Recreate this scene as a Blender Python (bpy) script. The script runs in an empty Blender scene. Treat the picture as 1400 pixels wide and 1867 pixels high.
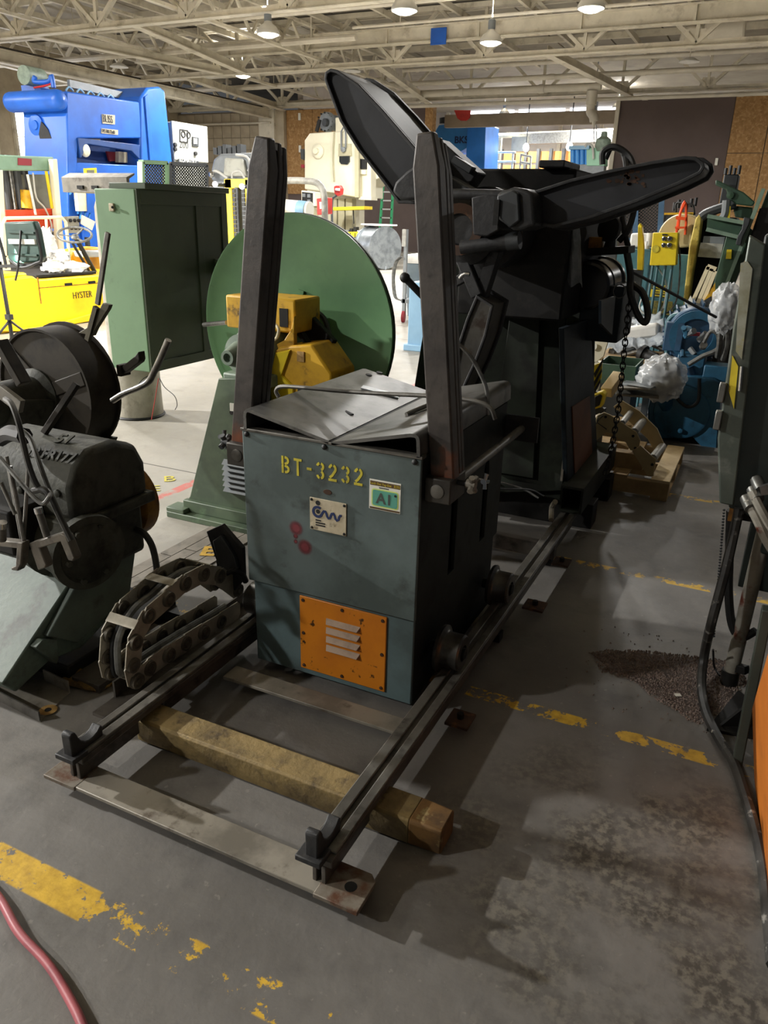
import bpy, math, random
from mathutils import Vector, Matrix, noise as mnoise
random.seed(7)
PI = math.pi
scn = bpy.context.scene
col = scn.collection
V = Vector

# ---------------------------------------------------------------- camera
cam_d = bpy.data.cameras.new('camera')
cam_d.sensor_fit = 'VERTICAL'; cam_d.sensor_height = 36.0
cam_d.lens = 36.0*1390.0/1867.0
cam_d.clip_start = 0.05; cam_d.clip_end = 200
cam = bpy.data.objects.new('camera', cam_d); col.objects.link(cam)
_r = [[0.899365, -0.178716, 0.399003], [0.436563, 0.317918, -0.84163], [0.023562, 0.931122, 0.363945]]
_m = Matrix(_r).to_4x4(); _m.translation = (0, 0, 1.6)
cam.matrix_world = _m
scn.camera = cam

# ---------------------------------------------------------------- world, exposure
w = bpy.data.worlds.new('world'); scn.world = w; w.use_nodes = True
w.node_tree.nodes['Background'].inputs[0].default_value = (0.92, 0.96, 1.0, 1)
w.node_tree.nodes['Background'].inputs[1].default_value = 0.062
scn.view_settings.view_transform = 'Standard'
scn.view_settings.look = 'None'
scn.view_settings.gamma = 1.0
scn.view_settings.use_curve_mapping = False
scn.view_settings.exposure = 0.12

# lamps of the hall, with some added fills: (x, y, z of the lens, watts); the housings are built further down
LAMPS = [(-7.63, 16.46, 5.43, 520), (-7.08, 20.3, 5.5, 520), (-11.96, 18.0, 5.56, 820), (-4.15, 17.8, 5.49, 520),
         (-15.2, 0.2, 5.6, 7000), (-12.4, 8.3, 5.4, 420), (-20, 9, 5.4, 520), (-7.5, -4.5, 5.4, 700),  # the last is an unseen fill added to light the car's front
         (-18.41, 26.00, 6.10, 520), (4.5, 25, 5.5, 520), (-3, 11.0, 5.5, 260), (-8.2, 6.5, 5.4, 170),  # the second is unseen, added for light on the back wall
         (-14, 43, 6.6, 1500), (-8, 42, 6.6, 1500)]

WORK_LIGHT_W = 170
# ---------------------------------------------------------------- materials
def lin(h):
    if isinstance(h, str):
        c = [int(h[i:i+2], 16)/255 for i in (0, 2, 4)]
        return tuple((x/12.92 if x <= .04045 else ((x+.055)/1.055)**2.4) for x in c)
    return h
MATS = {}
def mat(name, c1, c2=None, rough=.6, metal=0., scale=6., lo=.42, hi=.62, bump=0., c3=None, lo3=.58, hi3=.68, scale3=18., spec=.5, rough2=None, emit=0., alpha=1., trans=0., detail=6.):
    m = bpy.data.materials.new(name); m.use_nodes = True
    nt = m.node_tree; N = nt.nodes; L = nt.links
    b = N['Principled BSDF']
    b.inputs['Roughness'].default_value = rough; b.inputs['Metallic'].default_value = metal
    b.inputs['Specular IOR Level'].default_value = spec
    b.inputs['Base Color'].default_value = (*lin(c1), 1)
    if alpha < 1: b.inputs['Alpha'].default_value = alpha
    if trans: b.inputs['Transmission Weight'].default_value = trans
    if emit:
        b.inputs['Emission Color'].default_value = (*lin(c1), 1); b.inputs['Emission Strength'].default_value = emit
    tc = None
    def nz(s, d=detail):
        nonlocal tc
        if tc is None: tc = N.new('ShaderNodeTexCoord')
        n = N.new('ShaderNodeTexNoise'); n.inputs['Scale'].default_value = s; n.inputs['Detail'].default_value = d
        n.inputs['Roughness'].default_value = .62
        L.new(tc.outputs['Object'], n.inputs['Vector']); return n
    def ramp(n, lo, hi):
        r = N.new('ShaderNodeMapRange'); r.inputs[1].default_value = lo; r.inputs[2].default_value = hi
        L.new(n.outputs[0], r.inputs[0]); return r
    last = None
    if c2 is not None:
        r = ramp(nz(scale), lo, hi)
        mx = N.new('ShaderNodeMix'); mx.data_type = 'RGBA'
        mx.inputs[6].default_value = (*lin(c1), 1); mx.inputs[7].default_value = (*lin(c2), 1)
        L.new(r.outputs[0], mx.inputs[0]); last = mx
        if rough2 is not None:
            rr = N.new('ShaderNodeMapRange'); rr.inputs[3].default_value = rough; rr.inputs[4].default_value = rough2
            L.new(r.outputs[0], rr.inputs[0]); L.new(rr.outputs[0], b.inputs['Roughness'])
    if c3 is not None:
        r = ramp(nz(scale3), lo3, hi3)
        mx = N.new('ShaderNodeMix'); mx.data_type = 'RGBA'
        if last: L.new(last.outputs[2], mx.inputs[6])
        else: mx.inputs[6].default_value = (*lin(c1), 1)
        mx.inputs[7].default_value = (*lin(c3), 1)
        L.new(r.outputs[0], mx.inputs[0]); last = mx
    if last: L.new(last.outputs[2], b.inputs['Base Color'])
    if bump:
        n = nz(scale*5); bp = N.new('ShaderNodeBump'); bp.inputs['Strength'].default_value = bump; bp.inputs['Distance'].default_value = .01
        L.new(n.outputs[0], bp.inputs['Height']); L.new(bp.outputs[0], b.inputs['Normal'])
    MATS[name] = m
    return m

# ---------------------------------------------------------------- mesh helpers
def basis(d, up=(0, 0, 1)):
    d = V(d).normalized(); u = V(up)
    if abs(d.dot(u)) > .98: u = V((0, 1, 0)) if abs(d.y) < .9 else V((1, 0, 0))
    s = d.cross(u).normalized(); return d, s, s.cross(d).normalized()
def spline(pts, k=6):
    P = [V(p) for p in pts]
    if len(P) < 3: return P
    out = []
    for i in range(len(P)-1):
        a = P[i-1] if i else P[0]*2-P[1]; b, c = P[i], P[i+1]; d = P[i+2] if i+2 < len(P) else c*2-b
        for j in range(k):
            t = j/k
            out.append(.5*((2*b)+(c-a)*t+(2*a-5*b+4*c-d)*t*t+(3*b-a-3*c+d)*t**3))
    out.append(P[-1]); return out

class MB:
    def __init__(s): s.v = []; s.f = []
    def add(s, v, f):
        o = len(s.v); s.v += [tuple(p) for p in v]; s.f += [tuple(i+o for i in q) for q in f]; return s
    def box(s, x0, x1, y0, y1, z0, z1):
        return s.add([(x, y, z) for z in (z0, z1) for y in (y0, y1) for x in (x0, x1)],
                     [(0, 2, 3, 1), (4, 5, 7, 6), (0, 1, 5, 4), (1, 3, 7, 5), (3, 2, 6, 7), (2, 0, 4, 6)])
    def bar(s, p0, p1, w, h, up=(0, 0, 1)):
        p0, p1 = V(p0), V(p1); d, sd, u = basis(p1-p0, up)
        return s.add([p+sd*a*w/2+u*b*h/2 for p in (p0, p1) for a, b in ((-1, -1), (1, -1), (1, 1), (-1, 1))],
                     [(3, 2, 1, 0), (4, 5, 6, 7), (0, 1, 5, 4), (1, 2, 6, 5), (2, 3, 7, 6), (3, 0, 4, 7)])
    def obox(s, c, size, rz=0., rx=0., ry=0.):
        m = Matrix.Translation(c) @ Matrix.Rotation(rz, 4, 'Z') @ Matrix.Rotation(rx, 4, 'X') @ Matrix.Rotation(ry, 4, 'Y')
        a, b, d = [k/2 for k in size]; t = MB().box(-a, a, -b, b, -d, d)
        return s.add([m @ V(p) for p in t.v], t.f)
    def xf(s, m): s.v = [tuple(m @ V(p)) for p in s.v]; return s
    def cyl(s, p0, p1, r, n=16, r2=None, cap=True):
        p0, p1 = V(p0), V(p1); d, a, b = basis(p1-p0); r2 = r if r2 is None else r2
        v = [p+(a*math.cos(2*PI*i/n)+b*math.sin(2*PI*i/n))*q for p, q in ((p0, r), (p1, r2)) for i in range(n)]
        f = [(i, (i+1) % n, n+(i+1) % n, n+i) for i in range(n)]
        if cap: f += [tuple(range(n-1, -1, -1)), tuple(range(n, 2*n))]
        return s.add(v, f)
    def tube(s, pts, r, n=8, smooth=0, cap=True):
        P = spline(pts, smooth) if smooth else [V(p) for p in pts]
        rings = []; pa = None
        for i, p in enumerate(P):
            d = (P[min(i+1, len(P)-1)]-P[max(i-1, 0)])
            d = d.normalized()
            if pa is None: _, a, b = basis(d)
            else: a = (pa-d*pa.dot(d)).normalized(); b = a.cross(d)
            pa = a; rr = r[i] if isinstance(r, (list, tuple)) else r
            rings += [p+(a*math.cos(2*PI*k/n)+b*math.sin(2*PI*k/n))*rr for k in range(n)]
        f = [(i*n+k, i*n+(k+1) % n, (i+1)*n+(k+1) % n, (i+1)*n+k) for i in range(len(P)-1) for k in range(n)]
        if cap: f += [tuple(range(n-1, -1, -1)), tuple(range((len(P)-1)*n, len(P)*n))]
        return s.add(rings, f)
    def prism(s, lo, hi):
        n = len(lo)
        return s.add(list(lo)+list(hi), [tuple(range(n-1, -1, -1)), tuple(range(n, 2*n))]+[(i, (i+1) % n, n+(i+1) % n, n+i) for i in range(n)])
    def py(s, poly, y0, y1): return s.prism([(x, y0, z) for x, z in poly], [(x, y1, z) for x, z in poly])
    def px(s, poly, x0, x1): return s.prism([(x0, y, z) for y, z in poly], [(x1, y, z) for y, z in poly])
    def pz(s, poly, z0, z1): return s.prism([(x, y, z0) for x, y in poly], [(x, y, z1) for x, y in poly])
    def lathe(s, o, ax, prof, n=24):
        o = V(o); d, a, b = basis(ax)
        v = [o+d*h+(a*math.cos(2*PI*i/n)+b*math.sin(2*PI*i/n))*r for r, h in prof for i in range(n)]
        f = [(j*n+i, j*n+(i+1) % n, (j+1)*n+(i+1) % n, (j+1)*n+i) for j in range(len(prof)-1) for i in range(n)]
        if prof[0][0] > 1e-4: f.append(tuple(range(n-1, -1, -1)))
        if prof[-1][0] > 1e-4: f.append(tuple(range((len(prof)-1)*n, len(prof)*n)))
        return s.add(v, f)
    def torus(s, o, ax, R, r, n=24, k=8, a0=0., a1=2*PI):
        d, a, b = basis(ax); full = abs(a1-a0-2*PI) < 1e-3; m = n if full else n+1
        pts = [V(o)+(a*math.cos(a0+(a1-a0)*i/n)+b*math.sin(a0+(a1-a0)*i/n))*R for i in range(m)]
        if not full: return s.tube(pts, r, k)
        v = []
        for i in range(n):
            c = pts[i]; e = (c-V(o)).normalized()
            v += [c+(e*math.cos(2*PI*j/k)+d*math.sin(2*PI*j/k))*r for j in range(k)]
        return s.add(v, [(i*k+j, ((i+1) % n)*k+j, ((i+1) % n)*k+(j+1) % k, i*k+(j+1) % k) for i in range(n) for j in range(k)])
    def ball(s, c, r, n=14, m=8, amp=0., fr=6., seed=0.):
        c = V(c); r = V(r) if not isinstance(r, (int, float)) else V((r, r, r)); v = []
        for j in range(m+1):
            th = PI*j/m
            for i in range(n):
                ph = 2*PI*i/n; u = V((math.sin(th)*math.cos(ph), math.sin(th)*math.sin(ph), math.cos(th)))
                k = 1+amp*mnoise.noise(u*fr+V((seed, seed*2, 0)))+amp*.45*mnoise.noise(u*fr*2.7+V((seed*3, 1, 0)))
                v.append(c+V((u.x*r.x, u.y*r.y, u.z*r.z))*k)
        return s.add(v, [(j*n+i, (j+1)*n+i, (j+1)*n+(i+1) % n, j*n+(i+1) % n) for j in range(m) for i in range(n)])
    def disc(s, o, ax, r, r0, n=40, th=.01):
        return s.ring(o, ax, r0, r, th, n)
    def ring(s, o, ax, r0, r1, th, n=40):
        return s.lathe_closed(o, ax, [(r0, 0), (r1, 0), (r1, th), (r0, th)], n)
    def lathe_closed(s, o, ax, prof, n=32):
        o = V(o); d, a, b = basis(ax); m = len(prof)
        v = [o+d*h+(a*math.cos(2*PI*i/n)+b*math.sin(2*PI*i/n))*r for r, h in prof for i in range(n)]
        return s.add(v, [(j*n+i, j*n+(i+1) % n, ((j+1) % m)*n+(i+1) % n, ((j+1) % m)*n+i) for j in range(m) for i in range(n)])
    def build(s, name, m, parent=None, bevel=0., smooth=True, seg=2, loc=None):
        me = bpy.data.meshes.new(name)
        base = V((0, 0, 0)); root = parent
        inv = None
        if parent is not None:
            while root.parent is not None: root = root.parent
            inv = root.get('_inv')
            mi = ROOTM[root.name].inverted()
            vs = [mi @ V(p) for p in s.v]
        else:
            base = V(loc) if loc is not None else V((0, 0, 0))
            vs = [V(p)-base for p in s.v]
        me.from_pydata([tuple(p) for p in vs], [], s.f); me.update()
        import bmesh
        bm = bmesh.new(); bm.from_mesh(me); bmesh.ops.recalc_face_normals(bm, faces=bm.faces); bm.to_mesh(me); bm.free()
        if smooth:
            me.shade_smooth(); me.set_sharp_from_angle(angle=math.radians(38))
        o = bpy.data.objects.new(name, me); col.objects.link(o)
        me.materials.append(MATS[m] if isinstance(m, str) else m)
        if parent is not None: o.parent = parent
        else:
            o.location = base; ROOTM[o.name] = Matrix.Translation(base)
        if bevel:
            bv = o.modifiers.new('bevel', 'BEVEL'); bv.width = bevel; bv.segments = seg; bv.limit_method = 'ANGLE'; bv.angle_limit = math.radians(35)
        return o
ROOTM = {}
def thing(name, label, cat, loc=(0, 0, 0), rz=0., group=None):
    o = bpy.data.objects.new(name, None); col.objects.link(o); o.empty_display_size = .1
    o.location = loc; o.rotation_euler = (0, 0, rz); o['label'] = label; o['category'] = cat
    ROOTM[o.name] = Matrix.Translation(loc) @ Matrix.Rotation(rz, 4, 'Z')
    if group: o['group'] = group
    return o
def tag(o, label, cat, group=None):
    o['label'] = label; o['category'] = cat
    if group: o['group'] = group
    return o
def struct(o): o['kind'] = 'structure'; return o
def dup(o, parent, off, name=None):
    c = o.copy(); col.objects.link(c); c.parent = parent; c.location = V(o.location)+V(off)
    return c
def text(s, size, m, name, parent, origin, ex, ey, depth=.002, align='LEFT', fat=0., sx=1.):
    cu = bpy.data.curves.new('txt', 'FONT'); cu.body = s; cu.size = size; cu.extrude = depth; cu.align_x = align; cu.offset = fat
    cu.resolution_u = 3
    t = bpy.data.objects.new('txt', cu); col.objects.link(t)
    me = bpy.data.meshes.new_from_object(t.evaluated_get(bpy.context.evaluated_depsgraph_get()))
    bpy.data.objects.remove(t)
    ex, ey = V(ex).normalized(), V(ey).normalized(); n = ex.cross(ey)
    b = MB(); b.add([V(origin)+ex*(v.co.x*sx)+ey*v.co.y+n*v.co.z for v in me.vertices], [tuple(p.vertices) for p in me.polygons])
    bpy.data.meshes.remove(me)
    return b.build(name, m, parent, smooth=False)
def ribbon(b, pts, w, o, ex, ey, n, th=.0012):
    """a flat painted stroke of constant width along 2-D points, lying on a surface"""
    o, ex, ey, n = V(o), V(ex), V(ey), V(n); P = [V((p[0], p[1])) for p in pts]; lo = []; hi = []
    for i, p in enumerate(P):
        d = (P[min(i+1, len(P)-1)]-P[max(i-1, 0)]).normalized(); s = V((-d.y, d.x))*w/2
        lo.append(p+s); hi.append(p-s)
    q = lo+hi[::-1]; k = len(P)
    v = [o+ex*a.x+ey*a.y+n*t for t in (0, th) for a in q]; m = len(q)
    f = []
    for i in range(k-1):
        f.append((m+i, m+i+1, m+m-2-i, m+m-1-i))
    for i in range(m): f.append((i, (i+1) % m, m+(i+1) % m, m+i))
    b.add(v, f)
def arc(cx, cy, rx, ry, a0, a1, n=8):
    return [(cx+rx*math.cos(math.radians(a0+(a1-a0)*i/n)), cy+ry*math.sin(math.radians(a0+(a1-a0)*i/n))) for i in range(n+1)]

# ---------------------------------------------------------------- material list
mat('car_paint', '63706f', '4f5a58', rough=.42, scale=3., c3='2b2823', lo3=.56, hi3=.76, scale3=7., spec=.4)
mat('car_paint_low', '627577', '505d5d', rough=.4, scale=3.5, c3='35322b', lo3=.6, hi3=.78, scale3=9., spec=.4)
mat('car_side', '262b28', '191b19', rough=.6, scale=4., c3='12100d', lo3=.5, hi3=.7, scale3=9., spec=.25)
mat('bare_steel', '77746d', '55524c', rough=.42, metal=.35, scale=5., c3='332f29', lo3=.55, hi3=.72, scale3=11.)
mat('hood_steel', '6a6965', '4d4c49', rough=.42, metal=.25, scale=3., c3='2a2825', lo3=.52, hi3=.7, scale3=8.)
mat('rail_steel', '5d5750', '48433d', rough=.5, metal=.15, scale=5., c3='2a2622', lo3=.5, hi3=.68, scale3=14.)
mat('plate_steel', '8f897d', '6f6a60', rough=.5, metal=.15, scale=6., c3='4c3f33', lo3=.58, hi3=.75, scale3=16.)
mat('rust', '49301f', '332419', rough=.85, scale=12., c3='6a452a', lo3=.55, hi3=.7, scale3=30.)
mat('black_iron', '343434', '252526', rough=.55, metal=.1, scale=7., c3='4a4743', lo3=.6, hi3=.8, scale3=22., bump=.25, spec=.35)
mat('black_paint', '2e2f32', '232426', rough=.55, scale=6., c3='4a3a30', lo3=.66, hi3=.78, scale3=10., spec=.3)
mat('dark_grease', '1d1c1a', '121110', rough=.65, scale=8., c3='2b2824', lo3=.55, hi3=.75, scale3=20., spec=.25)
mat('pedestal_green', '23291f', '191c16', rough=.6, scale=4., c3='12100c', lo3=.5, hi3=.72, scale3=8., spec=.25)
mat('pedestal_blue', '262f36', '1d2429', rough=.6, scale=4., c3='141414', lo3=.55, hi3=.75, scale3=9., spec=.25)
mat('orange_panel', 'd8821c', 'c9741a', rough=.45, scale=4., c3='4a2d12', lo3=.63, hi3=.68, scale3=26.)
mat('orange_dark', '6a3a1c', '5a301a', rough=.6, scale=4.)
mat('yellow_paint', 'd8a820', 'b98c1c', rough=.5, scale=6., c3='4a3a18', lo3=.6, hi3=.72, scale3=12.)
mat('yellow_clean', 'e8cf2a', 'd8bc20', rough=.4, scale=4.)
mat('stencil_yellow', 'd2c33a', 'b0a232', rough=.6, scale=30., c3='56603f', lo3=.62, hi3=.72, scale3=50.)
mat('fork_yellow', 'f0c818', 'e0b414', rough=.4, scale=2.)
mat('press_blue', '1d5fc0', '1a54ac', rough=.38, scale=1.5)
mat('press_blue_dark', '163f7c', '12346a', rough=.45, scale=2.)
mat('blue_light', '3f8fd8', '3a84ca', rough=.4, scale=1.5)
mat('blue_pale', '8db4d0', '7da4c2', rough=.5, scale=1.5)
mat('reel_green', '52794f', '486c48', rough=.42, scale=2.5, c3='364d33', lo3=.62, hi3=.8, scale3=7.)
mat('cabinet_green', '6f8f6c', '668463', rough=.45, scale=2., c3='52694f', lo3=.64, hi3=.82, scale3=9.)
mat('cabinet_side', '4f5a47', '464f3f', rough=.42, scale=2., c3='394233', lo3=.6, hi3=.8, scale3=6.)
mat('stand_green', '56664f', '475544', rough=.5, scale=5., c3='66805f', lo3=.58, hi3=.72, scale3=9.)
mat('cast_green', '7d8c7c', '68766a', rough=.5, scale=8., bump=.2)
mat('gear_paint', '4a4a41', '393a33', rough=.65, scale=8., c3='272620', lo3=.5, hi3=.7, scale3=12., bump=.3, spec=.3)
mat('gear_green', '5f6e62', '4e5c52', rough=.55, scale=5., c3='34372f', lo3=.52, hi3=.64, scale3=6., bump=.1)
mat('gear_green_dark', '55635a', '475148', rough=.6, scale=5., c3='34342b', lo3=.52, hi3=.68, scale3=7.)
mat('amber', '9a6a1e', '6a4516', rough=.5, scale=10., c3='3a2810', lo3=.55, hi3=.7, scale3=16.)
mat('rubber', '1c1c1c', '131313', rough=.55, scale=20.)
mat('hose_grey', '6a6a66', '4a4a47', rough=.5, scale=20.)
mat('cable_white', 'b8b8b2', rough=.5)
mat('chain_steel', 'b3ac9b', '958e7d', rough=.45, metal=.1, scale=10., c3='6a4c34', lo3=.6, hi3=.74, scale3=18.)
mat('chain_roller', '6b6457', '554f45', rough=.45, metal=.2, scale=14.)
mat('chrome', 'b4b4b4', rough=.18, metal=1.)
mat('steel_rod', '8a8884', '6a6864', rough=.3, metal=.85, scale=20.)
mat('timber', '8a7548', '6b5a38', rough=.75, scale=9., c3='4a3c26', lo3=.55, hi3=.7, scale3=20., bump=.4)
mat('timber_end', '6a4c22', '4a3418', rough=.75, scale=14., c3='8a7a50', lo3=.6, hi3=.7, scale3=20.)
mat('pallet_wood', 'a58b62', '8a7350', rough=.8, scale=8., bump=.2)
mat('tan_paint', 'b3a075', 'a2906a', rough=.5, scale=5.)
mat('roller_grey', 'a8a69e', '8f8d86', rough=.45, scale=12.)
mat('cream', 'e6e1ca', 'dcd6be', rough=.5, scale=1.)
mat('cream_dark', 'b8b294', 'a8a286', rough=.55, scale=1.)
mat('grey_panel', 'a8a89e', '98988e', rough=.5, scale=2., c3='8a8a80', lo3=.55, hi3=.7, scale3=4.)
mat('grey_mid', '7d8285', '6d7275', rough=.45, scale=3.)
mat('grey_dark', '3d4042', '2d3032', rough=.5, scale=3.)
mat('teal', '3f6a72', '365c64', rough=.45, scale=4., c3='2a464c', lo3=.58, hi3=.75, scale3=9.)
mat('unit_blue', '2c5f7c', '254f68', rough=.42, scale=5., c3='1b3442', lo3=.58, hi3=.75, scale3=9.)
mat('motor_blue', '2a4a66', '233e56', rough=.45, scale=8.)
mat('mint', '8fc0a2', '84b496', rough=.45, scale=2.)
mat('machine_green', '3a5540', '31483a', rough=.48, scale=5., c3='222e24', lo3=.58, hi3=.74, scale3=9.)
mat('plastic_film', 'e4e7e9', 'cdd1d4', rough=.28, scale=9., alpha=.48, spec=.6)
mat('plastic_clear', 'cfd6dc', 'a8b0b8', rough=.15, scale=14., alpha=.6, spec=.8)
mat('white_paint', 'e4e2dc', 'd4d2cc', rough=.5, scale=4.)
mat('cloth_white', 'eceae6', 'dcdad6', rough=.8, scale=6.)
mat('paper', 'e8e6da', rough=.8)
mat('tin', 'c9bda2', 'b3a68a', rough=.4, scale=12., c3='7a6e58', lo3=.6, hi3=.72, scale3=25.)
mat('navy', '1f2f5c', rough=.5)
mat('ink', '191919', rough=.7)
mat('sticker_teal', '5fa893', '579c88', rough=.5, scale=20.)
mat('sticker_lime', 'cfe07a', rough=.5)
mat('sticker_brown', '5a4426', rough=.5)
mat('letter_grey', '4a4f4a', rough=.6)
mat('sign_yellow', 'e6cf3a', 'd8c034', rough=.5, scale=10.)
mat('red_paint', 'c03028', 'a82822', rough=.5, scale=4.)
mat('red_spray', '75343a', '6a3136', rough=.6, scale=20.)
mat('red_dark', '8a2430', rough=.5)
mat('orange_red', 'd84a20', 'c84018', rough=.5, scale=3.)
mat('orange_plastic', 'e8501c', rough=.45)
mat('ladder_green', '2f9a66', rough=.45)
mat('alu', 'c8ccce', rough=.35, metal=.7)
mat('galv', 'a0a6aa', '7f868a', rough=.35, metal=.7, scale=4.)
mat('mesh_black', '20231f', rough=.5)
mat('steel_white', 'd8d0bc', 'c4bca8', rough=.6, scale=1.2, c3='9a8f7a', lo3=.55, hi3=.75, scale3=2.)
mat('deck', 'a69f91', '979083', rough=.75, scale=.6, c3='827b70', lo3=.55, hi3=.75, scale3=1.1)
mat('pipe_white', 'd2cab8', 'c0b8a6', rough=.5, scale=1.)
mat('block', 'b5a890', 'a89b84', rough=.85, scale=2.)
mat('mortar', '84796a', rough=.9)
mat('osb', 'a37c4c', '8f6a3e', rough=.8, scale=5., c3='b48f60', lo3=.5, hi3=.62, scale3=9.)
mat('brown_wall', '5e4f4a', '574944', rough=.7, scale=.6)
mat('bright_wall', 'c9c2b8', 'b8b0a6', rough=.8, scale=.6)
mat('rack_orange', 'c98a48', 'b67a3c', rough=.7, scale=2.)
mat('concrete', 'a8a294', '928c7e', rough=.85, scale=6., c3='6f6a5e', lo3=.6, hi3=.75, scale3=14., bump=.2)
mat('granule', '94857c', '6f5f57', rough=.9, scale=40.)
mat('granule_dust', '5c5049', '4a403b', rough=.95, scale=25.)
mat('hose_pink', 'a85a60', '8f4a52', rough=.4, scale=10.)
mat('lamp_lens', 'fff6e4', emit=9.)
mat('lamp_small', 'f4f8ff', emit=14.)
mat('lamp_shade', 'c9c6be', rough=.35, metal=.3)
mat('window_light', 'eef2ff', emit=5.)
mat('glass_dark', '20262a', rough=.1, spec=.8)
mat('skin_beige', 'e8dcb8', 'd8caa4', rough=.6, scale=5.)
mat('dk_green_plastic', '22443c', '1c3830', rough=.45, scale=4.)

mat('wood_plank', '8c857a', '767066', rough=.8, scale=7., c3='5f5a51', lo3=.55, hi3=.7, scale3=15.)
mat('letter_yellow', 'd0a63c', 'b08c2c', rough=.7, scale=20.)
mat('rust_plate', '7d766a', '5f5142', rough=.6, metal=.1, scale=9., c3='573520', lo3=.5, hi3=.62, scale3=13.)
mat('tape_white', '9aa4ac', '7d868c', rough=.3, scale=30.)
mat('block_steel', '4a4640', '3a3733', rough=.5, metal=.4, scale=12.)
mat('wheel_steel', '5a5854', '3a3835', rough=.35, metal=.7, scale=7.)
mat('louvre_steel', '8f7a66', '7a6656', rough=.5, metal=.3, scale=20.)
mat('rubber_gloss', '17181a', '101113', rough=.25, scale=6.)
mat('hose_dark', '34332f', '232220', rough=.45, scale=14.)
mat('hose_worn', '3b3a37', '262523', rough=.5, scale=10., c3='8a8780', lo3=.6, hi3=.68, scale3=24.)
mat('film_grey', '8a8e90', '6c7072', rough=.4, scale=14.)
mat('drum_dark', '37322a', '29251f', rough=.65, scale=5., c3='1c1a16', lo3=.52, hi3=.7, scale3=9., spec=.25)
mat('olive_steel', '4f4a38', '3b3729', rough=.5, metal=.3, scale=8.)
mat('hook_iron', '6a645a', '4f4a42', rough=.5, metal=.4, scale=10., c3='332e28', lo3=.55, hi3=.7, scale3=16., bump=.2)
mat('amber_pale', 'b8955a', '8c6c3a', rough=.6, scale=20.)
mat('rag_brown', '4a3a20', '8a6a2c', rough=.8, scale=14.)
mat('door_green', '5d645c', '4f564f', rough=.35, metal=.3, scale=5., c3='85877f', lo3=.58, hi3=.72, scale3=7.)
mat('door_green_dark', '232a26', '1a201d', rough=.45, scale=5.)
mat('label_white', 'a8a898', '8c8a70', rough=.5, scale=9., c3='a89c40', lo3=.55, hi3=.68, scale3=12.)
mat('chrome_dull', '8c8c88', '6c6c68', rough=.35, metal=.8, scale=12.)
mat('orange_panel2', 'b8681c', 'a65c18', rough=.5, scale=4., c3='7a4212', lo3=.6, hi3=.75, scale3=9.)
mat('pipe_worn', 'a09c90', '847f74', rough=.5, metal=.2, scale=9., c3='6a3a2a', lo3=.56, hi3=.64, scale3=11.)
mat('pallet_pale', 'c9b48c', 'b8a27a', rough=.8, scale=8.)
mat('brass_mesh', '7a7030', '4a4a2a', rough=.5, scale=60.)
mat('yellow_worn', 'c9b458', '9a8438', rough=.6, scale=7., c3='4a4020', lo3=.6, hi3=.7, scale3=12.)
mat('tan_guard', 'c8b684', 'b8a674', rough=.5, scale=4.)
mat('blue_steel', '5a7a9a', '4a6884', rough=.4, metal=.2, scale=5.)
mat('green_light', '7d9482', '6d8472', rough=.5, scale=5.)
mat('fork_orange', 'e8a818', 'd89814', rough=.4, scale=3.)
mat('beam_green', '7d9c86', '6f8e78', rough=.5, scale=3.)
mat('grey_olive', '6a6a5a', '5c5c4e', rough=.6, scale=3.)
mat('grey_blue', '7c8c98', '6c7c88', rough=.5, scale=3.)
mat('blue_bright', '2f86e8', '2a7cda', rough=.4, scale=1.5)
mat('beam_brown', '9a8b78', '877a68', rough=.7, scale=1.)
mat('worn_grey', '5a5750', '47443f', rough=.5, metal=.1, scale=8., c3='3a2c22', lo3=.56, hi3=.7, scale3=14.)
# worn steel posts: bare dark steel with rust creeping up from the foot
def spray_mat():
    m = mat('red_spray_soft', '7d363c', rough=.6); nt = m.node_tree; N = nt.nodes; L = nt.links; b = N['Principled BSDF']
    tc = N.new('ShaderNodeTexCoord'); last = None
    for c, r in (((-.120, -.42, .489), .031), ((-.086, -.42, .427), .033), ((-.122, -.42, .46), .012), ((-.122, -.42, .44), .01)):
        d = N.new('ShaderNodeVectorMath'); d.operation = 'DISTANCE'; d.inputs[1].default_value = c; L.new(tc.outputs['Object'], d.inputs[0])
        g = N.new('ShaderNodeMapRange'); g.interpolation_type = 'SMOOTHSTEP'; g.inputs[1].default_value = r; g.inputs[2].default_value = r*.25; g.inputs[4].default_value = .85
        L.new(d.outputs['Value'], g.inputs[0])
        if last is None: last = g.outputs[0]
        else:
            x = N.new('ShaderNodeMath'); x.operation = 'MAXIMUM'; L.new(last, x.inputs[0]); L.new(g.outputs[0], x.inputs[1]); last = x.outputs[0]
    L.new(last, b.inputs['Alpha'])
spray_mat()
UPR = 1.07   # the car's origin sits at rail height, so this is measured from there
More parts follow.
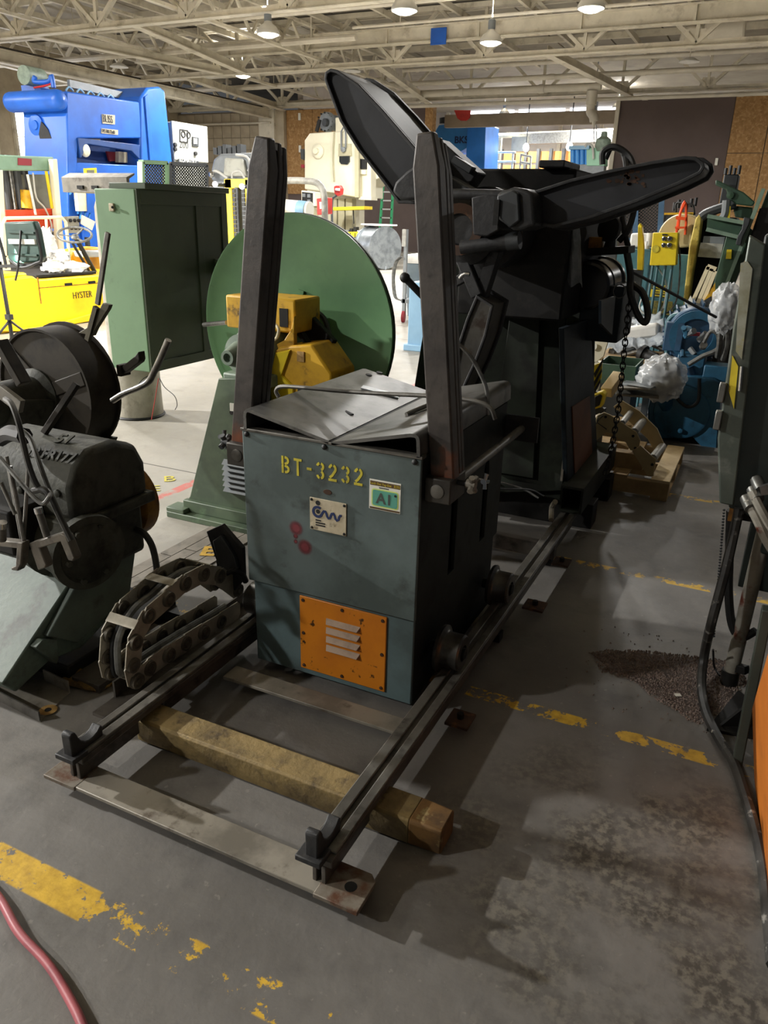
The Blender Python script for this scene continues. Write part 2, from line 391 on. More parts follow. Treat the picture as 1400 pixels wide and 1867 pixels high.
def upright_mat():
    m = mat('upright_steel', '4b4540', '3a3532', rough=.5, metal=.12, scale=6., c3='2e2a27', lo3=.52, hi3=.7, scale3=14., bump=.15)
    nt = m.node_tree; N = nt.nodes; L = nt.links; b = N['Principled BSDF']
    src = b.inputs['Base Color'].links[0].from_socket
    tc = N.new('ShaderNodeTexCoord'); sp = N.new('ShaderNodeSeparateXYZ'); L.new(tc.outputs['Object'], sp.inputs[0])
    n = N.new('ShaderNodeTexNoise'); n.inputs['Scale'].default_value = 14; n.inputs['Detail'].default_value = 8; L.new(tc.outputs['Object'], n.inputs[0])
    ad = N.new('ShaderNodeMath'); ad.operation = 'MULTIPLY_ADD'; ad.inputs[1].default_value = .5; L.new(n.outputs[0], ad.inputs[0]); L.new(sp.outputs[2], ad.inputs[2])
    mr = N.new('ShaderNodeMapRange'); mr.inputs[1].default_value = UPR; mr.inputs[2].default_value = UPR-.12; L.new(ad.outputs[0], mr.inputs[0])
    mx = N.new('ShaderNodeMix'); mx.data_type = 'RGBA'; mx.inputs[7].default_value = (*lin('7a3f1c'), 1)
    sc = N.new('ShaderNodeMath'); sc.operation = 'MULTIPLY'; sc.inputs[1].default_value = .8; L.new(mr.outputs[0], sc.inputs[0])
    L.new(sc.outputs[0], mx.inputs[0]); L.new(src, mx.inputs[6]); L.new(mx.outputs[2], b.inputs['Base Color'])
upright_mat()

def floor_mat():
    m = bpy.data.materials.new('floor_concrete'); m.use_nodes = True; MATS['floor'] = m
    nt = m.node_tree; N = nt.nodes; L = nt.links; b = N['Principled BSDF']
    tc = N.new('ShaderNodeTexCoord'); sp = N.new('ShaderNodeSeparateXYZ'); L.new(tc.outputs['Object'], sp.inputs[0])
    def nz(s, d=8, r=.62):
        n = N.new('ShaderNodeTexNoise'); n.inputs['Scale'].default_value = s; n.inputs['Detail'].default_value = d; n.inputs['Roughness'].default_value = r
        L.new(tc.outputs['Object'], n.inputs['Vector']); return n.outputs[0]
    def mth(op, a, c=None, d=None, clamp=False):
        n = N.new('ShaderNodeMath'); n.operation = op; n.use_clamp = clamp
        for i, k in enumerate((a, c, d)):
            if k is None: continue
            if isinstance(k, (int, float)): n.inputs[i].default_value = k
            else: L.new(k, n.inputs[i])
        return n.outputs[0]
    def rng(a, lo, hi, o0=0., o1=1.):
        n = N.new('ShaderNodeMapRange'); L.new(a, n.inputs[0])
        for i, k in enumerate((lo, hi, o0, o1)): n.inputs[i+1].default_value = k
        return n.outputs[0]
    def mix(f, a, c):
        n = N.new('ShaderNodeMix'); n.data_type = 'RGBA'
        if isinstance(f, float): n.inputs[0].default_value = f
        else: L.new(f, n.inputs[0])
        for i, k in ((6, a), (7, c)):
            if isinstance(k, str): n.inputs[i].default_value = (*lin(k), 1)
            else: L.new(k, n.inputs[i])
        return n.outputs[2]
    X, Y = sp.outputs[0], sp.outputs[1]
    dark = mix(rng(nz(1.3), .38, .64), '64615d', '787570')
    dark = mix(rng(nz(5.), .52, .74, 0, .7), dark, '4b4947')
    dark = mix(rng(nz(40., 3), .64, .72, 0, .5), dark, '8a867e')
    # grit and old oil stains in the right foreground
    spot = mth('MULTIPLY', rng(mth('ADD', mth('POWER', mth('SUBTRACT', X, .02), 2.), mth('POWER', mth('SUBTRACT', Y, 1.62), 2.)), .5, .08), rng(nz(4.), .42, .58))
    grit = mix(rng(nz(38., 4), .44, .6), '3c3831', '746e62')
    dark = mix(mth('MULTIPLY', spot, .75), dark, grit)
    pale = mix(rng(nz(.7), .35, .65), 'a5a096', '928d83')
    pale = mix(rng(nz(4.), .55, .75, 0, .6), pale, '7d786e')
    isp = mth('MAXIMUM', rng(X, -2.44, -2.47), rng(mth('ADD', Y, mth('MULTIPLY', nz(2.), .3)), 9.2, 9.5))
    c = mix(isp, dark, pale)
    # yellow lane stripes across the bay, worn to flakes
    t = mth('ABSOLUTE', mth('SUBTRACT', mth('PINGPONG', mth('SUBTRACT', Y, .953), .65), 0.))
    band = rng(mth('ADD', t, rng(Y, 1.5, 1.7, 0., .014)), .047, .042)
    lim = mth('MULTIPLY', rng(Y, 5.5, 5.4), rng(X, -2.2, -2.15))
    keep = rng(mth('ADD', X, mth('MULTIPLY', Y, .9)), -.42, -.18)      # solid at the near left end, flaking towards the right
    wear = mth('ADD', mth('MULTIPLY', nz(9., 9, .7), 1.), mth('MULTIPLY', keep, -.09))
    wear = mth('ADD', wear, rng(Y, 1.5, 1.7, 0., .04))
    paint = mth('MULTIPLY', mth('MULTIPLY', band, lim), rng(wear, .455, .475))
    c = mix(paint, c, mix(rng(nz(30.), .4, .7), 'd3ab38', 'b08c2c'))
    red = mth('MULTIPLY', rng(mth('ABSOLUTE', mth('SUBTRACT', X, -3.02)), .04, .035), rng(nz(5.), .42, .5))
    c = mix(mth('MULTIPLY', red, .8), c, 'c0544a')
    jn = rng(mth('ABSOLUTE', mth('SUBTRACT', mth('PINGPONG', mth('SUBTRACT', Y, 3.72), 3.), 0.)), .007, .004)
    c = mix(mth('MULTIPLY', jn, isp), c, '3c3833')
    L.new(c, b.inputs['Base Color'])
    L.new(rng(nz(3.), .3, .7, .42, .68), b.inputs['Roughness'])
    b.inputs['Specular IOR Level'].default_value = .35
    bp = N.new('ShaderNodeBump'); bp.inputs['Strength'].default_value = .35; bp.inputs['Distance'].default_value = .006
    L.new(nz(22., 8), bp.inputs['Height']); L.new(bp.outputs[0], b.inputs['Normal'])
floor_mat()

# ================================================================ THE HALL
def sbox(name, m, *a, parent=None, bevel=0.):
    o = MB().box(*a).build(name, m, parent, bevel)
    if parent is None: struct(o)
    return o
fl = MB()
fl.add([(-30, -12, 0), (10, -12, 0), (10, 60, 0), (-30, 60, 0)], [(0, 1, 2, 3)])
floor = struct(fl.build('floor', 'floor'))
# trench cover planks beside the lane and painted letters
trench = thing('trench_cover', 'worn grey plank cover strip set flush in the floor beside the green stand', 'floor cover', (-2.38, 2.6, 0))
for i in range(4):
    for j in range(1, 5):
        MB().box(-2.475+i*.075, -2.405+i*.075, 1.2+j*.72+.1*(i % 2), 1.912+j*.72+.1*(i % 2), .0005, .006).build('plank', 'wood_plank', trench)
text('E', .15, 'letter_yellow', 'painted_letter', floor, (-2.292,2.706,0.008), (.9, .42, 0), (-.42, .9, 0), .0004, fat=.006)
text('B', .15, 'stencil_yellow', 'painted_letter', floor, (-3.195,3.482,0.003), (.75, .66, 0), (-.66, .75, 0), .0004)
text('E', .15, 'stencil_yellow', 'painted_letter', floor, (-3.147,3.3,0.003), (.75, .66, 0), (-.66, .75, 0), .0004)

# ---- back wall
YB = 33.8
wb = sbox('wall_back', 'mortar', -28, -22.6, YB+.06, YB+.4, 0, 6.0)
blk = None
nb = 0
for r in range(11):
    for i in range(10):
        x0 = -27.98+i*.54; z0 = .02+r*.54
        if blk is None: blk = MB().box(0, .52, YB, YB+.1, 0, .52).build('block', 'block', wb)
        b = blk if nb == 0 else dup(blk, wb, (0, 0, 0))
        b.location = (x0, 0, z0); nb += 1
sbox('trim_1', 'steel_white', -22.9, -22.05, YB-.35, YB+.3, 0, 6.0)
sbox('trim_2', 'block', -22.05, -21.6, YB-.2, YB+.3, 0, 6.0)
wo = sbox('wall_osb', 'brown_wall', -21.6, -14.4, YB+.06, YB+.3, 0, 6.0)
for i in range(3):
    for j in range(1):
        MB().box(-21.58+i*1.42, -20.18+i*1.42, YB, YB+.06, 2.4, 5.98).build('osb_sheet', 'osb', wo)
sbox('trim_3', 'osb', -14.5, -14.15, YB-.1, YB+.3, 0, 6.0)
wr = sbox('wall_right', 'brown_wall', -6.35, -2.25, YB, YB+.3, 0, 6.0)
sbox('trim_4', 'steel_white', -6.5, -6.35, YB-.1, YB+.35, 0, 6.0)
wq = sbox('wall_osb_right', 'mortar', -2.25, 8, YB+.04, YB+.3, 0, 6.0)
for i in range(5):
    for j in range(3):
        MB().box(-2.23+i*1.24, -1.02+i*1.24, YB-.03, YB+.04, .02+j*2.0, 2.0+j*2.0).build('osb_sheet', 'osb', wq)
for x, z in ((-20.9, 5.55), (-20.9, 4.2)):
    tag(MB().box(x, x+.12, YB-.06, YB, z, z+.3).build('wall_tag', 'paper', bevel=.01), 'small white tag on the fibre board, %s of the two' % ('upper' if z > 5 else 'lower'), 'tag')
tag(MB().box(-2.6, -2.5, YB-.08, YB, 3.6, 3.85).build('wall_switch', 'paper', bevel=.01), 'small pale switch box at the edge of the brown wall', 'switch')
# low brown wainscot behind the ladder
# ---- left wall with bright windows
wl = sbox('wall_left', 'block', -28.4, -28, -6, YB+.3, 0, 7.4)
for k, (y0, y1) in enumerate(((17.0, 19.6), (20.4, 23.0), (23.8, 26.4))):
    wn = thing('window_%d' % (k+1), 'tall bright daylight window in the left block wall, %s of three' % ('nearest', 'middle', 'farthest')[k], 'window', (-27.98, (y0+y1)/2, 2.2))
    wn['kind'] = 'structure'
    f = MB()
    for a, b_ in ((y0, y0+.12), (y1-.12, y1)): f.box(-28, -27.86, a, b_, 2.2, 5.2)
    for z in (2.2, 5.08): f.box(-28, -27.86, y0+.1, y1-.1, z, z+.12)
    f.build('window_frame', 'steel_white', wn)
    for i in range(2):
        for j in range(3):
            MB().box(-27.99, -27.95, y0+.15+i*1.17, y0+1.25+i*1.17, 2.35+j*.92, 3.2+j*.92).build('pane', 'window_light', wn)

# ---- room beyond the opening
rb = sbox('wall_beyond', 'bright_wall', -22, 0, 50, 50.3, 0, 9)
for i in range(8):
    MB().box(-20+i*2.4, -19.8+i*2.4, 49.8, 50, 0, 9).build('wall_rib', 'steel_white', rb)
sbox('wall_beyond_left', 'bright_wall', -22.3, -22, 36, 50, 0, 9)
sbox('trim_5', 'beam_brown', -14.2, -6.4, 35.2, 35.5, 5.25, 5.75)
for k, (xa, xb_) in enumerate(((-12.6, -12.0), (-7.6, -7.0))):
    pass
# light strip windows high in the far wall
for i in range(5):
    o = MB().box(-18.4+i*3.1, -15.6+i*3.1, 49.72, 49.8, 7.3, 8.3).build('pane', 'window_light', rb)

# ---- ceiling deck: separate sheets between the purlins
ce = struct(MB().box(-28.4, 10, -12, 50.3, 7.62, 7.7).build('ceiling', 'deck'))
for j in range(5):
    for i in range(19):
        y0 = 11+j*4.7
        MB().box(-27.4+i*1.9, -25.56+i*1.9, y0, y0+4.6, 7.55, 7.62).build('deck_sheet', 'deck', ce)
for j in range(9):
    MB().box(-28, 9, 12.2+j*2.6, 12.32+j*2.6, 7.36, 7.55).build('purlin', 'steel_white', ce)

for i in range(17):
    MB().box(-27+i*2.15, -26.9+i*2.15, -8, 34, 7.2, 7.36).build('joist', 'steel_white', ce)
def truss(y, zb, zt, x0, x1, step, off, lab, detail=True):
    t = thing('roof_truss', lab, 'truss', ((x0+x1)/2, y, zb), group=None)
    MB().px([(y-.12, zb), (y+.12, zb), (y+.12, zb+.02), (y+.04, zb+.02), (y+.04, zb+.16), (y+.02, zb+.16), (y+.02, zb+.02), (y-.02, zb+.02), (y-.02, zb+.16), (y-.04, zb+.16), (y-.04, zb+.02), (y-.12, zb+.02)], x0, x1).build('bottom_chord', 'steel_white', t)
    MB().box(x0, x1, y-.1, y+.1, zt-.14, zt).build('top_chord', 'steel_white', t)
    x = x0+off; k = 0
    while x < x1-step*.5:
        g = [(x-.34, zb+.02), (x+.34, zb+.02), (x+.2, zb+.42), (x-.2, zb+.42)]
        MB().py(g, y-.012, y+.012).build('gusset_plate', 'steel_white', t)
        MB().bar((x, y, zb+.08), (x-step/2, y, zt-.08), .1, .12, (0, 1, 0)).build('web_diagonal', 'steel_white', t)
        MB().bar((x, y, zb+.08), (x+step/2, y, zt-.08), .1, .12, (0, 1, 0)).build('web_diagonal', 'steel_white', t)
        MB().bar((x, y, zb+.08), (x, y, zt-.08), .09, .1, (0, 1, 0)).build('web_post', 'steel_white', t)
        if detail:
            bl = MB()
            for dx in (-.24, -.08, .08, .24): bl.cyl((x+dx, y-.05, zb+.09), (x+dx, y-.03, zb+.09), .025, 6)
            bl.build('rivets', 'steel_white', t)['kind'] = 'stuff'
        x += step; k += 1
    return t
truss(17.9, 6.0, 7.5, -27.5, 4, 3.0, 1.2, 'cream riveted roof truss nearest the camera, top of the picture')
truss(25.0, 6.0, 7.5, -27.5, 6, 3.0, .6, 'cream riveted roof truss in the middle, above the black arms')
truss(32.9, 6.0, 7.5, -27.5, 8, 3.0, .3, 'cream roof truss over the back wall')
for k, (xg, lab) in enumerate(((-24.6, 'leftmost lengthwise lattice girder under the roof'), (-19.2, 'lengthwise lattice girder above the blue press'), (-14.6, 'lengthwise lattice girder left of the black arm tip'))):
    t = thing('lattice_girder', lab, 'girder', (xg, 22, 6.3))
    MB().box(xg-.07, xg+.07, 12, 33, 6.24, 6.32).build('bottom_chord', 'steel_white', t)
    MB().box(xg-.07, xg+.07, 12, 33, 7.1, 7.18).build('top_chord', 'steel_white', t)
    for i in range(14):
        y_ = 12.4+i*1.45
        MB().bar((xg, y_, 6.3), (xg, y_+.72, 7.12), .07, .07).build('web_diagonal', 'steel_white', t)
        MB().bar((xg, y_+.72, 7.12), (xg, y_+1.45, 6.3), .07, .07).build('web_diagonal', 'steel_white', t)
for k, (x0, x1, y_, z_, r_, lab) in enumerate(((-27.5, -8, 20.2, 6.5, .05, 'thin conduit nearest on the left under the roof'), (-27.5, -12, 22.6, 6.35, .09, 'white pipe above the blue press'), (-27.5, -14.5, 29.4, 6.3, .1, 'white pipe behind the lattice girders'), (-12, 7, 22.4, 6.55, .04, 'thin conduit over the right arm'))):
    t = thing('roof_conduit', lab, 'pipe', ((x0+x1)/2, y_, z_))
    MB().cyl((x0, y_, z_), (x1, y_, z_), r_, 8).build('pipe', 'pipe_white', t)
    for i in range(4):
        xh = x0+1.5+i*(x1-x0-3)/3; MB().cyl((xh, y_, z_), (xh, y_, 7.3), .015, 6).build('hanger_rod', 'pipe_white', t)
g = thing('roof_girder', 'cream flat girder crossing in front of the middle truss', 'girder', (-10, 24.7, 6.6))
MB().box(-22.1, 6, 24.62, 24.66, 6.5, 6.92).build('web_plate', 'steel_white', g)
MB().box(-22.1, 6, 24.52, 24.76, 6.9, 6.94).build('flange', 'steel_white', g)
MB().box(-22.1, 6, 24.52, 24.76, 6.48, 6.52).build('flange', 'steel_white', g)
for i in range(9):
    MB().box(-21+i*3.0, -20.94+i*3.0, 24.53, 24.62, 6.52, 6.9).build('stiffener', 'steel_white', g)
tag(MB().box(-10.45, -9.95, 24.47, 24.51, 6.38, 6.82).build('bay_sign', 'press_blue', bevel=.005), 'small blue square bay sign on the cream girder', 'sign')
# crane rail running away on the left, cross braces, pipes
cr = thing('crane_rail', 'long cream crane runway beam running away on the left under the trusses', 'crane beam', (-22.3, 22, 5.7))
MB().box(-22.46, -22.14, 12, 33.4, 5.96, 6.0).box(-22.46, -22.14, 12, 33.4, 5.62, 5.66).box(-22.33, -22.27, 12, 33.4, 5.66, 5.96).build('beam', 'steel_white', cr)
MB().box(-22.34, -22.26, 12, 33.4, 6.0, 6.08).build('rail', 'rail_steel', cr)
for i, (a, b_) in enumerate((((-7.0, 25.1, 6.05), (-5.9, 33.6, 5.95)), ((-12.6, 25.1, 6.05), (-14.2, 33.6, 5.95)), ((-20.5, 25.1, 6.05), (-21.6, 33.6, 5.95)), ((-20, 18.1, 6.05), (-18.5, 24.8, 6.02)), ((-16.2, 18.1, 6.05), (-17.6, 24.8, 6.02)), ((-24.5, 18.1, 6.05), (-25.6, 24.8, 6.02)))):
    br = thing('roof_brace', ('cream angle brace from the middle truss to the corner of the brown wall', 'cream angle brace ending at the left jamb of the bright opening', 'cream angle brace ending above the block wall column', 'cream angle brace between near and middle truss, right of the pair', 'cream angle brace between near and middle truss, left of the pair', 'cream angle brace between the trusses behind the crane beam')[i], 'brace', ((a[0]+b_[0])/2, (a[1]+b_[1])/2, 6))
    MB().bar(a, b_, .26, .03).build('flange', 'steel_white', br)
    MB().bar(V(a)+V((0, 0, .12)), V(b_)+V((0, 0, .12)), .03, .24).build('web', 'steel_white', br)
for i, (z, y, r, x0, x1, lab) in enumerate(((6.38, 31, .09, -16, 9, 'upper thin white pipe under the roof at the back'), (6.1, 31.6, .13, -16.5, -6.7, 'thick white pipe above the bright opening'), (5.75, 32.2, .07, -16, 9, 'lower thin white pipe above the brown wall'), (6.72, 30.2, .07, -14, 9, 'thin white pipe highest under the back roof'), (6.15, 33.3, .16, -28, -14.6, 'thick white pipe along the top of the block wall'), (5.45, 33.4, .05, -28, -22.2, 'thin white pipe low on the block wall'), (6.6, 28.5, .08, -27, 9, 'long white pipe behind the middle truss'))):
    p = thing('ceiling_pipe', lab, 'pipe', ((x0+x1)/2, y, z))
    MB().cyl((x0, y, z), (x1, y, z), r, 10).build('pipe', 'pipe_white', p)
    for k in range(int((x1-x0)/3.2)): MB().cyl((x0+1.1+k*3.2, y, z), (x0+1.3+k*3.2, y, z), r*1.18, 10).build('coupling', 'pipe_white', p)
dk = thing('drop_pipe', 'white downpipe dropping beside the jamb above the bright opening', 'pipe', (-6.9, 31.6, 5.2))
MB().cyl((-7.0, 31.6, 5.96), (-7.0, 31.6, 5.5), .2, 12).build('pipe', 'pipe_white', dk)
MB().tube([(-7.0, 31.6, 5.55), (-7.0, 31.6, 5.3), (-6.85, 31.5, 5.12), (-6.8, 31.5, 4.95)], .16, 10, 4).build('elbow', 'pipe_white', dk)
MB().cyl((-6.8, 31.5, 4.95), (-6.8, 31.5, 4.75), .08, 10, .03).build('nozzle', 'pipe_white', dk)
ht = thing('unit_heater', 'cream cylindrical fan heater hung under the roof at right', 'heater', (-2.6, 27, 6.5))
MB().lathe((-2.9, 26.8, 6.75), (1, 0, .05), [(.3, 0), (.34, .05), (.34, 1.0), (.3, 1.05)], 20).build('drum', 'pipe_white', ht)
MB().tube([(-3.1, 26.8, 6.75), (-3.35, 26.8, 6.75), (-3.45, 26.8, 6.6), (-3.45, 26.8, 6.3)], .12, 10, 4).build('duct_elbow', 'pipe_white', ht)
for x_ in (-2.4, -2.0): MB().cyl((x_, 26.8, 7.05), (x_, 26.8, 7.5), .02, 6).build('hanger_rod', 'steel_white', ht)

# ---- lamps
def high_bay(i, x, y, z, watt):
    where = ['large round high bay lamp at top centre above the black arm', 'round high bay lamp left of the roof brace', 'round high bay lamp above the upright post on the left', 'round high bay lamp at the top right'][i] if i < 4 else {8: 'small round high bay lamp far back above the block wall'}.get(i, 'high bay lamp out of view, one of the inferred hall lamps and added fills')
    t = thing('high_bay_lamp', where, 'lamp', (x, y, z), group='high bay lamps')
    MB().lathe((x, y, z+.02), (0, 0, 1), [(.27, 0), (.277, .02), (.26, .08), (.2, .17), (.11, .23), (.08, .28)], 24).build('lamp_shade', 'lamp_shade', t)
    MB().lathe((x, y, z-.012), (0, 0, 1), [(0, -.03), (.14, -.022), (.255, .03)], 24).build('lens', 'lamp_lens', t)
    MB().lathe((x, y, z+.29), (0, 0, 1), [(.08, 0), (.09, .04), (.09, .2), (.05, .24)], 14).build('ballast_housing', 'grey_mid', t)
    MB().cyl((x, y, z+.52), (x, y, 7.2 if y < 34 else 7.618), .012, 6).build('suspension_rod', 'steel_white', t)
    ld = bpy.data.lights.new('lamp_light', 'AREA'); ld.shape = 'DISK'; ld.size = .42; ld.energy = watt; ld.color = (1., .985, .955)
    lo = bpy.data.objects.new('lamp_light', ld); col.objects.link(lo); lo.parent = t; lo.location = (0, 0, -.06)
    # upward fill light added above each lamp to brighten the roof deck
    ud = bpy.data.lights.new('added_uplight', 'AREA'); ud.shape = 'DISK'; ud.size = .3; ud.energy = min(watt, 600)*.12; ud.color = (1., .975, .925)
    uo = bpy.data.objects.new('added_uplight', ud); col.objects.link(uo); uo.parent = t; uo.location = (0, 0, .56); uo.rotation_euler = (PI, 0, 0)
for i, L_ in enumerate(LAMPS): high_bay(i, *L_)
# dim domes of older fittings
for k, (x, y, z, lab) in enumerate(((-3.3, 27.5, 6.05, 'unlit shallow dome lamp at right beneath the girder'), (-14.05, 26.2, 6.1, 'unlit shallow dome lamp left of the black arm tip'), (-20.5, 22, 5.9, 'unlit shallow dome lamp above the blue press'))):
    t = thing('dome_lamp', lab, 'lamp', (x, y, z))
    MB().lathe((x, y, z), (0, 0, 1), [(.3, 0), (.29, .02), (.16, .1), (.05, .13)], 20).build('lamp_shade', 'white_paint', t)
    MB().cyl((x, y, z+.12), (x, y, 7.2), .015, 6).build('suspension_rod', 'steel_white', t)

# ================================================================ RAIL TRACK
rt = thing('rail_track', 'dark steel floor track with two rails and flat cross plates under the coil car', 'track', (-1.15, 2.5, 0))
for sx, xi, xo in ((-1, -1.522, -1.602), (1, -.782, -.702)):
    xa, xb = min(xi, xo), max(xi, xo); xm = (xa+xb)/2
    MB().box(xa, xb, 1.235, 3.9, .104, .126).build('rail_flange', 'rail_steel', rt, .003)
    w0, w1 = (xm-.016, xm+.022)
    for y0, y1 in ((1.235, 1.478), (1.602, 3.9)):
        MB().box(w0, w0+.012, y0, y1, .045, .104).build('rail_web', 'rail_steel', rt, .002)
        MB().box(w1-.012, w1, y0, y1, .045, .104).build('rail_web', 'rail_steel', rt, .002)
    MB().box(xi-.002 if sx < 0 else xi+.002, (xi-.034) if sx < 0 else xi+.034, 1.26, 3.9, .126, .137).build('rail_bar', 'bare_steel', rt, .003)  # both bars paler: the light on the rail tops is put into the colour
    MB().box((xo+.002) if sx < 0 else xo-.002, (xo+.03) if sx < 0 else xo-.03, 1.26, 3.9, .126, .134).build('rail_bar', 'bare_steel', rt, .003)
    xs = xm-.012 if sx < 0 else xm-.026
    prof = [(1.218, .128), (1.218, .205), (1.226, .213), (1.238, .211), (1.245, .196)]
    prof += [(1.292+.047*math.cos(math.radians(a)), .203+.05*math.sin(math.radians(a))) for a in (200, 220, 240, 260, 280, 300, 318)]
    prof += [(1.335, .172), (1.335, .128)]
    MB().px(prof, xs, xs+.036).build('wheel_stop', 'black_iron', rt, .004)
    MB().box(xs-.022, xs+.05, 1.205, 1.262, .122, .139).build('stop_collar', 'black_iron', rt, .003)
MB().box(-1.6, -.63, 1.205, 1.30, .034, .046).build('cross_plate', 'plate_steel', rt, .002)
MB().box(-1.5, -.8, 1.855, 1.935, .036, .048).build('cross_plate', 'plate_steel', rt, .002)
MB().box(-1.5, -.8, 2.62, 2.70, .036, .048).build('cross_plate', 'plate_steel', rt, .002)
MB().box(-1.6, -.7, 3.42, 3.47, .046, .12).build('cross_channel', 'rail_steel', rt, .002)
for x0, x1, y0, y1 in ((-.735, -.612, 1.198, 1.318), (-1.652, -1.53, 1.2, 1.31)):
    p = MB().pz([(x0, y0), (x1, y0), (x1, y1-.02), (x1-.02, y1), (x0, y1)], .034, .047).build('corner_pad', 'rust_plate', rt, .002)
    MB().lathe(((x0+x1)/2+.012, (y0+y1)/2, .0465), (0, 0, 1), [(.0, .001), (.016, .001), (.016, 0)], 16).build('bolt_hole', 'dark_grease', p)
for x0, x1, y0 in ((-.7, -.62, 1.98), (-.7, -.61, 2.88), (-1.69, -1.6, 2.6), (-.7, -.62, 3.38)):
    p = MB().box(x0, x1, y0, y0+.09, .036, .047).build('foot_plate', 'rust', rt, .002)
    MB().cyl(((x0+x1)/2, y0+.045, .045), ((x0+x1)/2, y0+.045, .066), .012, 6).build('anchor_bolt', 'dark_grease', p)

for y_ in (1.24, 2.62, 3.44):
    for xa_, xb_ in ((-1.59, -1.53), (-.775, -.715)):
        MB().box(xa_, xb_, y_, y_+.05, 0, .036).build('shim', 'dark_grease', rt)
# timber under the rails
tb = thing('timber_block', 'long square oily timber lying crosswise under both rails', 'timber', (-1.0, 1.54, 0))
pf = [(1.492, .002), (1.584, .002), (1.59, .01), (1.59, .08), (1.583, .087), (1.494, .087), (1.487, .08), (1.487, .01)]
MB().px(pf, -1.56, -.61).build('beam', 'timber', tb, .002)
MB().prism([(-.61, y, z) for y, z in pf], [(-.515, 1.54+(y-1.54)*.94, z*.96+.001) for y, z in pf]).build('broken_end', 'timber_end', tb, .004)

# ================================================================ COIL CAR
cc = thing('coil_car', 'teal grey steel coil car stencilled BT-3232 standing on the rails', 'coil car', (-1.152, 2.42, .126))
X0, X1, Y0, Y1, ZM, ZT = -1.475, -.829, 2.0, 2.85, .375, .928
fp = MB().box(X0, X1, Y0, Y0+.014, ZM, ZT).build('front_panel', 'car_paint', cc, .004)
MB().box(X0+.012, X1-.008, Y0+.016, Y0+.03, .044, ZM+.01).build('lower_front_panel', 'car_paint_low', cc, .004)
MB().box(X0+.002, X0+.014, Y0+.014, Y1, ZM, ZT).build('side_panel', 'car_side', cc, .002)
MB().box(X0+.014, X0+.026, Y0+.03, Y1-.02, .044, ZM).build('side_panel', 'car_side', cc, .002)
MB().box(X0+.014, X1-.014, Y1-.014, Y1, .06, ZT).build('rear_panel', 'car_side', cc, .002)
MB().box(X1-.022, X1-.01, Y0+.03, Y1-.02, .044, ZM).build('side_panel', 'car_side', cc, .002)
MB().box(X0+.02, X1-.03, Y0+.06, Y1-.05, .09, .11).build('floor_plate', 'dark_grease', cc)
# right side panel with two arched slots
sp_ = MB(); xa, xb = X1-.014, X1-.001
slots = [(2.285, 2.345, .42, .70), (2.62, 2.68, .42, .70)]
ys = Y0+.014
for a, b_, z0, z1 in slots:
    sp_.box(xa, xb, ys, a, ZM, ZT); sp_.box(xa, xb, a, b_, ZM, z0)
    m = (a+b_)/2; r = (b_-a)/2
    top = [(a, ZT), (a, z1)]+[(m-r*math.cos(PI*k/8), z1+.05*math.sin(PI*k/8)) for k in range(1, 8)]+[(b_, z1), (b_, ZT)]
    sp_.px(top, xa, xb); ys = b_
sp_.box(xa, xb, ys, Y1, ZM, ZT)
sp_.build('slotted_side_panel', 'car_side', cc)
MB().box(X0-.004, X1+.004, Y0-.004, Y0+.03, ZT-.004, ZT+.006).build('top_lip', 'bare_steel', cc, .002)
for x in (-1.455, -1.16, -.85):
    MB().lathe((x, Y0-.001, ZT-.014), (0, -1, 0), [(.009, 0), (.009, .004), (.005, .008), (0, .009)], 10).build('screw', 'black_iron', cc)
# V shaped cradle: two bent plates
def bent(profile, th, y0, y1):
    P = [V((p[0], p[1])) for p in profile]; lo = []
    for i, p in enumerate(P):
        d = (P[min(i+1, len(P)-1)]-P[max(i-1, 0)]).normalized(); lo.append(p+V((d.y, -d.x))*th)
    q = [tuple(p) for p in P]+[tuple(p) for p in lo[::-1]]
    return MB().py(q, y0, y1)
hl = bent([(-1.464, .93), (-1.464, .975), (-1.461, .99), (-1.452, .999), (-1.438, 1.0), (-1.143, .938)], .011, 1.996, 2.82).build('cradle_plate', 'hood_steel', cc)
hr = bent([(-1.135, .935), (-.868, 1.0), (-.85, 1.0), (-.84, .993), (-.836, .98), (-.833, .93)], .011, 1.996, 2.9).build('cradle_plate', 'hood_steel', cc)
MB().bar((-1.5,2.398,0.984), (-1.208,2.272,0.951), .014, .008).build('weld_seam', 'dark_grease', hl)
for p in ((-1.389,2.753,0.992), (-1.377,2.827,0.99)):
    MB().lathe(p, (.2, 0, 1), [(0, .001), (.013, .001), (.013, -.004)], 14).build('bolt_hole', 'dark_grease', hl)
MB().box(-1.146, -1.132, 2.0, 2.82, .924, .936).build('valley_weld', 'dark_grease', cc)
MB().bar((-1.33, 2.58, .9805), (-1.19, 2.62, .9515), .05, .003).build('tape_strip', 'tape_white', hl)
# handle rods over the cradle
MB().tube([(-1.526,2.3,0.971), (-1.537,2.3,0.992), (-1.515,2.3,1.01), (-1.439,2.3,1.017), (-1.271,2.3,1.023), (-1.102,2.3,1.033), (-0.931,2.3,1.046), (-0.798,2.3,1.049), (-0.728,2.3,1.035), (-0.705,2.3,0.997)], .0075, 8, 4).build('handle_rod', 'bare_steel', cc)
MB().tube([(-0.958,2.62,1.169), (-0.913,2.62,1.13), (-0.874,2.62,1.075), (-0.844,2.62,1.015), (-0.831,2.62,0.927)], .008, 8, 4).build('bent_rod', 'steel_rod', cc)
MB().tube([(-1.025,2.32,0.967), (-1.019,2.34,0.971), (-0.999,2.42,0.978), (-1.001,2.5,0.977)], .008, 8, 3).build('spanner_bar', 'bare_steel', cc)
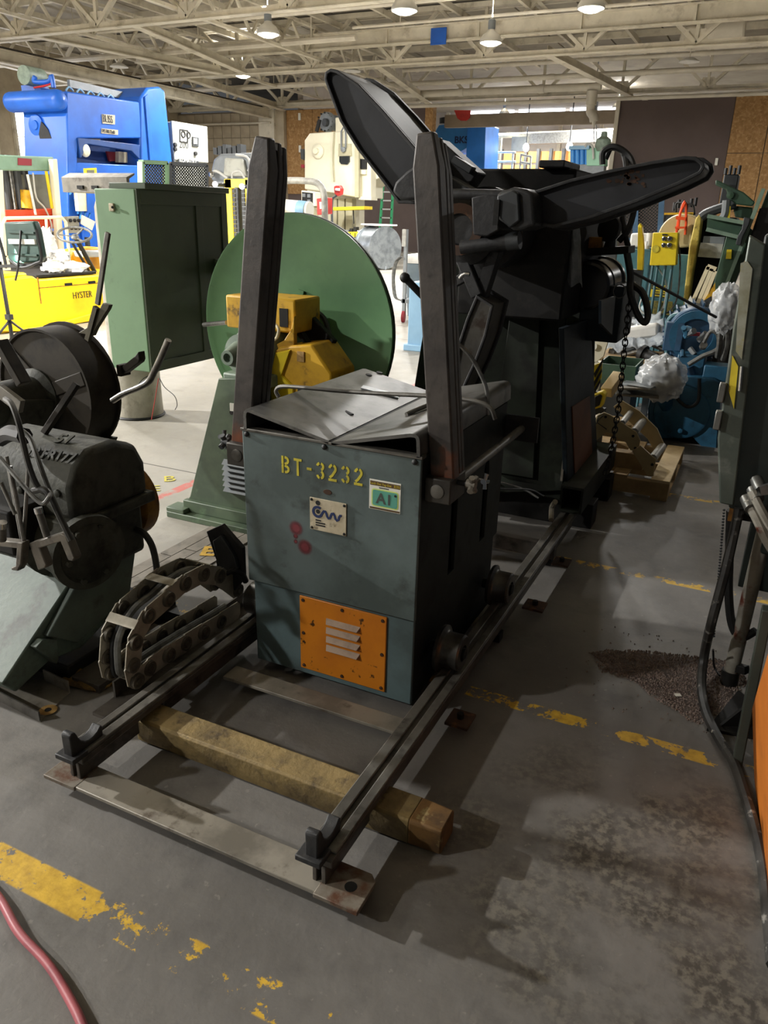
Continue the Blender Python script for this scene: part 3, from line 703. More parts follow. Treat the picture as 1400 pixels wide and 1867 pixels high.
# side shaft
MB().cyl((-.765, 2.14, .83), (-.765, 2.86, .83), .015, 14).build('side_shaft', 'bare_steel', cc)
sb_ = MB().box(-.83, -.70, 2.85, 2.862, .78, .88).build('shaft_bracket', 'black_iron', cc)
MB().cyl((-1.535, 2.14, .83), (-1.535, 2.86, .83), .015, 14).build('side_shaft', 'bare_steel', cc)
MB().box(-1.6, -1.475, 2.85, 2.862, .78, .88).build('shaft_bracket', 'black_iron', cc)
# pivoting retainer posts
def upright(name, x, lean, lab):
    m = Matrix.Translation((x, 2.055, .85)) @ Matrix.Rotation(lean, 4, 'Y')
    def tap(y0, y1, x0, x1, z1=.96):
        b = MB(); c = (x0+x1)/2
        sec = [(x0, y0), (x1, y0), (x1, y1), (x0, y1)]
        v = [(px_, py_, 0) for px_, py_ in sec]+[(px_, py_, z1-.085) for px_, py_ in sec]+[(c+(px_-c)*.62, y0+(py_-y0)*.72+.006, z1) for px_, py_ in sec]
        f = [(3, 2, 1, 0), (8, 9, 10, 11)]
        for l in (0, 4): f += [(l+i, l+(i+1) % 4, l+4+(i+1) % 4, l+4+i) for i in range(4)]
        return b.add(v, f).xf(m)
    p = tap(0, .05, -.039, .039).build(name, 'upright_steel', cc, .006)
    tap(.05, .062, -.03, .028, .93).build('groove_web', 'dark_grease', p, .002)
    tap(.058, .082, -.036, .036, .95).build('rear_flange', 'upright_steel', p, .004)
    tap(.079, .09, -.028, .026, .92).build('groove_web', 'dark_grease', p, .002)
    tap(.087, .112, -.034, .034, .94).build('rear_flange', 'upright_steel', p, .004)
    p['label'] = lab
    return p
upright('retainer_post', -.782, math.radians(-6.3), 'rusty footed steel post on the right of the car')
upright('retainer_post', -1.526, math.radians(7.4), 'rusty footed steel post on the left of the car')
for sx, xa, xb in ((1, -.829, -.744), (-1, -1.566, -1.479)):
    bk = MB().box(xa, xb, 2.03, 2.16, .783, .862).build('pivot_block', 'block_steel', cc, .004)
    MB().lathe(((xa+xb)/2, 2.03, .822), (0, -1, 0), [(.022, 0), (.022, .003), (.019, .004), (0, .004)], 20).build('pivot_pin', 'bare_steel', bk)
    xk = xb if sx > 0 else xa
    MB().cyl((xk, 2.09, .842), (xk+sx*.035, 2.09, .842), .009, 10).build('lock_stud', 'black_iron', bk)
    kb = MB().cyl((xk+sx*.03, 2.09, .842), (xk+sx*.058, 2.09, .842), .016, 12)
    for a in (30, 120, 210, 300):
        d = V((0, math.cos(math.radians(a)), math.sin(math.radians(a))))
        kb.tube([V((xk+sx*.048, 2.09, .842))+d*.008, V((xk+sx*.05, 2.09, .842))+d*.03], [.009, .0105], 8)
    kb.build('star_knob', 'plate_steel' if sx > 0 else 'grey_dark', bk)
    kb = MB()
    for a in (75, 165, 255, 345):
        d = V((0, math.cos(math.radians(a)), math.sin(math.radians(a))))
        kb.tube([V((xk+sx*.075, 2.12, .848))+d*.002, V((xk+sx*.078, 2.12, .848))+d*.024], [.006, .008], 8)
    kb.cyl((xk+sx*.03, 2.12, .848), (xk+sx*.08, 2.12, .848), .007, 8)
    kb.build('star_knob', 'chrome' if sx > 0 else 'grey_dark', bk)
# wheels on the rails
for sx, xw in ((1, -.742), (-1, -1.562)):
    for yw in (2.17, 2.72):
        wh = MB().lathe((xw-sx*.055, yw, .2), (sx, 0, 0), [(.03, 0), (.082, 0), (.084, .012), (.07, .018), (.064, .026), (.064, .078), (.058, .084), (.03, .084), (.03, .07), (0, .07)], 28).build('wheel', 'wheel_steel', cc)
        MB().cyl((xw-sx*.09, yw, .2), (xw+sx*.036, yw, .2), .02, 12).build('axle', 'dark_grease', wh)

# orange vent cover
op = MB().box(-1.27, -.933, Y0+.009, Y0+.016, .068, .36).build('vent_cover', 'orange_panel', cc, .003)
op['label'] = 'scuffed orange louvred cover'
for k in range(4):
    z = .286-k*.035
    MB().add([(-1.163, Y0+.009, z+.012), (-1.03, Y0+.009, z+.012), (-1.03, Y0+.009, z-.006), (-1.163, Y0+.009, z-.006), (-1.156, Y0-.006, z-.004), (-1.037, Y0-.006, z-.004)],
             [(0, 1, 5, 4), (4, 5, 2, 3), (0, 4, 3), (1, 2, 5), (0, 3, 2, 1)]).build('louvre', 'louvre_steel', op)
for x, z in ((-1.255, .345), (-1.1, .345), (-.947, .345), (-1.255, .215), (-.947, .215), (-1.255, .083), (-1.1, .083), (-.947, .083)):
    MB().lathe((x, Y0+.009, z), (0, -1, 0), [(.0065, 0), (.006, .003), (0, .004)], 10).build('screw', 'rust', op)
# stencilled number
def stencil():
    b = MB(); o, ex, ey, n = (-1.322, Y0-.0005, .803), (1, 0, 0), (0, 0, 1), (0, -1, 0)
    H, W, T = .058, .030, .0082
    def R_(pts): ribbon(b, pts, T, (o[0]+xo, o[1], o[2]+zo), ex, ey, n)
    adv = [0, .047, .092, .131, .176, .222, .268]; zz = [0, -.001, 0, .001, .002, .003, .004]
    for ch, xo, zo in zip('BT-3232', adv, zz):
        if ch == 'B':
            R_([(T/2, 0), (T/2, H)])
            R_([(.0125, H-T/2)]+arc(.0145, H*.75, .011, H*.25-T/2, 80, -75)+[(.0125, H*.54)]); R_([(.0125, H*.46)]+arc(.0145, H*.25, .0125, H*.25-T/2, 75, -80)+[(.0125, T/2)])
        if ch == 'T':
            R_([(0, H-T/2), (W, H-T/2)]); R_([(W/2, H-T*1.0), (W/2, 0)])
        if ch == '-': R_([(.004, H*.5), (.022, H*.5)])
        if ch == '3':
            R_(arc(W/2, H*.74, W/2-T/2, H*.26-T/2, 170, 105, 5)); R_(arc(W/2, H*.74, W/2-T/2, H*.26-T/2, 75, -70, 8))
            R_(arc(W/2, H*.27, W/2-T/2, H*.27-T/2, 70, -75, 8)); R_(arc(W/2, H*.27, W/2-T/2, H*.27-T/2, -105, -170, 5))
        if ch == '2':
            R_(arc(W/2, H*.72, W/2-T/2, H*.28-T/2, 175, 100, 5))
            R_(arc(W/2, H*.72, W/2-T/2, H*.28-T/2, 72, -30, 7)+[(W*.45, H*.33), (T*.6, H*.2)]); R_([(0, T/2), (W, T/2)])
    o_ = b.build('stencil_number', 'stencil_yellow', fp, smooth=False); o_['label'] = 'yellow stencilled lettering BT-3232'; o_['kind'] = 'stuff'
stencil()
# maker plate
mp = MB().box(-1.215, -1.08, Y0-.004, Y0, .626, .738).build('maker_plate', 'tin', cc, .001); mp['label'] = 'brass coloured maker plate with a blue wave logo'
lg = MB(); O = (-1.215, Y0-.0042, .626); E3 = ((1, 0, 0), (0, 0, 1), (0, -1, 0))
ribbon(lg, arc(.030, .066, .0165, .0165, 50, 325, 16), .009, O, *E3)
ribbon(lg, [(.043, .056), (.048, .066), (.053, .0725), (.0585, .0725), (.0625, .066), (.0655, .056), (.0705, .050), (.0755, .052), (.079, .061), (.0825, .0695), (.0885, .071), (.093, .064), (.096, .054), (.1015, .0485), (.107, .053), (.1095, .062), (.1135, .0685), (.119, .0685)], .0078, O, *E3)
lg.build('logo', 'navy', mp, smooth=False)
dt = MB()
for cx, cz, r in ((.031, .097, .0085), (.031, .067, .0075)): dt.lathe((O[0]+cx, Y0-.004, O[2]+cz), (0, -1, 0), [(r, 0), (r, .001), (0, .001)], 14)
dt.build('logo_dot', 'ink', mp, smooth=False)['kind'] = 'stuff'
for k, (wd, t_) in enumerate(((.02, 'magic'), (.036, 'coil handling'), (.032, 'systems'))):
    ln_ = MB()
    for q in range(7): 
        if q*.005 < wd: ln_.box(O[0]+.022+q*.0052, O[0]+.0262+q*.0052, Y0-.005, Y0-.004, O[2]+.034-k*.0085, O[2]+.0385-k*.0085)
    ln_.build('small_print', 'ink', mp, smooth=False)['kind'] = 'stuff'
for x, z in ((-1.208, .731), (-1.087, .731), (-1.208, .633), (-1.087, .633)):
    MB().lathe((x, Y0-.004, z), (0, -1, 0), [(.005, 0), (.004, .003), (0, .004)], 8).build('rivet', 'black_iron', mp)
MB().lathe((-1.15, Y0, .765), (0, -1, 0), [(.016, 0), (.015, .002), (0, .002)], 20).xf(Matrix.Translation((0, 0, .765*.45)) @ Matrix.Diagonal((1, 1, .55, 1))).build('oval_badge', 'rust', cc)
# lock-out sticker
sk = MB().box(-1.0, -.893, Y0-.0012, Y0, .739, .837).build('sticker', 'paper', cc); sk['label'] = 'white and green lock out tag out sticker marked A1'
MB().box(-.9975, -.8945, Y0-.0016, Y0-.001, .818, .832).build('sticker_header', 'sticker_brown', sk)
text('Lock Out Tag Out', .0095, 'sign_yellow', 'header_text', sk, (-.996, Y0-.0018, .8215), (1, 0, 0), (0, 0, 1), .0003)
text('3232', .011, 'sign_yellow', 'header_number', sk, (-.917, Y0-.0018, .8212), (1, 0, 0), (0, 0, 1), .0003)
b = MB()
for k in range(8): b.box(-.966+k*.0042, -.963+k*.0042, Y0-.0016, Y0-.001, .8105, .8145)
b.build('sub_text', 'ink', sk, smooth=False)['kind'] = 'stuff'
def rrect(x0, x1, z0, z1, r):
    out = []
    for cx, cz, a in ((x1-r, z1-r, 0), (x0+r, z1-r, 90), (x0+r, z0+r, 180), (x1-r, z0+r, 270)):
        out += [(cx+r*math.cos(math.radians(a+k*30)), cz+r*math.sin(math.radians(a+k*30))) for k in range(4)]
    return out
MB().py(rrect(-.992, -.899, .749, .808, .009), Y0-.0016, Y0-.001).build('sticker_border', 'sticker_lime', sk, smooth=False)
MB().py(rrect(-.988, -.903, .753, .804, .006), Y0-.0021, Y0-.001).build('sticker_field', 'sticker_teal', sk, smooth=False)
text('A1', .048, 'letter_grey', 'sticker_letters', sk, (-.975, Y0-.0024, .762), (1, 0, 0), (0, 0, 1), .0003, fat=.0012)
MB().box(-.9975, -.8945, Y0-.0016, Y0-.001, .7405, .7465).build('sticker_footer', 'sticker_brown', sk)
MB().lathe((-.91, Y0-.002, .795), (0, -1, 0), [(.004, 0), (.004, .001), (0, .001)], 10).build('sticker_dot', 'ink', sk)
# red spray marks: a film of overspray that fades out at its edges
o_ = MB().box(-1.325, -1.185, Y0-.0008, Y0-.0004, .5, .67).build('spray_mark', 'red_spray_soft', fp, smooth=False); o_['label'] = 'dull red spray paint spots'

# ================================================================ DRAG CHAIN
dc = thing('cable_drag_chain', 'steel link cable drag chain curling up beside the left rail', 'cable chain', (-1.71, 1.7, .1))
near = [(2.165,0.125),(2.053,0.13),(1.948,0.138),(1.849,0.143),(1.756,0.147),(1.662,0.146),(1.598,0.134),(1.591,0.198),(1.609,0.275),(1.682,0.338),(1.778,0.356),(1.872,0.374),(1.968,0.369),(2.063,0.319),(2.165,0.216)]
n_ = len(near)
for si, xs in ((0, -1.66), (1, -1.772)):
    for i in range(n_-1):
        a, b_ = V(near[i]), V(near[i+1]); d = (b_-a).normalized(); nrm = V((-d.y, d.x)); h = .036
        e0, e1 = a-d*.016, b_+d*.016
        pl = [e0+nrm*h*.6, a+nrm*h, b_+nrm*h, e1+nrm*h*.6, e1-nrm*h*.6, b_-nrm*h, a-nrm*h, e0-nrm*h*.6]
        off = .004*(i % 2)
        lk = MB().px([tuple(p) for p in pl], xs+off, xs+off+.004).build('link_plate', 'chain_steel', dc)
        MB().lathe((xs+.007+off, b_.x, b_.y), (1, 0, 0), [(0, .008), (.009, .008), (.011, .003), (.018, .003), (.02, .008), (.026, .008), (.029, -.006)], 18).build('link_pin', 'chain_roller', lk)
for i in (1, 3, 5, 8, 10, 12):
    a, b_ = V(near[i]), V(near[i+1]); d = (b_-a).normalized(); nrm = V((-d.y, d.x)); c = (a+b_)/2
    s_ = 1 if i < 6 else 1
    c = c+nrm*(.034 if i < 6 else .034)*(1 if i < 6 else 1)
    out = c if i < 6 else c
    MB().bar((-1.775, c.x, c.y), (-1.652, c.x, c.y), .034, .005, (0, nrm.x, nrm.y)).build('cross_bar', 'chain_steel', dc, .001)
hs = [V(p) for p in near]
MB().tube([(-1.72, p.x, p.y+.004) for p in hs], .0115, 8, 4).build('hose', 'hose_grey', dc)
MB().tube([(-1.745, p.x, p.y-.008) for p in hs], .009, 8, 4).build('hose', 'rubber', dc)
MB().box(-1.79, -1.61, 1.52, 2.4, .0, .012).build('chain_tray', 'rail_steel', dc)
MB().box(-1.79, -1.782, 1.62, 2.4, .012, .075).build('chain_tray_side', 'rail_steel', dc)
mb_ = MB().py([(-1.767,0.449),(-1.691,0.493),(-1.6,0.415),(-1.601,0.291),(-1.663,0.197),(-1.728,0.218),(-1.728,0.337)], 2.14, 2.16).build('mount_bracket', 'black_iron', dc, .003)
MB().py([(-1.724,0.426),(-1.684,0.457),(-1.63,0.39),(-1.613,0.334),(-1.696,0.305)], 2.12, 2.14).build('terminal_cover', 'grey_dark', mb_, .003)
MB().tube([(-1.685,2.1,0.293), (-1.634,2.12,0.324), (-1.611,2.14,0.309), (-1.607,2.16,0.266)], .012, 8, 3).build('hose_end', 'rubber', mb_)

# dark channel piece lying on the floor between chain and gear drive
ch = thing('channel_offcut', 'short black folded channel bracket lying on the floor inside the chain loop', 'bracket', (-1.98, 2.1, 0))
MB().pz([(-2.08,2.105),(-2.05,2.179),(-1.918,2.119),(-1.919,2.001)], .0, .008).build('base', 'black_iron', ch)
MB().prism([(-2.07, 2.12, .008), (-1.99, 2.18, .008), (-1.92, 2.12, .008)], [(-2.07, 2.13, .05), (-1.99, 2.19, .05), (-1.92, 2.13, .05)]).build('wing', 'black_iron', ch)
MB().lathe((-1.97, 2.08, .008), (0, 0, 1), [(.02, 0), (.02, .004), (.01, .005), (0, .003)], 14).build('washer', 'chain_steel', ch)

# ================================================================ UNCOILER
un = thing('uncoiler', 'tall black uncoiler with long mandrel arms standing at the end of the rails', 'uncoiler', (-1.1, 4.2, 0))
def inset(poly, d):
    P = [V(p) for p in poly]; n = len(P); out = []
    ar = sum(P[i].x*P[(i+1) % n].y-P[(i+1) % n].x*P[i].y for i in range(n)); sg = 1 if ar > 0 else -1
    for i in range(n):
        a = (P[i]-P[i-1]).normalized(); b = (P[(i+1) % n]-P[i]).normalized()
        n1 = V((-a.y, a.x)); n2 = V((-b.y, b.x)); m = (n1+n2)
        m = m/max(.35, m.dot(n1)) if m.length > 1e-6 else n1
        out.append(tuple(P[i]+m*d*sg))
    return out
def arm(poly, yf, yr, yb, rim, lab, m1='black_paint'):
    a = MB().py(poly, yr, yb).build('mandrel_arm', m1, un, .004); a['label'] = lab
    inn = inset(poly, rim); n = len(poly)
    def ringp(y0, y1):
        b = MB(); v = [(p[0], y, p[1]) for y in (y0, y1) for q in (poly, inn) for p in q]
        f = []
        for i in range(n):
            j = (i+1) % n
            f += [(i, j, n+j, n+i), (2*n+i, 3*n+i, 3*n+j, 2*n+j), (i, 2*n+i, 2*n+j, j), (n+i, n+j, 3*n+j, 3*n+i)]
        return b.add(v, f)
    ringp(yf, yr).build('arm_rim', 'black_iron', a, .003)
    out = inset(poly, -.012)
    MB().py(out, yb-.015, yb+.012).build('rear_flange', 'black_iron', a, .003)
    return a
# right arm, upper left arm, lower arm
arm([(-0.871,1.694),(-0.733,1.737),(-0.596,1.769),(-0.446,1.798),(-0.341,1.813),(-0.301,1.811),(-0.273,1.793),(-0.267,1.776),(-0.277,1.755),(-0.341,1.721),(-0.483,1.659),(-0.635,1.603),(-0.777,1.565),(-0.831,1.571)], 3.085, 3.105, 3.33, .013, 'long black arm pointing right with rounded tip')
arm([(-1.769,2.075),(-1.784,2.107),(-1.779,2.135),(-1.755,2.146),(-1.725,2.14),(-1.628,2.087),(-1.515,1.991),(-1.394,1.878),(-1.264,1.753),(-1.355,1.641),(-1.435,1.642),(-1.508,1.723),(-1.625,1.842),(-1.711,1.952)], 3.085, 3.105, 3.42, .013, 'long black arm pointing up to the left')
arm([(-1.069,1.3),(-0.993,1.263),(-1.014,1.137),(-1.049,1.024),(-1.1,0.896),(-1.166,0.888),(-1.134,1.104),(-1.106,1.202)], 3.085, 3.1, 3.25, .012, 'worn grey arm pointing down to the left', 'worn_grey')
rb_ = MB()
for k in range(26):
    p = V((-0.524,3.104,1.742))+V((random.gauss(0, .035), 0, random.gauss(0, .016))); r_ = random.uniform(.004, .012)
    rb_.py([(p.x+r_*math.cos(a*1.05)*random.uniform(.7, 1.2), p.z+r_*.7*math.sin(a*1.05)*random.uniform(.7, 1.2)) for a in range(6)], 3.1035, 3.1055)
o_ = rb_.build('rust_bloom', 'rust', un, smooth=False); o_['kind'] = 'stuff'
# arm root shoes and hub
sh = MB().py([(-0.978,1.683),(-0.914,1.705),(-0.867,1.698),(-0.839,1.685),(-0.818,1.572),(-0.871,1.553),(-0.903,1.554),(-0.971,1.595)], 2.98, 3.2).build('arm_shoe', 'black_iron', un, .012, seg=3)
MB().py([(-0.971,1.675),(-0.913,1.695),(-0.889,1.684),(-0.874,1.589),(-0.912,1.561),(-0.963,1.605)], 2.962, 2.985).build('shoe_plate', 'grey_dark', sh, .006)
MB().box(-.975, -.955, 2.95, 2.962, 1.57, 1.66).build('shoe_slot', 'dark_grease', sh)
MB().py([(-1.419,1.683),(-1.406,1.72),(-1.359,1.76),(-1.291,1.799),(-1.248,1.783),(-1.242,1.661),(-1.341,1.652),(-1.384,1.655)], 2.99, 3.12).build('arm_shoe', 'black_iron', un, .012, seg=3)
MB().py([(-1.085,1.668),(-1.02,1.684),(-0.976,1.677),(-0.965,1.552),(-1.012,1.526),(-1.069,1.533)], 3.0, 3.2).build('slide_block', 'black_iron', un, .006)
hub = MB().lathe((-1.142, 3.9, 1.55), (0, -1, 0), [(.17, 0), (.17, .55), (.14, .56), (.14, .8), (.095, .82), (.095, .86), (.06, .86), (.055, .85), (0, .85)], 32).build('mandrel_hub', 'black_iron', un, .0)
MB().ring((-1.142, 3.045, 1.55), (0, -1, 0), .06, .098, .012, 28).build('hub_ring', 'rust', hub)
MB().cyl((-1.228,3.02,1.68), (-0.963,3.02,1.677), .02, 12).build('link_rod', 'black_iron', un)
MB().cyl((-1.13,3.05,1.481), (-0.899,3.05,1.518), .03, 14).build('expansion_cylinder', 'black_iron', un)
MB().cyl((-0.943,3.05,1.51), (-0.893,3.05,1.518), .034, 14).build('cylinder_cap', 'grey_dark', un)
for a, b_, w_ in (((845,470),(868,520),.05), ((880,470),(862,545),.06), ((905,460),(915,530),.05)): pass
MB().bar((-1.153,3.12,1.444), (-1.071,3.12,1.292), .05, .05).build('toggle_link', 'black_iron', un, .005)
MB().bar((-1.017,3.15,1.476), (-1.067,3.15,1.29), .06, .05).build('toggle_link', 'black_iron', un, .005)
MB().bar((-1.231,3.2,1.321), (-1.139,3.2,1.371), .04, .04).build('toggle_link', 'black_iron', un, .005)
MB().tube([(-1.113,3,1.366), (-1.095,3,1.384), (-1.072,3,1.385)], .008, 8, 3).build('grease_line', 'chrome', un)
MB().tube([(-1.276,3.2,1.226), (-1.268,3.1,1.37), (-1.297,2.95,1.363)], .0, 6) if False else None
MB().cyl((-1.489,3.3,1.333), (-1.384,3.4,1.201), .017, 12).build('pull_handle', 'black_iron', un)
MB().ball((-1.489,3.3,1.333), .024, 12, 8).build('handle_grip', 'rubber', un)
# upper slide with bolts over the hub
MB().bar((-1.351,3.3,1.869), (-1.171,3.3,1.738), .07, .12, (0, 1, 0)).build('guide_bar', 'black_iron', un, .006)
MB().bar((-1.256,3.24,1.818), (-1.171,3.24,1.773), .03, .05, (0, 1, 0)).build('clamp_bar', 'grey_dark', un, .004)
MB().bar((-1.247,3.15,1.731), (-1.137,3.15,1.679), .05, .1, (0, 1, 0)).build('guide_shoe', 'grey_dark', un, .006)
# housing and pedestal
MB().box(-1.33, -.82, 3.56, 4.35, 1.16, 1.80).build('spindle_housing', 'dark_grease', un, .01)
MB().box(-.97, -.86, 3.5, 3.8, 1.8, 1.83).build('housing_cap', 'black_iron', un, .006)
fpz = [(-1.605,1.5),(-0.891,1.548),(-0.869,1.085),(-0.79,0.239),(-1.7,0.042),(-1.679,0.717),(-1.639,1.022)]
MB().py(fpz, 3.9, 3.93).build('pedestal_front_plate', 'pedestal_green', un, .004)
MB().py([(p[0], p[1]) for p in fpz], 4.62, 4.65).build('pedestal_rear_plate', 'pedestal_green', un, .004)
bside = MB().px([(3.445,1.148),(4.03,1.131),(4.849,0.111),(3.975,0.183)], -.80, -.775).build('pedestal_side_plate', 'pedestal_blue', un, .003)
MB().px([(3.792,0.723),(4.227,0.694),(4.585,0.217),(4.088,0.258)], -.776, -.768).build('side_access_cover', 'orange_dark', bside, .002)
MB().px([(3.93, .29), (4.62, .29), (4.55, 1.2), (4.0, 1.2)], -1.44, -1.41).build('pedestal_side_plate', 'pedestal_green', un, .003)
MB().py([(-1.2, .29), (-.95, .29), (-1.0, 1.2), (-1.15, 1.2)], 3.87, 3.9).build('front_rib', 'pedestal_green', un, .003)
MB().bar((-.80, 3.885, .3), (-.80, 3.885, .62), .012, .02).build('edge_weld', 'plate_steel', un)
for x0 in (-.79, -1.45):
    MB().box(x0, x0+.12, 3.84, 4.8, .145, .16).build('skid_plate', 'pedestal_green', un)
    MB().box(x0, x0+.12, 3.84, 4.8, .275, .29).build('skid_plate', 'pedestal_green', un)
    MB().box(x0, x0+.012, 3.84, 4.8, .16, .275).build('skid_web', 'pedestal_green', un)
    MB().box(x0+.108, x0+.12, 3.84, 4.8, .16, .275).build('skid_web', 'pedestal_green', un)
MB().box(-1.33, -.79, 3.95, 4.0, .16, .275).build('skid_cross_beam', 'pedestal_green', un)
MB().box(-1.33, -.79, 4.6, 4.7, .16, .275).build('skid_cross_beam', 'pedestal_green', un)
MB().tube([(-0.781,3.65,0.16), (-0.801,3.726,0.2), (-0.772,3.653,0.26)], .014, 8, 3).build('stop_lug', 'plate_steel', un)
for i, (y0, y1) in enumerate(((4.02, 4.16), (4.52, 4.66))):
    tag(MB().box(-1.62, -.64, y0, y1, 0, .143).build('support_beam', 'dark_grease', bevel=.004), 'black oily beam under the uncoiler skid, %s one' % ('nearer', 'farther')[i], 'beam')
# cables on the base
MB().tube([(-1.3, 3.85, .22), (-1.15, 3.84, .25), (-1.0, 3.84, .235), (-.9, 3.83, .2)], .006, 6, 5).build('wire', 'hose_grey', un)
MB().tube([(-1.28, 3.83, .2), (-1.1, 3.84, .215), (-.95, 3.83, .24), (-.87, 3.82, .22)], .005, 6, 5).build('wire', 'rubber', un)
# hydraulic drum motor on the right side
mo = MB().lathe((-0.793,3.9,1.296), (0, 1, 0), [(0, 0), (.1, 0), (.112, .01), (.115, .03), (.115, .1), (.12, .105), (.12, .13), (.115, .135), (.115, .36), (.125, .365), (.125, .4), (.1, .41), (0, .41)], 32).build('drive_motor', 'rubber_gloss', un)
MB().bar((-0.98,4.05,1.435), (-0.623,4.05,1.468), .2, .035).build('motor_shelf', 'dark_grease', un, .004)
MB().box(-.84, -.76, 3.98, 4.06, 1.46, 1.52).build('valve_block', 'amber', un, .004)
MB().box(-.82, -.62, 3.95, 4.35, 1.03, 1.3).build('motor_box', 'pedestal_blue', un, .006)
MB().px([(3.413,1.184),(3.349,1.285),(3.679,1.277),(3.723,1.1)], -.622, -.61).build('box_flange', 'pedestal_blue', un)
gb = MB().lathe((-0.726,4.02,1.557), (-.45, -1, .1), [(0, 0), (.055, 0), (.06, .008), (.06, .03), (0, .035)], 24).build('pressure_gauge', 'rubber', un)
MB().cyl((-0.727,4.04,1.522), (-0.73,4.04,1.464), .022, 12, .03).build('gauge_stem', 'rubber', un)
MB().tube([(-0.699,4.1,1.502), (-0.663,4.1,1.554), (-0.655,4.15,1.642), (-0.665,4.2,1.755), (-0.725,4.3,1.884), (-0.807,4.3,1.94), (-0.865,4.3,1.92), (-0.862,4.3,1.86)], .016, 8, 5).build('hydraulic_hose', 'rubber', un)
MB().tube([(-0.65,4.1,1.478), (-0.679,4.1,1.553), (-0.711,4.15,1.653), (-0.719,4.2,1.804), (-0.775,4.35,1.913), (-0.835,4.35,1.939), (-0.859,4.35,1.888)], .014, 8, 5).build('hydraulic_hose', 'rubber', un)
MB().tube([(-0.628,3.95,1.453), (-0.6,3.95,1.359), (-0.592,3.98,1.269), (-0.544,4,1.166), (-0.506,4,1.135), (-0.503,4.02,1.18), (-0.543,4.05,1.267), (-0.605,4.08,1.305)], .017, 8, 5).build('hydraulic_hose', 'hose_dark', un)
MB().tube([(-0.817,4,1.587), (-0.855,4,1.549), (-0.849,4,1.498), (-0.815,4,1.461)], .007, 6, 4).build('hydraulic_hose', 'rubber', un)
MB().torus((-0.637,3.93,1.28), (-.3, -1, 0), .032, .003, 20, 6).build('wire_ring', 'steel_rod', un)
# grey wrap hanging off the housing
rg = MB(); pts = []
TL, TR, BL, BR = V((-0.893,3.6,1.541)), V((-0.792,3.6,1.58)), V((-0.861,3.6,1.364)), V((-0.745,3.6,1.304))
n1, n2 = 12, 14
for j in range(n2+1):
    for i in range(n1+1):
        u, t_ = i/n1, j/n2; p = TL.lerp(TR, u).lerp(BL.lerp(BR, u), t_); pts.append((p.x, p.y+.012*math.sin(u*14+t_*3)+.01*mnoise.noise(p*22), p.z+.02*math.sin(u*9)*t_))
rg.add(pts, [(j*(n1+1)+i, j*(n1+1)+i+1, (j+1)*(n1+1)+i+1, (j+1)*(n1+1)+i) for j in range(n2) for i in range(n1)])
o_ = rg.build('plastic_wrap', 'film_grey', un); o_['label'] = 'crumpled grey plastic sheet'
# chain hanging from the motor
pc = [V(p) for p in ((-0.597,4.02,1.239), (-0.595,4.04,1.064), (-0.591,4.06,0.868), (-0.588,4.08,0.692), (-0.595,4.1,0.507), (-0.605,4.12,0.377), (-0.626,4.14,0.28))]
sp = spline(pc, 6); tot = 0; k = 0; last = sp[0]
lk0 = [MB().torus((0, 0, 0), (1, 0, 0), .0135, .0035, 10, 5), MB().torus((0, 0, 0), (0, 1, 0), .0135, .0035, 10, 5)]
acc = 0.
dense = [sp[i].lerp(sp[i+1], t/10) for i in range(len(sp)-1) for t in range(10)]
for p in dense:
    if (p-last).length >= .0275:
        d = (p-last).normalized(); q = d.to_track_quat('Z', 'Y').to_matrix().to_4x4()
        b = MB(); b.add(lk0[k % 2].v, lk0[k % 2].f); b.xf(Matrix.Translation((p+last)/2) @ q @ Matrix.Diagonal((1, 1, 1.5, 1)))
        b.build('chain_link', 'rubber', un); k += 1; last = p

# ================================================================ GEAR DRIVE REEL ON THE LEFT
gd = thing('gear_drive', 'greasy grey green gear drive with hoses and dark drum at the left edge', 'gear drive', (-2.4, 1.8, 0))
XR = -2.02
prof = [(1.963,0.182),(2.025,0.392),(1.938,0.437),(1.79,0.439),(1.717,0.405),(1.693,0.364),(1.521,0.241),(1.376,0.136),(1.421,0.078),(1.565,0.119),(1.711,0.096)]
MB().px(prof, XR, -2.95).build('pedestal', 'gear_green', gd, .006)
MB().px([(p[0], p[1]) for p in [(1.943,0.211),(1.999,0.383),(1.766,0.41),(1.709,0.366),(1.554,0.23),(1.673,0.141)]], -2.02, -1.995).build('side_cheek', 'gear_green_dark', gd, .004)
MB().box(-2.9, -2.0, 1.62, 2.2, 0, .07).build('base_plate', 'dark_grease', gd, .006)
MB().px([(1.57,0.112),(1.499,0.216),(1.531,0.231),(1.585,0.203),(1.582,0.127)], -2.03, -1.99).build('foot_gusset', 'gear_green_dark', gd, .003)
# gearbox hood with raised casting marks
hood = MB().px([(1.70, .60), (1.70, .72), (1.735, .79), (1.80, .835), (1.92, .84), (2.02, .80), (2.06, .72), (2.06, .60)], -2.42, -1.96).build('gearbox_hood', 'gear_paint', gd, .025, seg=3)
MB().px([(1.675, .565), (1.675, .605), (2.08, .605), (2.08, .565)], -2.44, -1.945).build('hood_flange', 'gear_paint', gd, .008)
text('51', .07, 'gear_paint', 'casting_number', hood, (-2.13, 1.80, .838), (1, .1, .02), (-.1, .9, .3), .0025, fat=.002)
text('18 FR177', .055, 'gear_paint', 'casting_number', hood, (-2.2, 1.735, .796), (1, .05, 0), (0, .72, .69), .0025, fat=.002)
for x, z in ((-2.2, .68), (-2.02, .70)):
    MB().lathe((x, 1.70, z), (0, -1, 0), [(.014, 0), (.014, .008), (.007, .012), (0, .012)], 8).build('bolt', 'gear_paint', hood)
MB().px([(1.71, .36), (1.71, .57), (2.05, .57), (2.05, .36)], -2.5, -1.99).build('gearbox_body', 'gear_paint', gd, .02)
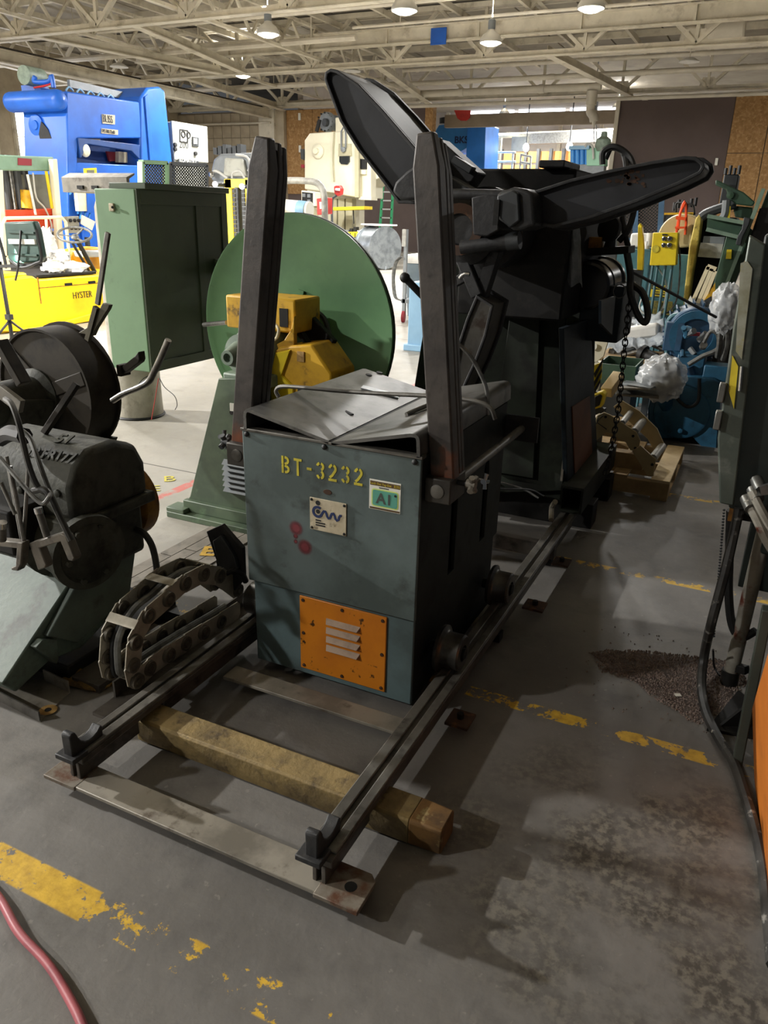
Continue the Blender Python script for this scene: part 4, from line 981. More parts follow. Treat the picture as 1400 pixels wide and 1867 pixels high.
MB().lathe((-2.16, 1.78, .50), (1, -.25, -.05), [(.15, 0), (.15, .06), (.125, .07), (.125, .2), (.135, .205), (.135, .235), (.11, .24), (.1, .225), (0, .225)], 28).build('bearing_cap', 'gear_paint', gd)
for k in range(6):
    a = k*PI/3; MB().lathe((-1.93, 1.725+.1*math.cos(a), .49+.1*math.sin(a)), (1, -.25, -.05), [(.01, 0), (.01, .014), (0, .016)], 6).build('cap_bolt', 'gear_paint', gd)
MB().lathe((-2.195,2.12,0.499), (0, 1, 0), [(0, 0), (.14, 0), (.155, .01), (.16, .03), (.16, .07), (0, .08)], 36).build('wheel_guard', 'amber', gd)
# big drum above
DC = V((-2.734,2.3,0.845)); 
dr = MB().lathe_closed(DC, (0, 1, 0), [(.262, 0), (.272, 0), (.272, .16), (.252, .16), (.252, .02)], 44).build('drum_shell', 'drum_dark', gd)
MB().ring(DC+V((0, .012, 0)), (0, 1, 0), .06, .255, .015, 36).build('drum_web', 'drum_dark', gd)
MB().ring(DC+V((0, .15, 0)), (0, 1, 0), .245, .285, .012, 44).build('drum_flange', 'drum_dark', gd)
MB().lathe(DC+V((-.05, -.3, -.02)), (0, 1, 0), [(.07, 0), (.09, .02), (.09, .28), (.12, .3), (.12, .42), (.05, .45)], 20).build('drum_hub', 'gear_paint', gd)
for a in (20, 140, 260):
    d = V((math.cos(math.radians(a)), 0, math.sin(math.radians(a))))
    MB().bar(DC+V((0, .03, 0))+d*.06, DC+V((0, .03, 0))+d*.25, .06, .05, (0, 1, 0)).build('spoke', 'drum_dark', gd, .004)
# column that carries the drum and hub
MB().bar((DC.x-.08, 2.1, .3), (DC.x-.05, 2.2, DC.z), .24, .2, (0, 1, 0)).build('drum_column', 'gear_paint', gd, .01)
# retaining lever, arms, bent rod
lv = MB().py([(-2.423,1.133),(-2.347,1.169),(-2.277,1.257),(-2.242,1.252),(-2.253,1.235),(-2.326,1.158),(-2.348,1.127)], 2.24, 2.26).build('lever_plate', 'olive_steel', gd, .002)
MB().bar((-2.375,2.24,1.109), (-2.309,2.24,1.24), .018, .02).build('lever_rib', 'olive_steel', lv)
MB().bar((-2.323,2.26,1.247), (-2.231,2.26,1.512), .02, .012, (0, 1, 0)).build('lever_bar', 'bare_steel', gd, .002)
MB().py([(-2.469,0.945),(-2.367,1.012),(-2.347,1.032),(-2.345,0.998),(-2.352,0.985),(-2.439,0.929)], 2.48, 2.52).build('side_arm', 'drum_dark', gd, .003)
MB().box(*(lambda p: (p[0]-.012, p[0]+.012, 2.47, 2.53, p[2]-.03, p[2]+.02))((-2.459,2.5,0.946))).build('arm_clamp', 'drum_dark', gd, .003)
MB().py([(-2.566,0.639),(-2.5,0.64),(-2.542,0.573),(-2.59,0.584)], 2.4, 2.47).build('lower_fin', 'drum_dark', gd, .004)
MB().tube([(-2.238,2.2,0.891), (-2.177,2.2,0.925), (-2.098,2.2,0.958), (-2.047,2.2,0.985), (-2.016,2.2,1.023), (-1.969,2.2,1.093), (-1.932,2.2,1.153)], .0125, 10, 4).build('bent_rod', 'steel_rod', gd)
MB().bar((-2.445,1.9,1.142), (-2.351,1.9,0.997), .03, .05, (0, 1, 0)).build('stay_bar', 'drum_dark', gd, .003)
MB().bar((-2.357,1.8,0.991), (-2.258,1.8,0.945), .05, .02, (0, 1, 0)).build('steel_strap', 'bare_steel', gd, .002)
MB().bar((-2.228,1.85,0.842), (-2.146,1.95,1.012), .022, .02, (0, 1, 0)).build('brace_link', 'drum_dark', gd, .002)
# hoses and rods in front
def hose(pts, r, m, k=5): MB().tube(pts, r, 8, k).build('hydraulic_hose', m, gd)
hose([(-2.011,1.55,1.051), (-1.948,1.52,1.048), (-1.905,1.5,0.997), (-1.893,1.5,0.889), (-1.867,1.5,0.815), (-1.841,1.52,0.779)], .009, 'hose_dark')
hose([(-2.023,1.6,0.94), (-1.992,1.6,0.918), (-1.945,1.58,0.859), (-1.918,1.58,0.773), (-1.858,1.56,0.699)], .008, 'hose_grey')
hose([(-2.013,1.5,0.879), (-1.927,1.48,0.837), (-1.855,1.47,0.792), (-1.818,1.47,0.776), (-1.804,1.48,0.79), (-1.815,1.5,0.798)], .007, 'hose_grey')
hose([(-1.889,1.5,0.794), (-1.83,1.5,0.804), (-1.791,1.5,0.733), (-1.754,1.5,0.659)], .010, 'hose_dark')
hose([(-2.265,1.7,0.854), (-2.18,1.68,0.89), (-2.09,1.66,0.898)], .028, 'rubber')
for a, b_ in (((12,830),(38,985)), ((20,870),(47,985)), ((50,875),(42,985)), ((35,820),(55,985)), ((4,880),(28,935)), ((66,830),(104,975))):
    pass
MB().cyl((-2.048,1.55,0.865), (-2.001,1.52,0.6), .006, 8).build('tie_rod', 'bare_steel', gd)
MB().cyl((-1.974,1.5,0.859), (-1.965,1.5,0.613), .007, 8).build('tie_rod', 'steel_rod', gd)
MB().cyl((-1.968,1.56,0.843), (-1.967,1.5,0.613), .006, 8).build('tie_rod', 'bare_steel', gd)
MB().cyl((-1.973,1.46,0.818), (-1.932,1.46,0.723), .006, 8).build('tie_rod', 'bare_steel', gd)
MB().cyl((-1.878,1.5,0.734), (-1.857,1.5,0.651), .011, 10).build('spool_rod', 'bare_steel', gd)
MB().cyl((-1.879,1.5,0.741), (-1.876,1.5,0.723), .013, 10).build('rod_cap', 'chrome', gd)
MB().cyl((-2,1.46,0.678), (-2.013,1.46,0.62), .013, 10).build('spool_rod', 'bare_steel', gd)
MB().cyl((-1.998,1.46,0.684), (-2.003,1.46,0.665), .015, 10).build('rod_cap', 'chrome', gd)
MB().box(-2.45, -2.1, 1.56, 1.72, .5, .66).build('valve_bank', 'dark_grease', gd, .01)
# C-shaped hooks hanging on the front
def hook(poly, y):
    MB().py(poly, y, y+.03).build('c_hook', 'hook_iron', gd, .004)
hook([(-1.946,0.608),(-1.797,0.674),(-1.776,0.668),(-1.751,0.6),(-1.762,0.586),(-1.781,0.586),(-1.803,0.644),(-1.9,0.601),(-1.881,0.548),(-1.888,0.535),(-1.923,0.519)], 1.5)
hook([(-2.082,0.6),(-1.948,0.617),(-1.972,0.536),(-1.993,0.508),(-2.023,0.505),(-2.021,0.515),(-1.999,0.526),(-1.98,0.591),(-2.088,0.576)], 1.48)
MB().tube([(-1.985,2,0.466), (-1.949,2,0.458), (-1.914,2,0.413), (-1.901,2,0.336), (-1.886,1.98,0.29)], .0125, 8, 5).build('drain_hose', 'hose_dark', gd)
# grease drips and folded sheet bracket on the floor in front
fb = thing('floor_bracket', 'bent bare steel angle bracket with a bolt hole on the floor before the gear drive', 'bracket', (-2.0, 1.5, 0))
MB().pz([(-2.222,1.44),(-1.912,1.412),(-1.958,1.579),(-2.097,1.59),(-2.166,1.553)], 0, .005).build('base_plate', 'plate_steel', fb)
A_, B_ = V((-2.224,1.441,0)), V((-1.915,1.414,0)); C_ = V((-1.955,1.576,0)); D_ = V((-2.09,1.589,0))
MB().bar(A_+V((0, 0, .02)), B_+V((0, 0, .02)), .005, .04).build('front_flange', 'bare_steel', fb)
MB().bar(C_+V((0, 0, .025)), D_+V((0, 0, .025)), .005, .05).build('rear_flange', 'plate_steel', fb)
MB().lathe((-1.939,1.468,0.005), (0, 0, 1), [(.03, 0), (.028, .001), (.012, .001), (.012, 0)], 16).build('rust_ring', 'amber_pale', fb)
MB().lathe((-1.938,1.467,0.006), (0, 0, 1), [(.0115, 0), (0, .0002)], 14).build('bolt_hole', 'dark_grease', fb)
ch2 = tag(MB().box(-1.99, -1.86, 1.62, 2.05, 0, .035).build('floor_channel', 'rail_steel', bevel=.003), 'dark steel channel strip lying on the floor beside the gear drive', 'channel')
rs_ = tag(MB().ball((-1.95, 1.66, .012), (.1, .06, .02), 16, 8, .5, 4., 2.).build('oily_rag', 'rag_brown'), 'crumpled oily brown rag on the floor before the gear drive', 'rag')
# pink air hose on the floor
ph = MB().tube([(-1.544,0.893,0.012), (-1.423,0.861,0.012), (-1.306,0.817,0.012), (-1.187,0.791,0.012), (-1.093,0.759,0.012), (-1.007,0.722,0.012), (-0.929,0.675,0.012)], .0105, 10, 6).build('air_hose', 'hose_pink')
tag(ph, 'pinkish red air hose lying on the floor at the lower left', 'hose')

# ================================================================ GREEN REEL STAND
gr = thing('reel_stand', 'green coil reel stand with a big round plate, yellow guards and tall cabinet', 'reel stand', (-2.3, 3.4, 0))
DCN = (-2.345, 3.72, .985)
dsk = MB().lathe_closed(DCN, (0, 1, 0), [(.09, 0), (.30, .0), (.585, .0), (.605, -.012), (.61, -.012), (.61, .02), (.09, .02)], 72).build('reel_plate', 'reel_green', gr)
MB().ring((DCN[0], 3.73, DCN[2]), (0, 1, 0), .598, .613, .014, 72).build('plate_edge', 'grey_dark', dsk)
for k in range(6):
    a = k*PI/3+.3; d = V((math.cos(a), 0, math.sin(a)))
    MB().bar(V(DCN)+V((0, -.01, 0))+d*.1, V(DCN)+V((0, -.01, 0))+d*.22, .04, .012, (0, 1, 0)).build('plate_rib', 'reel_green', dsk)
hb = MB().lathe((DCN[0], 3.72, DCN[2]), (0, -1, 0), [(.13, 0), (.13, .05), (.1, .06), (.1, .3), (.085, .31)], 28).build('spindle', 'cast_green', gr)
# stand
st = [(-2.433,0.799),(-2.19,0.826),(-2.046,0.229),(-2.05,0.075),(-2.753,0.018),(-2.674,0.115)]
MB().py(st, 3.12, 3.14).build('stand_front_plate', 'stand_green', gr, .004)
MB().py(st, 3.5, 3.52).build('stand_rear_plate', 'stand_green', gr, .004)
sl = [V((st[0][0], 0, st[0][1])), V((st[5][0], 0, st[5][1]))]
MB().prism([(sl[0].x, 3.14, sl[0].z), (sl[0].x+.012, 3.14, sl[0].z), (sl[1].x+.012, 3.14, sl[1].z), (sl[1].x, 3.14, sl[1].z)], [(sl[0].x, 3.5, sl[0].z), (sl[0].x+.012, 3.5, sl[0].z), (sl[1].x+.012, 3.5, sl[1].z), (sl[1].x, 3.5, sl[1].z)]).build('stand_side_plate', 'cabinet_green', gr, .003)
MB().box(-2.78, -1.85, 3.04, 3.56, 0, .035).build('foot_plate', 'stand_green', gr, .004)
MB().box(-2.7, -1.95, 3.09, 3.13, .035, .1).build('foot_rail', 'stand_green', gr, .004)
MB().box(-2.78, -2.66, 3.04, 3.14, .035, .06).build('foot_lug', 'stand_green', gr, .004)
MB().box(-2.62, -2.55, 3.2, 3.3, .1, .2).build('side_lug', 'dark_grease', gr, .004)
for k in range(6):
    z = .36-k*.03
    MB().add([(-2.425, 3.12, z+.012), (-2.25, 3.12, z+.012), (-2.25, 3.12, z-.014), (-2.425, 3.12, z-.014), (-2.425, 3.095, z-.012), (-2.25, 3.095, z-.012)], [(0, 1, 5, 4), (4, 5, 2, 3), (0, 4, 3), (1, 2, 5), (0, 3, 2, 1)]).build('vent_louvre', 'grey_mid', gr)
MB().lathe((-2.361,3.12,0.631), (0, -1, 0), [(.012, 0), (.012, .002), (0, .002)], 12).build('access_hole', 'dark_grease', gr)
MB().box(*(lambda p: (p[0]-.012, p[0]+.012, 3.112, 3.12, p[2]-.02, p[2]+.02))((-2.352,3.12,0.661))).build('data_plate', 'paper', gr)
# bearing with grease cone
bs = MB().box(-2.42, -2.15, 3.14, 3.42, .77, .83).build('bearing_base', 'cast_green', gr, .01)
MB().lathe((-2.30, 3.42, .93), (0, -1, 0), [(.13, 0), (.14, .03), (.14, .14), (.115, .2), (.1, .21), (.1, .26), (.085, .27)], 32).build('bearing_housing', 'cast_green', gr)
MB().lathe((-2.30, 3.16, .93), (0, -1, 0), [(.1, 0), (.1, .02), (.07, .025), (.038, .13), (.036, .135), (.022, .135), (.02, .11), (0, .11)], 28).build('grease_cone', 'cast_green', gr)
MB().py([(-2.4, .80), (-2.2, .80), (-2.24, .92), (-2.36, .92)], 3.2, 3.4).build('bearing_web', 'cast_green', gr, .004)
MB().cyl((-2.36, 3.3, 1.05), (-2.36, 3.3, 1.11), .01, 8).build('grease_nipple', 'bare_steel', gr)
MB().box(-2.62, -2.5, 3.66, 3.7, .68, .98).build('brake_caliper', 'cabinet_green', gr, .006)
# yellow guards
g1 = MB().box(-2.5, -2.08, 3.3, 3.55, 1.03, 1.195).build('brake_guard', 'yellow_paint', gr, .01)
MB().box(-2.17, -2.12, 3.296, 3.302, 1.06, 1.15).build('guard_slot', 'dark_grease', g1)
MB().py([(-2.211,0.957),(-2.131,0.997),(-2.087,1.055),(-2.067,1.123),(-2.07,0.948),(-2.14,0.908),(-2.213,0.906)], 3.27, 3.3).build('guard_lip', 'yellow_paint', g1, .004)
g2 = MB().py([(-2.211,0.673),(-2.209,0.821),(-2.172,0.944),(-2.152,0.963),(-2.07,0.981),(-1.959,0.996),(-1.845,0.863),(-1.846,0.718)], 3.25, 3.5).build('chain_guard', 'yellow_paint', gr, .012)
MB().prism([(p[0], 3.246, p[1]) for p in [(-2.2,0.817),(-2.166,0.937),(-2.075,0.962),(-2.127,0.831),(-2.06,0.779),(-2.061,0.698),(-2.202,0.674)]], [(p[0], 3.235, p[1]) for p in [(-2.183,0.815),(-2.152,0.932),(-2.077,0.955),(-2.13,0.827),(-2.062,0.776),(-2.064,0.705),(-2.184,0.688)]]).build('guard_front', 'yellow_clean', g2)
MB().box(*(lambda p: (p[0]-.02, p[0]+.02, 3.242, 3.25, p[2]-.025, p[2]+.025))((-2.017,3.25,0.932))).build('warning_label', 'amber_pale', g2)
MB().tube([(-2.17,3.25,1.08), (-2.139,3.24,1.057), (-2.156,3.25,1.014), (-2.2,3.27,0.988)], .008, 8, 4).build('flex_conduit', 'skin_beige', gr)
MB().bar((-2.137,3.4,1.052), (-1.868,3.3,0.825), .03, .03).build('brake_arm', 'dark_grease', gr, .004)
MB().tube([(-2.175,3.6,1.122), (-2.061,3.55,1.084), (-1.994,3.5,0.983), (-1.959,3.45,0.866)], .014, 8, 5).build('air_hose', 'rubber', gr)
MB().bar((-2.182,3.5,1.08), (-1.972,3.45,0.935), .14, .04, (0, 1, 0)).build('brake_bracket', 'dark_grease', gr, .006)
# tall cabinet carried on the rear of the stand
cx0, cx1, cy0, cy1, cz0, cz1 = -3.63, -3.325, 3.6, 4.44, .655, 1.70
cab = MB().box(cx0, cx1, cy0, cy1, cz0, cz1).build('control_cabinet', 'cabinet_green', gr, .006)
cab['label'] = 'tall green control cabinet with recessed panels'
fr = MB()
for a, b_, z0, z1 in ((cy0+.004, cy0+.03, cz0, cz1), (4.12, 4.18, cz0+.06, cz1-.08), (cy1-.06, cy1, cz0, cz1)):
    MB().box(cx1, cx1+.012, a, b_, z0, z1).build('panel_stile', 'cabinet_side', cab, .002)
MB().box(cx1, cx1+.012, cy0+.03, cy1-.06, cz1-.08, cz1).build('panel_rail', 'cabinet_side', cab, .002)
MB().box(cx1, cx1+.012, cy0+.03, cy1-.06, cz0, cz0+.06).build('panel_rail', 'cabinet_side', cab, .002)
MB().box(cx1, cx1+.003, cy0+.03, 4.12, cz0+.06, cz1-.08).build('recessed_panel', 'cabinet_side', cab)
MB().box(cx1, cx1+.003, 4.18, cy1-.06, cz0+.06, cz1-.08).build('recessed_panel', 'cabinet_side', cab)
MB().box(cx0+.06, cx1+.03, cy0+.06, cy1+.01, cz1, cz1+.035).build('cabinet_top', 'cabinet_side', cab, .004)
sw = MB().box(*(lambda p: (p[0]-.018, p[0]+.018, cy0-.012, cy0, p[2]-.022, p[2]+.022))((-3.5,3.6,1.599))).build('door_latch', 'tin', cab, .003)
MB().cyl((-3.489,3.588,1.599), (-3.476,3.575,1.599), .008, 8).build('latch_key', 'grey_dark', sw)
MB().bar((-3.34, 4.36, .95), (-2.6, 3.85, .9), .1, .1).build('cabinet_arm', 'stand_green', gr, .004)
MB().bar((-3.34, 4.36, 1.25), (-2.6, 3.85, 1.2), .1, .1).build('cabinet_arm', 'stand_green', gr, .004)
MB().bar((-2.55, 3.8, .03), (-2.55, 3.8, 1.25), .12, .1).build('rear_mast', 'stand_green', gr, .004)
MB().bar((-2.55, 3.8, .05), (-2.4, 3.5, .05), .12, .08).build('mast_foot', 'stand_green', gr, .004)
MB().cyl((-2.888,3.6,0.98), (-2.534,3.35,1.046), .013, 10).build('conduit', 'steel_rod', gr)
for pts in (((290,690),(280,730),(274,762)), ((292,692),(308,715),(323,735),(320,748)), ((288,688),(270,690),(258,697))):
    pass
MB().tube([(-3.281,3.62,0.621), (-3.314,3.62,0.514), (-3.349,3.6,0.355)], .0025, 5, 4).build('loose_wire', 'red_paint', gr)
MB().tube([(-3.272,3.62,0.622), (-3.238,3.62,0.571), (-3.148,3.6,0.531), (-3.132,3.6,0.478), (-3.152,3.6,0.444)], .0025, 5, 4).build('loose_wire', 'rubber', gr)
MB().tube([(-3.308,3.6,0.648), (-3.335,3.55,0.627), (-3.336,3.5,0.595), (-3.289,3.5,0.627), (-3.231,3.5,0.653), (-3.348,3.5,0.573)], .0025, 5, 4).build('loose_wire', 'rubber', gr)

# ================================================================ MACHINE AT THE RIGHT EDGE
rc = thing('enclosure_machine', 'dark green electrical enclosure on an orange based machine at the right edge', 'machine', (.5, 2.6, 0))
dp = [(-0.074,1.569),(-0.024,1.543),(-0.006,1.238),(0.031,0.737),(-0.014,0.74),(-0.056,0.954),(-0.071,1.298)]
dr_ = MB().py(dp, 2.6, 2.635).build('enclosure_door', 'door_green', rc, .006)
MB().py([(-0.083,1.489),(-0.066,1.496),(-0.048,1.475),(-0.03,1.211),(-0.051,1.234)], 2.594, 2.6).build('faded_label', 'label_white', dr_)
MB().py([(-0.058,1.22),(-0.036,1.188),(-0.025,1.057),(-0.05,1.111)], 2.594, 2.6).build('warning_label', 'sign_yellow', dr_)
for p in ((-0.065,2.6,1.104), (-0.061,2.6,1.016)):
    MB().box(p[0]-.014, p[0]+.006, 2.58, 2.61, p[2]-.03, p[2]+.03).build('latch', 'chrome_dull', dr_, .003)
MB().cyl((-0.026,2.59,1.191), (-0.019,2.59,1.116), .006, 8).build('door_handle', 'chrome', dr_)
MB().py([(-0.034,1.569),(0.201,1.574),(0.328,0.705),(0.135,0.676),(0.016,0.71),(-0.023,1.228)], 2.66, 3.1).build('enclosure_body', 'door_green_dark', rc, .006)
MB().bar((.16, 2.9, .35), (.16, 2.9, .75), .12, .1).build('enclosure_leg', 'door_green_dark', rc, .004)
q0, q1, q2, q3 = [V(p) for p in ((0.237,2.209,0), (0.286,1.71,0), (0.152,1.75,0.722), (0.185,2.22,0.248))]
E_ = V((.6, 0, 0))
MB().add([q0, q1, q2, q3, q0+E_, q1+E_, q2+E_, q3+E_], [(0, 1, 2, 3), (7, 6, 5, 4), (0, 4, 5, 1), (1, 5, 6, 2), (2, 6, 7, 3), (3, 7, 4, 0)]).build('machine_base', 'orange_panel2', rc, .004)
MB().bar(V(q3)+V((.0, .05, -.26)), V((0.167,2.2,0.516))+V((0, .05, .05)), .03, .04).build('corner_post', 'door_green', rc, .004)
MB().box(.28, .9, 2.25, 3.0, 0, .6).build('machine_frame', 'door_green_dark', rc, .01)
MB().box(.14, .6, 2.7, 3.0, .55, .75).build('frame_head', 'door_green_dark', rc, .01)
pp = MB().cyl((0.135,2.75,0.02), (0.143,2.75,0.651), .026, 14).build('standpipe', 'pipe_worn', rc)
MB().cyl((0.135,2.75,0.001), (0.134,2.75,0.058), .031, 12).build('pipe_cap', 'dark_grease', pp)
MB().bar((0.137,2.75,0.075), (0.184,2.72,0.09), .03, .03).build('pipe_clamp', 'dark_grease', rc, .003)
MB().pz([(0.084,2.407),(0.169,2.702),(0.235,2.632),(0.229,2.431)], 0, .012).build('foot_plate', 'dark_grease', rc)
MB().prism([(.12, 2.45, .012), (.22, 2.5, .012), (.22, 2.5, .14)], [(.125, 2.44, .012), (.225, 2.49, .012), (.225, 2.49, .14)]).build('foot_gusset', 'dark_grease', rc)
def rh(pts, r, m, nm='hydraulic_hose', k=5): return MB().tube(pts, r, 8, k).build(nm, m, rc)
rh([(0.049,2.66,0.718), (0.048,2.66,0.628), (0.046,2.64,0.514), (0.04,2.62,0.395), (0.035,2.62,0.286), (0.035,2.736,0.1), (0.045,2.638,0.03), (0.074,2.483,0.02), (0.126,2.344,0.02), (0.174,2.243,0.02), (0.211,2.103,0.02), (0.241,1.972,0.02), (0.265,1.833,0.02), (0.278,1.687,0.02), (0.291,1.528,0.02)], .0165, 'hose_worn')
rh([(0.025,2.72,0.683), (0.046,2.75,0.532), (0.072,2.75,0.365), (0.106,2.75,0.24), (0.144,2.75,0.2), (0.185,2.75,0.239)], .015, 'rubber')
rh([(0.059,2.66,0.172), (0.077,2.798,0.03), (0.102,2.774,0.01)], .004, 'rubber', 'thin_cable')
rh([(0.065,2.58,0.772), (0.103,2.56,0.724), (0.144,2.55,0.66), (0.19,2.55,0.603)], .016, 'pipe_worn', 'conduit_pipe')
rh([(0.072,2.57,0.808), (0.11,2.55,0.757), (0.157,2.55,0.691)], .014, 'pipe_worn', 'conduit_pipe')
for p in ((0.079,2.62,0.833), (0.075,2.6,0.805), (0.061,2.6,0.773)):
    MB().cyl(V(p), V(p)+V((.02, -.04, -.02)), .02, 10).build('conduit_fitting', 'chrome_dull', rc)
MB().py([(0.091,0.83),(0.116,0.844),(0.122,0.812),(0.101,0.804)], 2.55, 2.57).build('pull_tag', 'chrome_dull', rc)
MB().box(*(lambda p: (p[0]-.02, p[0]+.02, 2.66, 2.72, p[2]-.02, p[2]+.025))((0.04,2.68,0.684))).build('junction_box', 'amber', rc)
MB().bar((0.048,2.7,0.684), (0.141,2.7,0.683), .05, .03).build('cable_tray', 'dark_grease', rc)
# bead chain
p0, p1 = V((0.004,2.62,0.713)), V((0.053,2.64,0.226))
for i in range(46):
    MB().ball(p0.lerp(p1, i/46), .0045, 6, 4).build('bead_chain_bead', 'grey_dark', rc)
# spilled absorbent on the floor
ab = MB(); poly = [(-0.385,2.707),(-0.31,2.788),(-0.169,2.84),(0.05,2.911),(0.159,2.938),(0.186,2.802),(0.164,2.616),(0.06,2.43),(-0.005,2.455),(-0.085,2.511),(-0.192,2.582),(-0.29,2.625)]
def inside(x, y):
    c = False; n = len(poly)
    for i in range(n):
        (x0, y0), (x1, y1) = poly[i], poly[i-1]
        if (y0 > y) != (y1 > y) and x < (x1-x0)*(y-y0)/(y1-y0)+x0: c = not c
    return c
cnt = 0
xs = [p[0] for p in poly]; ysx = [p[1] for p in poly]
while cnt < 5200:
    x = random.uniform(min(xs)-.05, max(xs)+.05); y = random.uniform(min(ysx)-.05, max(ysx)+.05)
    j = .03*mnoise.noise(V((x*9, y*9, 0)))
    if not inside(x+j, y+j) and random.random() > .012: continue
    s = random.uniform(.0022, .0055); z = 0
    a = random.uniform(0, 6.28)
    ab.add([(x+s*math.cos(a+k*2.094), y+s*math.sin(a+k*2.094), z+.0005) for k in range(3)]+[(x+random.uniform(-.3, .3)*s, y, z+s*1.3)], [(0, 1, 3), (1, 2, 3), (2, 0, 3), (2, 1, 0)]); cnt += 1
o_ = ab.build('absorbent_granules', 'granule', smooth=False); o_['kind'] = 'stuff'; tag(o_, 'scattered reddish brown absorbent granules on the floor at right', 'granules')
bed = MB().pz([(x, y) for x, y in inset(poly, .02)], .0003, .0016).build('granule_bed', 'granule_dust'); bed['kind'] = 'stuff'; tag(bed, 'thin bed of brown absorbent dust beneath the granules at right', 'dust')
tag(MB().obox((-0.026,2.574,0.006), (.022, .018, .001), .5).build('paper_scrap', 'paper'), 'tiny white paper scrap on the brown granules', 'paper')

# ================================================================ RIGHT BACKGROUND
def PY(poly, y0, y1): return MB().py(poly, y0, y1)
# pallet
pl = thing('wooden_pallet', 'pale wooden pallet behind the uncoiler carrying tan roller arms', 'pallet', (-.8, 5.1, 0))
for y in (4.70, 5.1, 5.5): MB().box(-1.3, -.318, y, y+.045, .02, .112).build('stringer', 'pallet_wood', pl, .002)
for k, x in enumerate((-1.3, -1.1, -.9, -.66, -.43)): MB().box(x, x+(.112 if k == 4 else .09), 4.70, 5.56, .112, .13).build('deck_board', 'pallet_wood' if k != 4 else 'pallet_pale', pl, .002)
for x in (-1.3, -.85, -.42): MB().box(x, x+.1, 4.70, 5.56, .0, .02).build('bottom_board', 'pallet_wood', pl, .002)
wb1 = tag(MB().box(-.98, -.5, 4.84, 4.93, .13, .23).build('lumber_block', 'pallet_wood', bevel=.004), 'square lumber block on the pallet under the tan arms', 'lumber')
# tan roller arms
ra = thing('roller_arm_assembly', 'tan painted pair of linked roller arms lying on the pallet', 'roller arms', (-.6, 4.9, .13))
pA = [(-0.815,0.422),(-0.806,0.462),(-0.772,0.484),(-0.73,0.472),(-0.563,0.387),(-0.533,0.339),(-0.534,0.297),(-0.547,0.27),(-0.583,0.268),(-0.619,0.316),(-0.789,0.383)]
pB = [(-0.571,0.269),(-0.525,0.311),(-0.423,0.236),(-0.423,0.129),(-0.459,0.126)]
PY(pA, 4.78, 4.795).build('side_plate', 'tan_paint', ra, .002)
PY(pB, 4.765, 4.78).build('side_plate', 'tan_paint', ra, .002)
PY([(-0.761,0.465),(-0.715,0.514),(-0.594,0.457),(-0.471,0.358),(-0.404,0.247),(-0.436,0.168),(-0.521,0.285)], 5.05, 5.065).build('side_plate', 'tan_paint', ra, .002)
PY([(-0.871,0.403),(-0.83,0.43),(-0.737,0.365),(-0.808,0.283),(-0.856,0.276)], 4.8, 4.98).build('mount_plate', 'tan_paint', ra, .003)
MB().cyl((-0.577,4.79,0.383), (-0.566,5.06,0.393), .026, 14).build('roller', 'roller_grey', ra)
MB().cyl((-0.444,4.78,0.237), (-0.425,5.06,0.245), .026, 14).build('roller', 'roller_grey', ra)
MB().cyl((-0.656,4.79,0.428), (-0.648,5.06,0.441), .02, 12).build('spacer_tube', 'roller_grey', ra)
for p in ((-0.757,4.775,0.459), (-0.578,4.775,0.362), (-0.44,4.76,0.204), (-0.555,4.775,0.288)):
    MB().lathe(p, (0, -1, 0), [(.009, 0), (.009, .004), (0, .004)], 10).build('pivot_bolt', 'rubber', ra)
MB().tube([(-0.808,4.772,0.407), (-0.799,4.772,0.447), (-0.771,4.772,0.468), (-0.806,4.772,0.418), (-0.74,4.772,0.382)], .003, 6).build('wire_clip', 'rubber', ra)
# blue pump unit
pu = thing('hydraulic_power_unit', 'blue hydraulic power unit with finned motor behind the pallet', 'pump unit', (-.35, 6.3, 0))
PY([(-0.665,0.237),(-0.642,0.078),(-0.538,0.013),(-0.31,0.059),(-0.182,-0.049),(-0.119,-0.048),(-0.172,0.486),(-0.238,0.52),(-0.509,0.516),(-0.639,0.476)], 6.15, 6.6).build('tank', 'unit_blue', pu, .008)
cv = MB().lathe((-0.418,6.15,0.239), (0, -1, 0), [(.205, 0), (.2, .012), (.18, .018), (0, .02)], 36).build('inspection_cover', 'unit_blue', pu)
MB().box(*(lambda p: (p[0]-.25, p[0]+.3, 6.2, 6.55, 0, .12))((-0.375,6.15,0.036))).build('tank_base', 'dark_grease', pu)
for p in ((-0.403,6.13,0.103), (-0.386,6.13,0.298)):
    MB().lathe(p, (0, -1, 0), [(.02, 0), (.018, .015), (0, .018)], 10).build('cover_bolt', 'unit_blue', cv)
mc = V((-0.43,6.45,0.78))
MB().lathe(mc, (-.15, 1, 0), [(0, 0), (.2, 0), (.215, .02), (.215, .06), (.2, .07), (.2, .5), (0, .52)], 36).build('motor', 'motor_blue', pu)
MB().ring(mc+V((0, -.03, 0)), (-.15, 1, 0), .13, .19, .04, 36).build('motor_flange', 'unit_blue', pu)
for k in range(22):
    a = k*2*PI/22; d = V((math.cos(a), 0, math.sin(a)))
    MB().bar(mc+V((-.015, .1, 0))+d*.215, mc+V((-.06, .45, 0))+d*.215, .012, .05, d).build('motor_fin', 'motor_blue', pu)
MB().box(*(lambda p: (p[0]-.07, p[0]+.07, 6.4, 6.6, p[2]-.12, p[2]+.1))((-0.584,6.4,0.773))).build('terminal_box', 'motor_blue', pu, .008)
MB().tube([(-0.618,6.5,0.595), (-0.65,6.5,0.807), (-0.638,6.5,0.892), (-0.57,6.5,0.922), (-0.369,6.5,0.921)], .02, 8, 4).build('guard_pipe', 'teal', pu)
MB().box(*(lambda p: (p[0]-.1, p[0]+.1, 6.25, 6.45, p[2]-.12, p[2]+.06))((-0.419,6.3,0.601))).build('pump_block', 'unit_blue', pu, .01)
random.seed(3)
